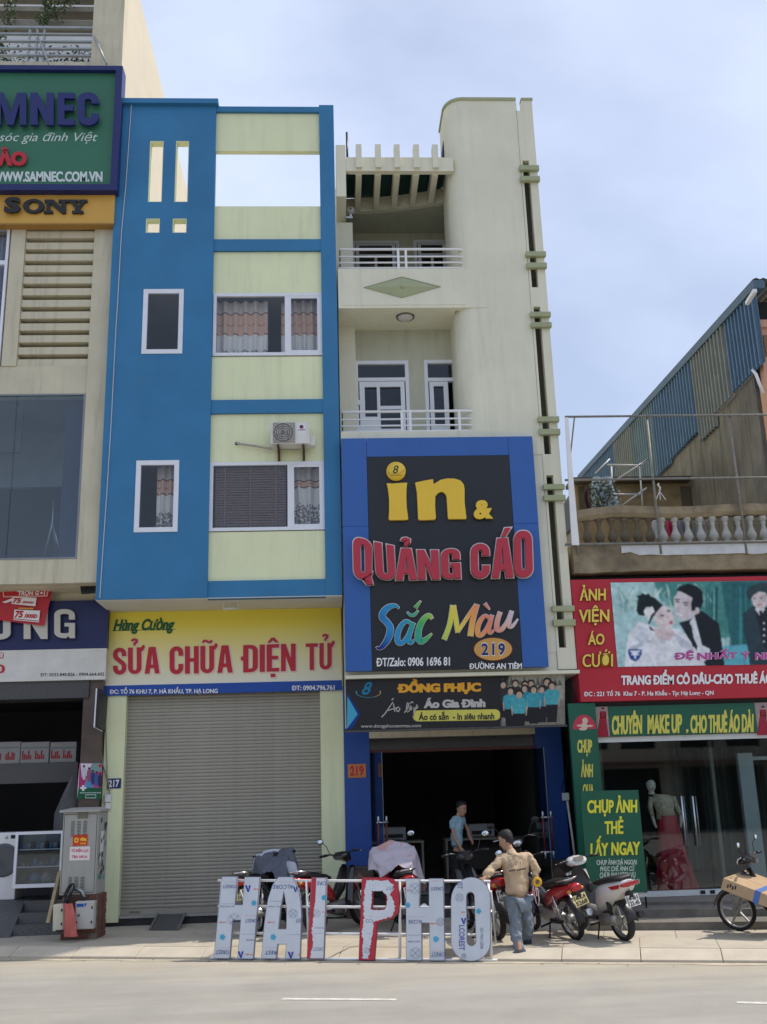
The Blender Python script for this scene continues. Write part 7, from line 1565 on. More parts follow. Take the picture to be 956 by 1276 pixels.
# seams from the photograph
seam = [943, 925, 907, 885, 865, 846, 829, 806, 790, 757]
ed = [ytn]+[S(x, y, XW).y for x, y in ((906, 402), (884.5, 427), (864, 449), (847, 468), (830, 487), (815, 503), (790, 532), (768, 556))]+[30.6]; ed = sorted(ed)
cols = [m_cb, m_ct, m_ct, m_cb, m_cb, m_cb, mat('blue_tan_sheet', (.15, .22, .25), .6, .3, 2, streak=.5), m_ct, m_cb]
for k in range(len(ed)-1):
    y0, y1 = ed[k]+.003, ed[k+1]-.003; nrib = max(3, int((y1-y0)/.17)); m = MB(); vs = []
    zb0 = (9.78 if k in (0, ) else 9.72 if k in (1,) else 9.45 if k == 2 else 9.7)
    prof_ = [(0, 0), (.5, 0), (.6, .06), (.88, .06)]; ys_ = [(y0+(y1-y0)*(r__+a_)/nrib, d__) for r__ in range(nrib) for a_, d__ in prof_]+[(y1, 0)]
    for y, d__ in ys_:
        xx = XW-.03-d__-.012*(k % 2)
        vs += [(xx, y, zb0-(.1 if k > 4 else 0)), (xx, y, ztop_(y)-.03)]
    m.add(vs, [(2*i, 2*i+2, 2*i+3, 2*i+1) for i in range(len(ys_)-1)]); m.build('corrugated_sheet', cols[k], E_, fixn=False)
MB().prism([(XW-.12, ytn-.12, ztop_(ytn-.12)-.12), (XW+.1, ytn-.12, ztop_(ytn-.12)-.12), (XW+.1, ytn-.12, ztop_(ytn-.12)+.05), (XW-.12, ytn-.12, ztop_(ytn-.12)+.05)], (0, 31.5-ytn+.12, ztop_(31.5)-ztop_(ytn-.12))).build('roof_verge', mat('blue_flashing', (.07, .12, .17), .5, .2), E_)
zr_ = ztop_(ytn-.12)
rf_ = MB(); n_ = 40
vs = []
for i in range(n_*2+1):
    x = XW-.12+i*.07; dz = .03 if i % 2 else 0; vs += [(x, ytn-.125, zr_+.06+dz), (x, 31.5, ztop_(31.5)+.06+dz)]
rf_.add(vs, [(2*i, 2*i+2, 2*i+3, 2*i+1) for i in range(n_*2)]); rf_.build('corrugated_roof', mat('grey_roof_sheet', (.14, .14, .14), .6, .2), E_, fixn=False)
MB().box(XW+.0, 12, ytn+.5, ytn+.6, 9.5, zr_-.1).build('loft_wall', m_dark, E_)
zpf = W(950, 402, 17.55).z; m_peach = mat('peach_wall_paint', (.62, .36, .24), .75, .08, 1.5, streak=.4, dcol=(.35, .22, .16))
MB().box(XW+.06, 12, 17.55, 17.85, 5.9, zpf).build('front_wall', m_peach, E_)
MB().box(XW+.04, 12, 17.48, 17.549, zpf-.12, zpf+.03).build('cornice', m_peach, E_)
zw1, zw0 = W(953, 418, 17.54).z, W(953, 444, 17.54).z
MB().box(W(952.5, 430, 17.54).x, 11, 17.52, 17.549, zw0, zw1).build('window', mat('brown_grille', (.28, .15, .09), .6, .3, 20), E_)
MB().tube([W(931, 378, ytn), W(941, 362, ytn-.5)], .05, 4).build('roof_strut', m_alu, E_)
MB().tube([W(938, 461, 17.6), W(942, 466, 17.5), W(951, 490, 17.5)], .03, 6).build('drain_pipe', m_alu, E_)
# dark roof of a farther shed between the houses
fs_ = thing('distant_shed', 'dark pitched roof showing between the ivory house and the corrugated wall', 'building', S(740, 590, 7.9))
Yd = 31.6; MB().prism([W(727, 597, Yd), W(745, 570, Yd), W(757, 569, Yd), W(757, 600, Yd), W(740, 640, Yd), (W(727, 640, Yd))], (0, 4, 0)).build('roof', mat('dark_far_roof', (.08, .09, .09), .8), fs_)
MB().prism([W(729, 600, Yd+.2), W(750, 600, Yd+.2), W(750, 700, Yd+.2), W(729, 700, Yd+.2)], (0, 3, 0)).build('wall', m_gray, fs_)
# ---------------------------------------------------------------- big letters leaning in a frame at the kerb
TH = math.radians(9)
HO = K(0, -0.04, 0.012); HV = KN*math.sin(TH)+Vector((0, 0, math.cos(TH))); HN = KU.cross(HV).normalized()
if HN.y > 0: HN = -HN
def HP(px, py, d=0.0):
    r = ray(px, py); o = Vector((0, 0, EYE)); t = (HO+HN*d-o).dot(HN)/r.dot(HN); return o+r*t
def huv(p): q = p-HO; return q.dot(KU), q.dot(HV)
def h3(u, v, d=0.0): return HO+KU*u+HV*v+HN*d
hp = thing('letter_sign', 'row of tall film wrapped letters HAI PHO on a white tube frame at the kerb', 'sign', tuple(HP(445, 1196)))
def c5(x, y): return (260+x/5.311, 1080+y/5.311)
def c6(x, y): return (440+x/4.78, 1040+y/4.78)
m_tube = mat('white_tube', (.72, .73, .74), .4, .06, 6)
m_film = mat('pale_blue_film', (.60, .65, .70), .32, .10, 3, bump=.35, bscale=5)
m_fedge = mat('dull_film_edge', (.22, .24, .30), .5, .1)
m_redp = mat('red_panel', (.50, .03, .05), .4, .1, 6)
def letter(loops, face, edge, label, depth=.045, inset=-.007, cc=c5):
    lo_ = [[huv(HP(*cc(*p))) for p in l] for l in loops]
    vs, fs = shape2o(lo_, depth); m = MB(); m.add([h3(u, v, w+.02) for u, v, w in vs], fs); o = m.build('letter', edge, hp, label=label)
    vs, fs = shape2o(lo_, 0.0, inset); m = MB(); m.add([h3(u, v, .02+depth/2+.0022) for u, v, w in vs], fs); m.build('face', face, o, fixn=False); return o
DF = .02+.0225+.0022
H1 = [(97, 66), (197, 66), (184, 252), (231, 252), (245, 68), (347, 68), (303, 612), (198, 610), (219, 355), (168, 355), (147, 609), (40, 607)]
o1 = letter([H1], m_film, m_fedge, 'letter H wrapped in pale blue film, leftmost')
o2 = letter([[(470, 68), (560, 68), (585, 110), (605, 170), (618, 240), (622, 320), (612, 612), (510, 612), (521, 515), (465, 515), (455, 610), (355, 610), (372, 400), (385, 300), (400, 210), (430, 120)], [(505, 172), (522, 275), (520, 412), (470, 412), (484, 275)]], m_film, m_fedge, 'letter A wrapped in pale blue film')
o3 = letter([[(687, 72), (788, 72), (770, 612), (655, 612)]], m_redp, m_fedge, 'letter I, red with film partly torn off')
PL = [[(57, 255), (200, 256), (240, 262), (265, 290), (278, 340), (283, 400), (275, 465), (240, 500), (190, 512), (150, 525), (145, 600), (133, 750), (38, 748)], [(125, 335), (172, 335), (195, 345), (206, 370), (200, 425), (185, 445), (120, 445)]]
o4 = letter(PL, m_redp, mat('dark_red_edge', (.25, .02, .03), .5), 'letter P, red with white film torn round its edges', cc=c6)
o5 = letter([[(318, 262), (402, 262), (400, 430), (455, 430), (455, 262), (542, 262), (552, 752), (460, 752), (458, 528), (413, 528), (415, 752), (320, 750)]], m_film, m_fedge, 'second letter H wrapped in pale blue film', cc=c6)
so_ = [(705+118*math.cos(a)+6*math.sin(a), 390-136*math.sin(a)) for a in [PI*k/14 for k in range(15)]]+[(703+118*math.cos(a), 640-116*math.sin(a)) for a in [PI+PI*k/14 for k in range(15)]]
so_ = [(x+(y-500)*.012, y) for x, y in so_]
ho_ = [(702+23*math.cos(a), 372-27*math.sin(a)) for a in [PI*k/10 for k in range(11)]]+[(709+26*math.cos(a), 632-30*math.sin(a)) for a in [PI+PI*k/10 for k in range(11)]]
o6 = letter([so_, ho_], m_film, m_fedge, 'letter O wrapped in pale blue film', cc=c6)
# torn film on I and P
rt = random.Random(21)
def torn(pts, amp, step=6):
    out = []
    for i in range(len(pts)):
        a, b = pts[i], pts[(i+1) % len(pts)]; L0 = math.hypot(b[0]-a[0], b[1]-a[1]); n = max(1, int(L0/step))
        for k in range(n): t = k/n; out.append((a[0]+(b[0]-a[0])*t+rt.uniform(-amp, amp), a[1]+(b[1]-a[1])*t+rt.uniform(-amp, amp)))
    return out
def flat(loops, name, m, par, d, cc):
    lo_ = [[huv(HP(*cc(*p))) for p in l] for l in loops]; vs, fs = shape2o(lo_, .002); q = MB(); q.add([h3(u, v, DF+d+w) for u, v, w in vs], fs); return q.build(name, m, par)
m_wf = mat('white_torn_film', (.66, .70, .74), .35, .08, 8)
lft = torn([(714, 90), (704, 300), (690, 420), (690, 520), (672, 604)], 5)[:-12]
flat([[(720, 78), (783, 78), (766, 606), (682, 606)]+[p for p in torn([(680, 600), (696, 520), (690, 440), (700, 330), (712, 200)], 5)[:60]]], 'torn_film', m_wf, o3, .002, c5)
flat([torn([(85, 272), (215, 275), (245, 300), (245, 330), (225, 350), (255, 430), (235, 490), (180, 505), (130, 520), (118, 600), (95, 740), (62, 735), (66, 620), (55, 600), (70, 500), (66, 420), (75, 330)], 5), torn([(118, 338), (180, 336), (208, 370), (208, 420), (190, 452), (112, 450)], 4)], 'torn_film', m_wf, o4, .002, c6)
# dotted seam and printing on the film
NV = lin(72, 84, 140); GYc = lin(112, 124, 148); CYc = lin(90, 180, 215); ORc = lin(225, 120, 90); VI = lin(62, 60, 160); PKc = lin(225, 165, 170)
def pr_on(par, cc, items):
    m = MB(); d = DF+.0035
    f = lambda x, y: HP(*cc(x, y), d)
    for it in items:
        k = it[0]
        if k == 't':      # upside down text: l,t,r,b,string,colour,weight
            _, l, t, r, b, s_, c_, w_ = it; m.text(s_, [f(l, t), f(r, t), f(r, b), f(l, b)], off=w_, col=c_, flip=True)
        if k == 'n': _, l, t, r, b, s_, c_, w_ = it; m.text(s_, [f(r, t), f(r, b), f(l, b), f(l, t)], off=w_, col=c_)     # reads downwards
        if k == 'g':
            _, x, y, r_ = it
            for j in range(5):
                a = j*1.25; m.poly([f(x+r_*.5*math.cos(a)+r_*.42*math.cos(t*PI/4), y+r_*.5*math.sin(a)+r_*.5*math.sin(t*PI/4)) for t in range(8)], CYc)
        if k == 'c':
            _, x, y, r_ = it
            for rr_ in (r_, r_*.72):
                for j in range(20): a0, a1 = j*PI/10, (j+1)*PI/10; m.poly([f(x+rr_*math.cos(a0), y+rr_*math.sin(a0)), f(x+rr_*math.cos(a1), y+rr_*math.sin(a1)), f(x+(rr_-1.3)*math.cos(a1), y+(rr_-1.3)*math.sin(a1)), f(x+(rr_-1.3)*math.cos(a0), y+(rr_-1.3)*math.sin(a0))], GYc)
            for j in (-1, 1): m.poly([f(x-r_*.7, y+j*r_*.6), f(x-r_*.66, y+j*r_*.66), f(x+r_*.7, y-j*r_*.6), f(x+r_*.66, y-j*r_*.66)], GYc)
        if k == 'a': _, x, y, w_ = it; m.poly([f(x-w_, y), f(x-w_*.3, y-6), f(x-w_*.3, y-2), f(x+w_, y-2), f(x+w_, y+2), f(x-w_*.3, y+2), f(x-w_*.3, y+6)], ORc)
        if k == 'l': _, x0, x1, y, c_ = it; m.poly([f(x0, y), f(x1, y), f(x1, y+1.6), f(x0, y+1.6)], c_)
        if k == 'v': _, x, y, w_ = it; m.poly([f(x-w_, y-w_), f(x-w_*.4, y-w_), f(x+w_*.1, y+w_*.4), f(x+w_*.2, y-w_), f(x+w_*.8, y-w_), f(x+w_*.2, y+w_), f(x-w_*.2, y+w_)], VI)
    m.build('film_print', PR, par, fixn=False, stuff=True)
pr_on(o1, c5, [('t', 92, 120, 183, 142, 'OREST', NV, .0), ('l', 100, 190, 100, PKc), ('l', 84, 178, 245, GYc), ('t', 78, 258, 172, 268, 'ISO 9001:2008', GYc, 0), ('c', 170, 350, 42), ('a', 94, 368, 28), ('g', 92, 466, 22), ('l', 62, 150, 535, PKc), ('t', 46, 552, 136, 578, 'OREST', NV, .01), ('v', 262, 145, 22), ('a', 316, 148, 22), ('g', 300, 240, 20), ('l', 240, 320, 322, PKc), ('t', 240, 346, 324, 368, 'OREST', NV, .0), ('l', 215, 305, 445, GYc), ('t', 250, 480, 300, 490, '2008', GYc, 0), ('v', 214, 582, 22), ('a', 268, 580, 24)])
pr_on(o2, c5, [('l', 460, 560, 100, PKc), ('t', 425, 120, 560, 146, 'ALCORE', NV, .0), ('v', 576, 150, 18), ('l', 405, 495, 228, GYc), ('t', 400, 260, 480, 268, '9001:2008', GYc, 0), ('a', 412, 368, 26), ('g', 428, 466, 22), ('c', 560, 310, 30), ('t', 575, 344, 614, 368, 'EST', NV, 0), ('l', 372, 455, 535, PKc), ('t', 372, 556, 448, 580, 'REST', NV, .01), ('l', 535, 605, 448, GYc), ('v', 545, 585, 22), ('a', 600, 582, 10)])
pr_on(o3, c5, [('t', 715, 98, 778, 122, 'ORE', NV, .01), ('g', 764, 205, 20), ('c', 715, 310, 26), ('a', 764, 300, 14), ('t', 700, 400, 764, 410, '9001', GYc, 0), ('l', 700, 766, 440, GYc), ('t', 690, 534, 764, 556, 'OREST', NV, .0)])
pr_on(o4, c6, [('t', 195, 310, 240, 330, 'EST', NV, 0), ('l', 90, 175, 488, PKc), ('t', 75, 505, 118, 525, 'CO', NV, 0), ('l', 80, 110, 590, GYc), ('c', 84, 690, 18)])
pr_on(o5, c6, [('c', 368, 320, 34), ('a', 330, 332, 10), ('g', 326, 420, 18), ('l', 470, 536, 275, PKc), ('t', 462, 312, 538, 332, 'OREST', NV, .0), ('l', 326, 440, 490, PKc), ('t', 330, 508, 412, 530, 'ALCORE', NV, 0), ('a', 480, 530, 22), ('c', 520, 520, 24), ('l', 328, 400, 598, GYc), ('t', 328, 632, 398, 642, '9001:2008', GYc, 0), ('g', 494, 622, 20), ('c', 372, 705, 34), ('l', 466, 544, 694, PKc), ('t', 464, 702, 546, 726, 'OREST', NV, .0)])
pr_on(o6, c6, [('n', 622, 285, 652, 322, 'EST', NV, 0), ('c', 634, 375, 24), ('a', 656, 462, 12), ('v', 660, 515, 18), ('n', 632, 540, 664, 688, 'LCOREST', VI, .01), ('g', 748, 456, 18), ('n', 758, 555, 776, 680, 'ISO 9001:2008', GYc, 0), ('c', 660, 722, 14)])
# tube frame behind the letters
def ftube(a, b, r_=.017): return MB().tube([HP(*a, -.035), HP(*b, -.035)], r_, 7).build('frame_tube', m_tube, hp)
for ya, yb in ((1097, 1098), (1129, 1131), (1162.5, 1165), (1194, 1196.5)): ftube((272 if ya < 1190 else 262, ya), (611 if ya < 1190 else 620, yb), .018)
ftube((277, 1097), (268, 1195)); ftube((382, 1097), (385, 1195)); ftube((498.5, 1098), (498.5, 1194), .02); ftube((608.5, 1100), (612.5, 1196), .02)
for x_ in (300, 450, 612):
    a, b = HP(x_, 1110, -.05), HP(x_, 1196, -.05); MB().tube([a, Vector((b.x, b.y, .145))+KN*.55], .014, 6).build('rear_strut', m_tube, hp)
# ---------------------------------------------------------------- motorbikes
m_chr = mat('chrome', (.6, .6, .6), .18, .03, 10, metal=1.0); m_alloy = mat('cast_alloy', (.36, .36, .35), .45, .2, 20, metal=.7)
m_mir = mat('mirror_glass', (.62, .70, .76), .08, 0, metal=.9); m_seat = mat('black_seat_vinyl', (.018, .018, .02), .5, .15, 10)
m_tail = mat('red_lens', (.42, .015, .02), .15, 0, coat=.5); m_plate = mat('white_number_plate', (.66, .66, .63), .4, .05); m_yplate = mat('yellow_number_plate', (.70, .58, .25), .4, .1, 10)
def wheel(par, x, r, w, spokes, hubw=.05):
    wz = r; R0 = thing_child('wheel', par)
    prof = [(r-.05, -w*.30), (r-.035, -w*.48), (r-.012, -w*.42), (r, -w*.15), (r, w*.15), (r-.012, w*.42), (r-.035, w*.48), (r-.05, w*.30), (r-.05, -w*.30)]
    MB().lathe(prof, (x, 0, wz), 'Y', 30).build('tyre', m_rubber, R0, local=True)
    MB().lathe([(r-.05, -w*.28), (r-.062, -w*.30), (r-.068, 0), (r-.062, w*.30), (r-.05, w*.28)], (x, 0, wz), 'Y', 30).build('rim', m_alloy if not spokes else m_chr, R0, local=True)
    MB().lathe([(.001, -hubw), (.055, -hubw), (.06, 0), (.055, hubw), (.001, hubw)], (x, 0, wz), 'Y', 16).build('hub', m_alloy, R0, local=True)
    sp = MB()
    if spokes:
        for k in range(28): a = k*2*PI/28; b = a+(.5 if k % 2 else -.5); sp.tube([(x+.05*math.cos(b), hubw*(1 if k % 4 < 2 else -1)*.8, wz+.05*math.sin(b)), (x+(r-.06)*math.cos(a), 0, wz+(r-.06)*math.sin(a))], .0022, 3)
        o = sp.build('spokes', m_chr, R0, local=True); o['kind'] = 'stuff'
    else:
        for k in range(5):
            a = k*2*PI/5; sp = MB(); sp.tube([(x+.04*math.cos(a), 0, wz+.04*math.sin(a)), (x+(r-.06)*math.cos(a+.15), 0, wz+(r-.06)*math.sin(a+.15))], [.022, .014], 5); sp.build('spoke', m_alloy, R0, local=True)
def thing_child(name, par):
    o = bpy.data.objects.new(name, None); COL.objects.link(o); o.parent = par; o.empty_display_size = .05; return o
def sec(x, z, hw, hh, n=12, p=2.4):      # superellipse ring in the YZ plane at x
    out = []
    for k in range(n):
        t = 2*PI*k/n; c, s = math.cos(t), math.sin(t); out.append((x, math.copysign(abs(c)**(2/p), c)*hw, z+math.copysign(abs(s)**(2/p), s)*hh))
    return out
def bike(name, label, body, rear, head, lean, scooter=False, plate_txt=('29-B1', '654.89'), plate=None, body2=None, mirrors=(1, 1), scale=1.1, spokes=True, steer=0.0, group='motorbikes parked on the pavement', tail=None):
    body2 = body2 or body; plate = plate or m_plate
    r_ = .285 if not scooter else .265; wb = 1.22; w_ = .085 if not scooter else .115
    B_ = thing(name, label, 'motorbike', (0, 0, 0), group)
    b = lambda mb, n, m, **k: mb.build(n, m, B_, local=True, **k)
    wheel(B_, 0, r_, w_, spokes and not scooter); wheel(B_, wb, r_, w_*.85, spokes and not scooter)
    hx, hz_ = .93, .98
    # engine, exhaust, frame
    b(MB().loft([sec(.18, .27, .06, .05), sec(.36, .29, .10, .09), sec(.56, .30, .11, .10), sec(.72, .33, .09, .08), sec(.80, .36, .07, .06)]), 'engine', m_alloy)
    b(MB().tube([(.62, -.09, .25), (.5, -.14, .19), (.25, -.155, .22), (.02, -.165, .27), (-.28, -.17, .34)], [.016, .018, .03, .052, .045], 12), 'exhaust', m_chr if not scooter else m_black)
    b(MB().tube([(.30, .13, .27), (0, .13, r_)], [.035, .028], 8).tube([(.30, -.12, .27), (0, -.12, r_)], [.03, .024], 8), 'swing_arm', m_black)
    for s_ in (-1, 1):
        b(MB().tube([(.0, .125*s_, r_+.02), (.07, .12*s_, .62)], [.012, .012], 6), 'shock_rod', m_chr)
        b(MB().tube([(.015, .125*s_, r_+.10), (.06, .12*s_, .56)], [.028, .028], 8), 'shock_spring', m_chr if not scooter else m_black)
        b(MB().tube([(.985, .085*s_, .78), (wb, .085*s_, r_)], [.022, .018], 8), 'fork_leg', m_alloy)
        b(MB().tube([(.42, .10*s_, .22), (.42, .26*s_, .22)], .014, 6), 'foot_peg', m_black)
    b(MB().tube([(.40, .12, .22), (.30, .26, .015)], .011, 6), 'side_stand', m_black)
    # fenders
    for (cx, a0, a1, nm, mm) in ((0, 70, 190 if not scooter else 175, 'rear_fender', m_black), (wb, 10, 140, 'front_fender', body)):
        m = MB()
        m.grid(lambda u, v: (cx+(r_+.035)*math.cos(math.radians(a0+(a1-a0)*v)), (u-.5)*w_*1.5, r_+(r_+.035)*math.sin(math.radians(a0+(a1-a0)*v))-.03*abs(u-.5)*2*abs(u-.5)*2), 6, 14); o = b(m, nm, mm); s = o.modifiers.new('thickness', 'SOLIDIFY'); s.thickness = .006
    if scooter:
        b(MB().loft([sec(-.42, .80, .06, .03), sec(-.36, .76, .12, .07), sec(-.20, .70, .155, .12), sec(.05, .64, .175, .17), sec(.28, .56, .16, .20), sec(.40, .48, .12, .16), sec(.44, .42, .07, .08)]), 'body_panel', body)
        b(MB().loft([sec(-.34, .845, .09, .02), sec(-.2, .84, .135, .035), sec(.05, .80, .15, .05), sec(.25, .765, .14, .05), sec(.42, .745, .09, .03)]), 'seat', m_seat)
        b(MB().box(.38, .82, -.17, .17, .27, .31), 'floor_board', m_black)
        b(MB().loft([sec(.80, .30, .20, .03), sec(.88, .48, .22, .04, p=3), sec(.93, .66, .20, .045, p=3), sec(.95, .80, .14, .04), sec(.94, .90, .08, .04)]), 'leg_shield_core', m_black)
        m = MB(); m.grid(lambda u, v: (.90+.09*v+.12*(1-abs(2*u-1)**2), (u-.5)*(.50-.16*v), .30+.56*v), 10, 8); o = b(m, 'leg_shield', body); o.modifiers.new('thickness', 'SOLIDIFY').thickness = .03
        b(MB().loft([sec(.82, .99, .10, .03), sec(.88, 1.01, .16, .06), sec(.97, 1.01, .15, .075), sec(1.04, .98, .09, .05)]), 'handlebar_cover', body)
        b(MB().add([(.80, -.07, 1.025), (.80, .07, 1.025), (.86, .09, 1.075), (.86, -.09, 1.075)], [(0, 1, 2, 3)]), 'dashboard', m_black)
        for s_ in (-1, 1): b(MB().ell((.865, .12*s_, .62), (.015, .05, .07), 12, 8), 'pocket', m_black)
        b(MB().loft([sec(-.45, .79, .13, .018), sec(-.425, .775, .14, .03), sec(-.38, .77, .14, .035)]), 'tail_lamp', m_tail)
        for s_ in (-1, 1): b(MB().add([(-.40, .150*s_, .795), (-.12, .172*s_, .745), (-.20, .172*s_, .715), (-.36, .155*s_, .735)], [(0, 1, 2, 3)]), 'side_lamp', m_tail)
        b(MB().loft([sec(-.10, .30, .05, .06), sec(.05, .29, .07, .08), sec(.3, .27, .08, .09)]), 'transmission_case', m_alloy).location = (0, .10, 0)
        pz, px_ = .56, -.40
    else:
        b(MB().loft([sec(-.44, .76, .035, .025), sec(-.34, .735, .085, .05), sec(-.15, .69, .11, .075), sec(.10, .63, .115, .10), sec(.34, .55, .10, .11), sec(.50, .47, .06, .08)]), 'body_panel', body)
        b(MB().loft([sec(-.34, .795, .07, .02), sec(-.20, .80, .105, .032), sec(.05, .775, .115, .04), sec(.28, .745, .11, .04), sec(.46, .715, .06, .025)]), 'seat', m_seat)
        b(MB().loft([sec(.44, .50, .05, .05), sec(.62, .46, .05, .06), sec(.80, .58, .06, .07), sec(.93, .82, .055, .06)]), 'frame_tunnel', m_black)
        for s_ in (-1, 1):
            m = MB(); m.grid(lambda u, v: (.66+.30*v+.06*u-.05*(1-v)*u, s_*(.07+.15*u*(1-.55*v)), .30+.52*v+.03*math.sin(u*3)), 6, 10); o = b(m, 'leg_shield', body2); o.modifiers.new('thickness', 'SOLIDIFY').thickness = .012
        b(MB().loft([sec(.80, .97, .06, .03), sec(.87, 1.0, .13, .05), sec(.96, .99, .12, .07), sec(1.05, .955, .08, .055), sec(1.08, .94, .04, .03)]), 'handlebar_cover', body2 if not scooter else body)
        b(MB().add([(.80, -.05, 1.005), (.80, .05, 1.005), (.87, .08, 1.054), (.87, -.08, 1.054)], [(0, 1, 2, 3)]), 'dashboard', m_black)
        b(MB().tube([(.05, .11, .80), (-.25, .12, .84), (-.42, .07, .86), (-.44, 0, .86), (-.42, -.07, .86), (-.25, -.12, .84), (.05, -.11, .80)], .012, 6), 'grab_rail', m_chr)
        b(MB().loft([sec(-.475, .735, .05, .03), sec(-.46, .735, .075, .05), sec(-.42, .735, .08, .055), sec(-.38, .735, .07, .05)]), 'tail_lamp', tail or m_tail)
        for s_ in (-1, 1): b(MB().ell((-.40, .095*s_, .70), (.03, .035, .025), 10, 6), 'indicator', mat('orange_lens', (.55, .25, .05), .2))
        pz, px_ = .575, -.455
    b(MB().ell((1.07, 0, .95 if not scooter else .97), (.03, .07, .05), 12, 8), 'headlight', m_chr)
    for s_ in (-1, 1):
        b(MB().tube([(.93, .05*s_, 1.0), (.90, .20*s_, 1.04), (.86, .34*s_, 1.03)], [.012, .012, .012], 7), 'handlebar', m_black)
        b(MB().tube([(.885, .235*s_, 1.04), (.86, .345*s_, 1.03)], .019, 8), 'grip', m_black)
        b(MB().tube([(.95, .19*s_, 1.045), (.97, .28*s_, 1.025), (.945, .33*s_, 1.02)], .006, 5), 'brake_lever', m_chr)
        if mirrors[0 if s_ > 0 else 1]:
            b(MB().tube([(.90, .19*s_, 1.04), (.93, .25*s_, 1.16), (.91, .30*s_, 1.22)], .006, 5), 'mirror_stem', m_black)
            mm_ = thing_child('mirror', B_)
            MB().ell((.905, .335*s_, 1.24), (.015, .062, .042), 14, 8).build('mirror_shell', m_black, mm_, local=True)
            MB().ell((.896, .335*s_, 1.24), (.010, .054, .036), 14, 8).build('mirror_face', m_mir, mm_, local=True)
    # number plate, tilted
    pw, ph = .10, .07
    c = [(px_-.03, pw, pz-ph), (px_-.03, -pw, pz-ph), (px_+.01, -pw, pz+ph), (px_+.01, pw, pz+ph)]
    pl = b(MB().add(c+[(p[0]+.006, p[1], p[2]) for p in c], [(0, 1, 2, 3), (4, 5, 6, 7), (0, 1, 5, 4), (1, 2, 6, 5), (2, 3, 7, 6), (3, 0, 4, 7)]), 'number_plate', plate)
    for i, s_ in enumerate(plate_txt):
        t0, t1 = (.90, .55) if i == 0 else (.45, .10)
        q = [Vector((px_-.03+.04*t-.004, y*pw*.86, pz-ph+2*ph*t)) for y, t in ((1, t0), (-1, t0), (-1, t1), (1, t1))]
        vs, fs = glyphs(s_, .03); x0_, x1_ = min(v[0] for v in vs), max(v[0] for v in vs); m = MB()
        m.add([tuple((q[3]*(1-(v[0]-x0_)/(x1_-x0_))+q[2]*((v[0]-x0_)/(x1_-x0_)))*(1-v[1]/CAP)+(q[0]*(1-(v[0]-x0_)/(x1_-x0_))+q[1]*((v[0]-x0_)/(x1_-x0_)))*(v[1]/CAP)) for v in vs], fs); m.build('plate_text', m_black, pl, local=True, fixn=False)
    b(MB().box(px_+.0, px_+.12, -.03, .03, pz-.02, pz+.12), 'plate_bracket', m_black)
    ry, hy = head
    B_.rotation_mode = 'XYZ'; B_.rotation_euler = (lean, 0, math.atan2(hy, ry)); B_.scale = (scale,)*3; B_.location = rear
    return B_
m_rb = mat('red_bike_paint', (.42, .012, .02), .22, .04, 6, coat=.6); m_bb = mat('black_bike_paint', (.012, .012, .014), .2, .05, 6, coat=.6); m_wb = mat('white_scooter_paint', (.66, .66, .64), .25, .05, 5, coat=.5)
LE = math.radians(-9)
zp = .131
def at(px, py): g_ = G(px, py, zp); return (g_.x, g_.y, zp)
bike('scooter', 'white scooter parked at an angle in front of the green sidewalk board', m_wb, at(780, 1172), (-.30, 1.0), LE, scale=1.0, scooter=True, plate_txt=('14-B1', '123.45'), mirrors=(0, 0))
bike('motorbike', 'red motorbike with a pale yellow plate leaning beside the white scooter', m_rb, at(719, 1171), (-.30, 1.0), math.radians(-16), scale=1.03, body2=m_bb, plate=m_yplate, plate_txt=('14-K4', '5268'), mirrors=(1, 0))
bike('motorbike', 'black and red motorbike with a white plate right behind the letter O', m_rb, at(622, 1171), (-.20, 1.0), math.radians(-6), plate_txt=('14-B1', '654.89'), body2=m_bb, mirrors=(0, 1), spokes=False)
bike('motorbike', 'dark red motorbike standing behind the torn letter I', m_rb, at(396, 1166), (.62, 1.0), math.radians(-9), body2=m_bb, mirrors=(1, 0))
bike('motorbike', 'black motorbike under a grey cover behind the letter A', m_bb, at(320, 1166), (.38, 1.0), math.radians(-7), plate=m_yplate, plate_txt=('14-F9', '7310'), mirrors=(0, 0))
bike('motorbike', 'red motorbike under a pink and silver cover behind the letters P and H', m_rb, at(514, 1163), (-.10, 1.0), math.radians(-7), mirrors=(0, 1), body2=m_rb)
bike('motorbike', 'black motorbike facing the street just inside the right end of the shop doorway', m_bb, (3.15, 18.2, .29), (-.10, -1.0), math.radians(7), body2=m_bb)
_f = at(921, 1160); RB = bike('motorbike', 'black motorbike carrying a cardboard box at the right edge of the photo', m_bb, (_f[0]+.90, _f[1]-.84, zp), (-1.0, .95), math.radians(-7), scale=1.0, mirrors=(1, 1), body2=m_bb, spokes=False)
# cardboard box across the seat of the last bike
bx = thing('cardboard_box', 'brown cardboard box with a blue tape band strapped on the motorbike at the right edge', 'box', (0, 0, 0))
bcn = [W(898, 1107, 15.0), W(902, 1093, 15.35), W(929, 1084, 15.55), W(984, 1098, 15.0), W(946, 1123, 14.55), W(898, 1107, 15.0)]
A0 = W(898, 1108, 15.15); LV = (W(941, 1125, 14.85)-A0); HV_ = W(901.5, 1094, 15.15)-A0; DV_ = W(930, 1084, 15.6)-W(902, 1094, 15.15)
LV = LV*1.55; m_card = mat('brown_cardboard', (.42, .29, .17), .85, .12, 5)
def hexa(o, a, b, c): return MB().add([o, o+a, o+a+b, o+b, o+c, o+a+c, o+a+b+c, o+b+c], [(0, 1, 2, 3), (4, 5, 6, 7), (0, 1, 5, 4), (1, 2, 6, 5), (2, 3, 7, 6), (3, 0, 4, 7)])
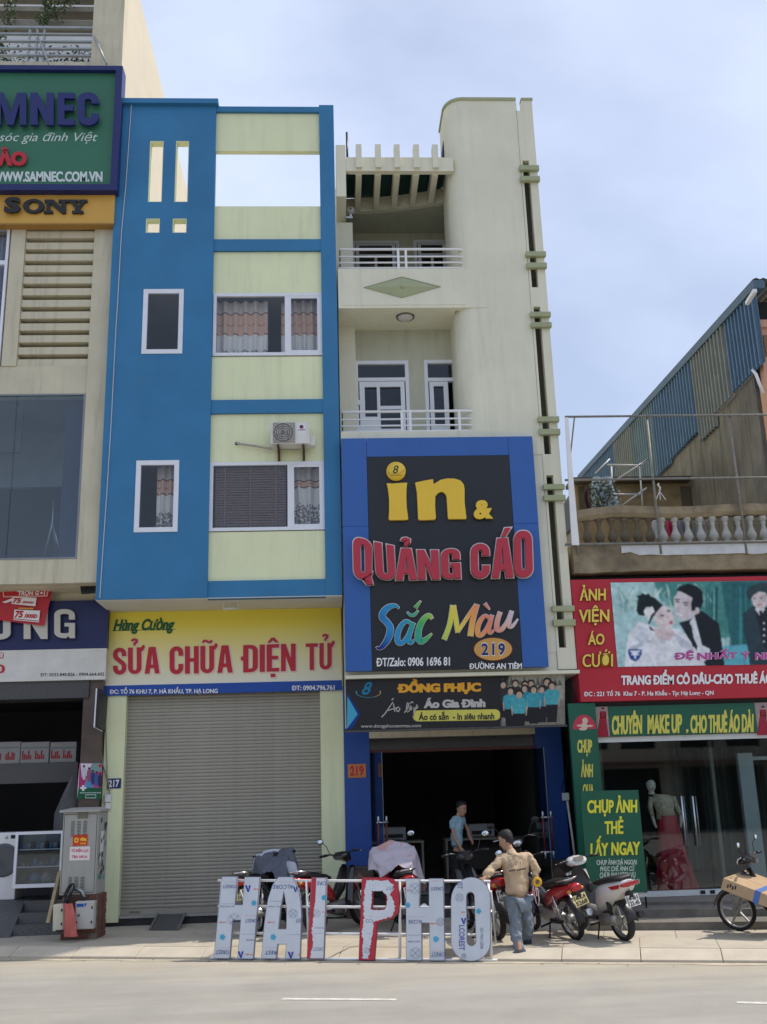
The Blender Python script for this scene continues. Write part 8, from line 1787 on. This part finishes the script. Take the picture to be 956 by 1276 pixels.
A0 = A0+Vector((-.0, -.0, 0)); kk = 14.75/15.15; A0 = Vector((A0.x*kk, A0.y*kk, EYE+(A0.z-EYE)*kk)); LV *= kk; HV_ *= kk; DV_ *= kk; bx.location = A0
hexa(A0, LV, DV_, HV_).build('carton', m_card, bx, bevel=.005)
e_ = .006; hexa(A0+LV*.60-DV_.normalized()*e_-HV_.normalized()*e_, LV*.10, DV_+DV_.normalized()*2*e_, HV_+HV_.normalized()*2*e_).build('blue_band', mat('blue_tape', (.06, .14, .40), .5), bx)
hexa(A0+LV*.01+DV_*.46+HV_*1.0+HV_.normalized()*.001, LV*.585, DV_*.08, HV_.normalized()*.002).build('seam_tape', mat('tan_tape', (.50, .36, .22), .4), bx)
pm = MB()
for k in range(4): q = A0-DV_.normalized()*.002+LV*(.10+.045*k)+HV_*(.32+.12*(k % 2)); pm.poly([q, q+LV*.03, q+LV*.03+HV_*.3, q+HV_*.34], lin(50, 40, 34))
pm.build('stencil', PR, bx, fixn=False)
# covers
def cover(label, root_xy, hd, prof, m, seed, name='bike_cover', lean=0.0):
    """prof: list of (x, ridge z, half width, hem z left, hem z right) in bike space"""
    rr_ = random.Random(seed); f1, f2 = rr_.uniform(0, 9), rr_.uniform(0, 9); n = len(prof)-1
    def fn(u, v):
        t = u*n; i = min(int(t), n-1); k = t-i; a, b_ = prof[i], prof[i+1]; g_ = [a[j]*(1-k)+b_[j]*k for j in range(5)]
        s_ = (v-.5)*2; w_ = g_[2]; hem = g_[3] if s_ > 0 else g_[4]
        if abs(s_) < .35: y = s_/.35*w_; z = g_[1]-.04*abs(s_)/.35+.02*math.sin(13*u+f1)*abs(s_)
        else: q = (abs(s_)-.35)/.65; y = math.copysign(w_+.06*q+.035*math.sin(u*23+f1+3*q)*q, s_); z = g_[1]-.04-(g_[1]-.04-hem)*q+.03*math.sin(u*19+f2)*q
        return (g_[0]+.03*math.sin(7*v+f2)+.03*noise.noise(Vector((u*5, v*6, seed))), y+.03*noise.noise(Vector((u*7, v*5, seed+3))), z+.035*noise.noise(Vector((u*6, v*7, seed+9)))+.07*(.28-abs(noise.noise(Vector((u*4.5+v*2, v*4-u, seed+5)))))*1.0)
    o = MB().grid(fn, 60, 50).build(name, m, None); s = o.modifiers.new('thickness', 'SOLIDIFY'); s.thickness = .004
    tag(o, label, 'cover'); o.rotation_euler = (lean, 0, math.atan2(hd[1], hd[0])); o.scale = (1.1,)*3; o.location = root_xy; return o
def two_tone(name, c1, c2, th):
    m = mat(name, c1, .5, .1, 4, bump=.3, bscale=7); N = m.node_tree.nodes; L = m.node_tree.links; b = N['Principled BSDF']; old = b.inputs['Base Color'].links[0].from_socket
    g_ = N.new('ShaderNodeNewGeometry'); mi = N.new('ShaderNodeMix'); mi.data_type = 'RGBA'; mi.inputs['B'].default_value = (*c2, 1)
    t = N.new('ShaderNodeTexCoord'); n = N.new('ShaderNodeTexNoise'); n.inputs['Scale'].default_value = 2.2; L.new(t.outputs['Object'], n.inputs['Vector']); r = N.new('ShaderNodeMath'); r.operation = 'GREATER_THAN'; r.inputs[1].default_value = th; L.new(n.outputs['Fac'], r.inputs[0])
    L.new(r.outputs[0], mi.inputs['Factor']); L.new(old, mi.inputs['A']); L.new(mi.outputs['Result'], b.inputs['Base Color']); return m
m_gc = two_tone('grey_silver_cover', (.10, .11, .14), (.50, .53, .60), .60); m_pc = two_tone('silver_pink_cover', (.52, .47, .52), (.55, .32, .30), .58)
cover('dark grey and silver cloth cover draped over the motorbike behind the letter A', at(320, 1166), (.38, 1.0), [(.55, .80, .10, .62, .55), (.68, .94, .20, .55, .60), (.80, 1.06, .30, .60, .50), (.90, 1.10, .32, .62, .45), (1.0, 1.06, .26, .62, .50), (1.12, .92, .16, .6, .5)], m_gc, 3, lean=math.radians(-7))
cover('crumpled silver and pink cloth cover thrown over the motorbike behind the letters P and H', at(514, 1163), (-.10, 1.0), [(.30, .86, .12, .80, .74), (.45, .94, .22, .78, .62), (.62, 1.03, .32, .86, .52), (.78, 1.13, .33, .90, .40), (.90, 1.17, .22, .88, .45), (1.0, 1.04, .14, .7, .5)], m_pc, 8, lean=math.radians(-7))
# ---------------------------------------------------------------- people
def skin_mesh(joints, edges, root=0, sub=2):
    """joints: name -> (Vector, rx, ry); one continuous surface grown with the Skin modifier"""
    names = list(joints); idx = {n: i for i, n in enumerate(names)}
    me = bpy.data.meshes.new('sk'); bm = bmesh.new(); ly = bm.verts.layers.skin.verify(); vs = []
    for i, n in enumerate(names):
        p, rx, ry = joints[n]; v = bm.verts.new(p); v[ly].radius = (rx, ry); v[ly].use_root = (i == root); vs.append(v)
    for a, b in edges: bm.edges.new((vs[idx[a]], vs[idx[b]]))
    bm.to_mesh(me); bm.free(); o = bpy.data.objects.new('sk', me); COL.objects.link(o)
    s = o.modifiers.new('skin', 'SKIN'); s.branch_smoothing = .4; s.use_smooth_shade = True
    d = o.modifiers.new('sub', 'SUBSURF'); d.levels = sub; d.render_levels = sub
    dg = bpy.context.evaluated_depsgraph_get(); dg.update(); r = bpy.data.meshes.new_from_object(o.evaluated_get(dg)); V = [tuple(v.co) for v in r.vertices]; F_ = [tuple(p.vertices) for p in r.polygons]
    bpy.data.objects.remove(o); bpy.data.meshes.remove(r); bpy.data.meshes.remove(me); return V, F_
def add_skin(mb, joints, edges, sub=2, col=None):
    V, F_ = skin_mesh(joints, edges, 0, sub); return mb.add(V, F_, col, True)
SKINC = (.40, .23, .15); HAIRC = (.012, .010, .009); LIP = (.35, .12, .10); EYEW = (.6, .6, .58)
def head_geo(mb, c, f, up_, s=1.0):
    """head with face: centre c, facing f"""
    f = f.normalized(); up_ = (up_-f*up_.dot(f)).normalized(); r_ = f.cross(up_)
    P = lambda a, b_, d: tuple(c+(f*a+r_*b_+up_*d)*s)
    rows = []
    for (z, wf, wb_, hw) in ((-.125, .045, .02, .03), (-.115, .075, .03, .045), (-.085, .088, .045, .058), (-.05, .090, .07, .067), (-.015, .088, .088, .072), (.02, .086, .098, .076), (.055, .084, .100, .077), (.085, .07, .088, .066), (.108, .04, .06, .045), (.118, .008, .012, .010)):
        rg_ = []
        for k in range(20):
            t = 2*PI*k/20; cx_, sy_ = math.cos(t), math.sin(t); rg_.append(P((wf if cx_ > 0 else wb_)*cx_, hw*sy_, z))
        rows.append(rg_)
    mb.loft(rows, SKINC)
    def blob(a, b_, d, ra, rb, rd, col):
        n0 = len(mb.v); mb.ell((0, 0, 0), (1, 1, 1), 10, 7, col)
        for i in range(n0, len(mb.v)): x, y, z = mb.v[i]; mb.v[i] = P(a+x*ra, b_+y*rb, d+z*rd)
    blob(.098, 0, -.03, .016, .013, .016, SKINC); blob(.092, 0, -.008, .010, .008, .026, SKINC)
    for q in (-1, 1):
        blob(.080, .030*q, 0.0, .008, .014, .007, EYEW); blob(.087, .030*q, 0.0, .004, .006, .006, HAIRC); blob(.083, .032*q, .020, .006, .018, .004, HAIRC); blob(-.005, .084*q, -.016, .020, .012, .032, SKINC)
    blob(.084, 0, -.068, .008, .024, .007, LIP)
def hair_geo(mb, c, f, up_, s=1.0):
    f = f.normalized(); up_ = (up_-f*up_.dot(f)).normalized(); r_ = f.cross(up_); P = lambda a, b_, d: c+(f*a+r_*b_+up_*d)*s
    rows = []
    for (z, wf, wb_, hw) in ((-.075, -.05, .060, .045), (-.05, -.035, .088, .062), (-.02, -.02, .104, .076), (.005, -.005, .108, .080), (.03, .02, .110, .084), (.06, .062, .112, .088), (.088, .080, .102, .080), (.112, .066, .082, .062), (.128, .03, .04, .03), (.132, .004, .005, .004)):
        rg_ = []
        for k in range(24):
            t = 2*PI*k/24; cx_, sy_ = math.cos(t), math.sin(t); j = 1+.05*math.sin(k*5+z*90); rg_.append(tuple(P(((wf if cx_ > 0 else wb_)*cx_)*j, hw*sy_*j*(1 if cx_ < .3 or z > .04 else .985), z)))
        rows.append(rg_)
    mb.loft(rows)
def hand(J, E_, wname, w, d, side, s=1.0, curl=.5, palmn=Vector((0, 0, -1))):
    """five fingers from the wrist; d = hand direction, side = towards the thumb"""
    d = d.normalized(); side = (side-d*side.dot(d)).normalized(); pn = palmn
    J[wname+'p'] = (w+d*.05*s, .036*s, .017*s); E_.append((wname, wname+'p')); J[wname+'k'] = (w+d*.085*s, .038*s, .014*s); E_.append((wname+'p', wname+'k'))
    for i, (off, ln) in enumerate(((.030, .070), (.010, .078), (-.010, .073), (-.029, .058))):
        a = w+d*.095*s+side*off*s; b_ = a+(d*(1-curl*.4)+pn*curl*.6)*ln*.5*s; c_ = b_+(d*(1-curl)+pn*curl)*ln*.5*s
        for nm, p, r_ in (('a', a, .0095), ('b', b_, .009), ('c', c_, .0075)): J[wname+str(i)+nm] = (p, r_*s, r_*s)
        E_ += [(wname+'k', wname+str(i)+'a'), (wname+str(i)+'a', wname+str(i)+'b'), (wname+str(i)+'b', wname+str(i)+'c')]
    a = w+d*.035*s+side*.038*s; b_ = a+(d*.6+side*.5+pn*.3)*.035*s; c_ = b_+(d*.8+pn*.4)*.03*s
    J[wname+'ta'] = (a, .011*s, .011*s); J[wname+'tb'] = (b_, .010*s, .010*s); J[wname+'tc'] = (c_, .008*s, .008*s); E_ += [(wname+'p', wname+'ta'), (wname+'ta', wname+'tb'), (wname+'tb', wname+'tc')]
PM = printmat('skin_tone', .6)
def person(label, J, head_c, face, headup, clothes, s, shoes, hairm, extra=None, hands=()):
    t = thing('person', label, 'person', (J['pelvis'][0].x, J['pelvis'][0].y, min(J['footL'][0].z, J['footR'][0].z)-.05))
    E_ = [('pelvis', 'waist'), ('waist', 'chest'), ('chest', 'neck'), ('neck', 'skull'), ('chest', 'shL'), ('shL', 'elL'), ('elL', 'wrL'), ('chest', 'shR'), ('shR', 'elR'), ('elR', 'wrR'),
          ('pelvis', 'hipL'), ('hipL', 'knL'), ('knL', 'anL'), ('anL', 'footL'), ('pelvis', 'hipR'), ('hipR', 'knR'), ('knR', 'anR'), ('anR', 'footR')]
    JJ = dict(J)
    for (wn, d, side, curl, pn) in hands: hand(JJ, E_, wn, J[wn][0], d, side, s, curl, pn)
    for q_ in ('pelvis', 'waist', 'chest', 'hipL', 'hipR', 'shL', 'shR', 'knL', 'knR'): JJ[q_] = (JJ[q_][0], JJ[q_][1]*.74, JJ[q_][2]*.74)
    mb = MB(); add_skin(mb, JJ, E_, 1, SKINC); head_geo(mb, head_c, face, headup, s); mb.build('body', PM, t)
    h = MB(); hair_geo(h, head_c, face, headup, s); h.build('hair', hairm, t)
    for nm, jn, ed, m, grow in clothes:
        mb = MB(); jj = {}
        for n_ in jn:
            if isinstance(n_, tuple): jj[n_[0]] = n_[1:]
            else: p, rx, ry = J[n_]; jj[n_] = (p, rx+grow, ry+grow)
        add_skin(mb, jj, ed, 3); o = mb.build(nm, m, t)
        tx = bpy.data.textures.new('folds', 'CLOUDS'); tx.noise_scale = .09; tx.noise_depth = 3; dm_ = o.modifiers.new('folds', 'DISPLACE'); dm_.texture = tx; dm_.strength = .075*s; dm_.mid_level = .5
    for an, ft, mm in shoes:
        a, f_ = J[an][0], J[ft][0]; d = (f_-a); d.z = 0; d.normalize(); sd_ = Vector((-d.y, d.x, 0)); z0 = min(f_.z, a.z)-.03*s
        secs = []
        for q, wd, hh in ((-.09, .03, .06), (-.07, .048, .11), (.02, .052, .115), (.09, .053, .08), (.16, .054, .065), (.21, .04, .045), (.225, .015, .02)):
            secs.append([tuple(Vector((a.x, a.y, z0))+d*q*s+sd_*wd*s*math.cos(x)+Vector((0, 0, max(0, (math.sin(x)*.6+.4)*hh*s)))) for x in [2*PI*k/12 for k in range(12)]])
        MB().loft(secs).build('shoe', mm, t)
    return t
# the man in the tan jacket, seen from behind, stooping over the letter O
s = 1.06; V_ = Vector
Y0 = 14.62
def jp(px, py, dy, rx, ry=None): return (W(px, py, Y0+dy), rx*s, (ry or rx)*s)
fL = K(0, 0, 0)
JM = dict(pelvis=jp(646, 1121, .03, .125, .10), waist=jp(645, 1102, .03, .138, .11), chest=jp(642, 1078, .06, .150, .11), neck=jp(635, 1057, .10, .052), skull=jp(632, 1050, .12, .05),
    shL=jp(626, 1068, .08, .055), elL=jp(613, 1083, .02, .040), wrL=jp(604, 1094, -.10, .030), shR=jp(657.5, 1067, .06, .055), elR=jp(669, 1083, .04, .040), wrR=jp(667.5, 1095, -.02, .031),
    hipL=jp(640, 1126, -.02, .078), knL=jp(643, 1157, -.06, .060), anL=(W(648, 1188, 14.40), .045*s, .045*s), footL=(W(633, 1192, 14.40), .022*s, .022*s),
    hipR=jp(654, 1125, .06, .078), knR=jp(658, 1148, .08, .060), anR=(W(657, 1171, 14.85), .045*s, .045*s), footR=(W(655, 1172.5, 15.0), .03*s, .03*s))
m_tan = mat('tan_jacket_cloth', (.50, .37, .24), .85, .08, 5, bump=.25, bscale=12); m_jean = mat('faded_blue_jeans', (.19, .235, .28), .85, .22, 5, bump=.2, bscale=30); m_shoe = mat('dark_navy_shoe', (.03, .035, .05), .7, .1); m_hair = mat('black_hair', (.014, .012, .011), .55, .3, 40, bump=.5, bscale=90)
hc = W(630.5, 1046.5, Y0+.14)
JK = ['chest', 'waist', 'pelvis', 'neck', 'shL', 'elL', 'wrL', 'shR', 'elR', 'wrR']
fac = Vector((-.75, .45, -.35))
mj = person('man in a tan jacket and faded jeans, seen from behind, touching the letter O', JM, hc, fac, Vector((-.12, .1, 1)),
    [('jacket', ['chest', 'waist', ('hem', W(645.5, 1122, Y0+.03), .168*s, .14*s), ('collar', W(634.5, 1057.5, Y0+.10), .062*s, .062*s), 'shL', 'elL', 'wrL', 'shR', 'elR', 'wrR'], [('chest', 'waist'), ('waist', 'hem'), ('chest', 'collar'), ('chest', 'shL'), ('shL', 'elL'), ('elL', 'wrL'), ('chest', 'shR'), ('shR', 'elR'), ('elR', 'wrR')], m_tan, .022),
     ('jeans', ['pelvis', 'hipL', 'knL', ('cuffL', W(648.5, 1194, 14.41), .068*s, .068*s), 'hipR', 'knR', ('cuffR', W(657, 1173, 14.85), .064*s, .064*s)], [('pelvis', 'hipL'), ('hipL', 'knL'), ('knL', 'cuffL'), ('pelvis', 'hipR'), ('hipR', 'knR'), ('knR', 'cuffR')], m_jean, .014)],
    s, [('anL', 'footL', m_shoe), ('anR', 'footR', m_shoe)], m_hair, hands=[('wrL', Vector((-.7, -.5, -.5)), Vector((.1, .6, .6)), .5, Vector((0, -.2, -1))), ('wrR', Vector((-.15, -.1, -1)), Vector((-.6, -.5, 0)), .75, Vector((-.5, -.2, -.3)))])
# lettering on the back of the jacket
bk = MB()
def bkp(px, py): return W(px, py, Y0-.185+.022*abs(px-645)/9)
for k in range(8):
    x = 633+k*2.9; y = 1083-4.2*math.sin((k+.5)/8*PI)-.5*k*.2; bk.text('CÔNG TY SX'[k], [bkp(x, y-4.6), bkp(x+2.2, y-4.6), bkp(x+2.2, y), bkp(x, y)], off=.02, col=lin(112, 96, 84))
for a, b_ in (((634, 1085.5), (643, 1084)), ((644, 1084.5), (655.5, 1082))): bk.add([bkp(a[0], a[1]-1.2), bkp(b_[0], b_[1]-1.2), bkp(b_[0], b_[1]+1.2), bkp(a[0], a[1]+1.2)], [(0, 1, 2, 3)], lin(112, 96, 84))
bk.build('back_print', PR, mj, fixn=False)
tp = thing('tape_roll', 'yellow roll of twine in the right hand of the man in the tan jacket', 'roll', W(669, 1098, Y0-.05))
tc_ = W(669.5, 1099, Y0-.06)
MB().lathe([(.03, -.02), (.062, -.024), (.066, 0), (.062, .024), (.03, .02), (.03, -.02)], (tc_.x, tc_.y, tc_.z), 'Y', 18).build('roll', mat('yellow_twine', (.70, .42, .03), .6, .2, 30), tp)
st_ = mat('pink_white_string', (.60, .42, .42), .8, .1)
for i, pts in enumerate((((668, 1104), (666, 1112), (668, 1124), (671, 1129), (672, 1122), (670, 1108)), ((665, 1103), (664, 1112), (666, 1118), (669, 1116), (668, 1106)))): MB().tube([W(*p, Y0-.07-.01*i) for p in pts], .007, 5).build('string', st_, tp)
# young man in the doorway
Y0 = 18.25; s = 1.02
JT = dict(pelvis=jp(570, 1060, 0, .105, .09), waist=jp(569, 1048, 0, .108, .085), chest=jp(569, 1028, 0, .128, .10), neck=jp(572, 1014, 0, .045), skull=jp(574, 1009, 0, .045),
    shL=jp(563.5, 1023, -.06, .048), elL=jp(566, 1043, -.12, .036), wrL=jp(574.5, 1057, -.18, .026), shR=jp(576, 1021, .08, .048), elR=jp(583, 1034, .14, .036), wrR=jp(585, 1043, .02, .026),
    hipL=jp(567, 1064, -.03, .078), knL=jp(567, 1089, -.03, .055), anL=jp(566, 1113, 0, .04), footL=jp(572, 1116, -.1, .03), hipR=jp(574, 1064, .03, .078), knR=jp(577, 1088, .03, .055), anR=jp(578, 1111, .05, .04), footR=jp(584, 1114, -.02, .03))
m_teal = mat('pale_teal_shirt', (.26, .40, .46), .85, .08, 6, bump=.2, bscale=14); m_trou = mat('black_trousers', (.014, .014, .017), .8, .1)
hc = W(575, 1007.5, Y0)
mt = person('young man in pale teal T-shirt and black trousers standing in the shop doorway', JT, hc, Vector((.75, -.75, -.25)), Vector((.05, 0, 1)),
    [('t_shirt', ['chest', 'waist', ('hem', W(570, 1057, Y0), .125*s, .10*s), ('collar', W(571.5, 1016, Y0), .054*s, .054*s), 'shL', ('slL', W(564.8, 1034, Y0-.09), .05*s, .05*s), 'shR', ('slR', W(579.5, 1028, Y0+.11), .05*s, .05*s)], [('chest', 'waist'), ('waist', 'hem'), ('chest', 'collar'), ('chest', 'shL'), ('shL', 'slL'), ('chest', 'shR'), ('shR', 'slR')], m_teal, .014),
     ('trousers', ['pelvis', 'hipL', 'knL', 'anL', 'hipR', 'knR', 'anR'], [('pelvis', 'hipL'), ('hipL', 'knL'), ('knL', 'anL'), ('pelvis', 'hipR'), ('hipR', 'knR'), ('knR', 'anR')], m_trou, .016)],
    s, [('anL', 'footL', m_shoe), ('anR', 'footR', m_shoe)], m_hair, hands=[('wrL', Vector((.5, -.3, -.8)), Vector((.3, -.8, 0)), .5, Vector((.3, .3, -.2))), ('wrR', Vector((.3, -.5, -.6)), Vector((.3, -.8, 0)), .5, Vector((-.3, .2, -.5)))])

# ---------------------------------------------------------------- litter and worn spots near the kerb
rl2 = random.Random(31); lt = MB()
for k in range(70):
    p = K(rl2.uniform(-7, 7), rl2.choice((rl2.uniform(-.35, -.02), rl2.uniform(.35, 2.6))), 0); z_ = .006 if (p-HO).dot(KN) < 0 else .133; a = rl2.uniform(0, 6); s_ = rl2.uniform(.008, .03)
    c_ = rl2.choice((lin(90, 70, 50), lin(60, 55, 50), lin(190, 180, 165), lin(120, 90, 60)))
    lt.add([p+Vector((math.cos(a+q)*s_*w_, math.sin(a+q)*s_*w_, z_+(.006 if q in (0, 3.1) else 0))) for q, w_ in ((0, 1), (1.3, .6), (3.1, 1.1), (4.6, .5))], [(0, 1, 2, 3)], c_)
tag(lt.build('litter', PR, None, fixn=False), 'scattered dry leaves and grit along the kerb and pavement', 'litter')['kind'] = 'stuff'
ck = MB()
for k, (u0, n0, ln) in enumerate(((-3.2, 1.2, 1.6), (2.9, .7, 1.2), (5.0, 1.5, 1.4), (-5.2, .9, 1.5), (.6, 2.0, 1.3))):
    p = K(u0, n0, .1335); a = rl2.uniform(0, 6); pts = [p]
    for i in range(12): a += rl2.uniform(-.6, .6); p = p+Vector((math.cos(a), math.sin(a), 0))*ln/12; pts.append(p)
    for i in range(12):
        d = (pts[i+1]-pts[i]).normalized(); n_ = Vector((-d.y, d.x, 0))*.004*(1-i/13); ck.poly([pts[i]-n_, pts[i+1]-n_*.9, pts[i+1]+n_*.9, pts[i]+n_])
o = ck.build('crack', mat('dark_crack', (.09, .08, .065), .95, .1), walk, fixn=False); o['kind'] = 'stuff'
# ---------------------------------------------------------------- the far side of the street, behind the camera (seen only in the glass)
rz = random.Random(2)
x = -19.5
shades = ((.50, .46, .38), (.42, .36, .28), (.55, .52, .46), (.36, .40, .38), (.52, .42, .30), (.40, .38, .36), (.56, .50, .40), (.38, .34, .30))
heights = ('two storey', 'three storey'); k = 0
while x < 18:
    w_ = rz.uniform(4.2, 5.6); h_ = rz.choice((6.2, 6.8, 9.4)); c = shades[k % 8]
    t = thing('street_house', '%s %s house across the street from the photographed shops' % (('ochre', 'brown', 'pale', 'grey green', 'tan', 'grey', 'cream', 'drab')[k % 8], 'three storey' if h_ > 9 else 'two storey'), 'building', (x+w_/2, -14, 0), 'houses across the street')
    m_ = mat('far_house_paint_%s' % ('ochre', 'brown', 'pale', 'green', 'tan', 'grey', 'cream', 'drab')[k % 8], c, .8, .1)
    holes = [rect_loop(x, x+w_, 0, h_), rect_loop(x+.5, x+w_-.5, .1, 3.0)]
    for f in range(1, int(h_//3)): holes += [rect_loop(x+.6, x+w_/2-.3, f*3.2+.7, f*3.2+2.2), rect_loop(x+w_/2+.3, x+w_-.6, f*3.2+.7, f*3.2+2.2)]
    MB().slab(holes, -14.2, -14).build('front_wall', m_, t); MB().box(x+.01, x+w_-.01, -22, -14.5, 0, h_-.1).build('body', m_dark if 0 else mat('dim_far_interior', (.05, .05, .05), .9), t)
    MB().box(x, x+w_, -14.6, -13.1, 3.15, 3.3).build('awning', mat('far_awning', (.20, .10, .08), .7), t)
    x += w_+.02; k += 1
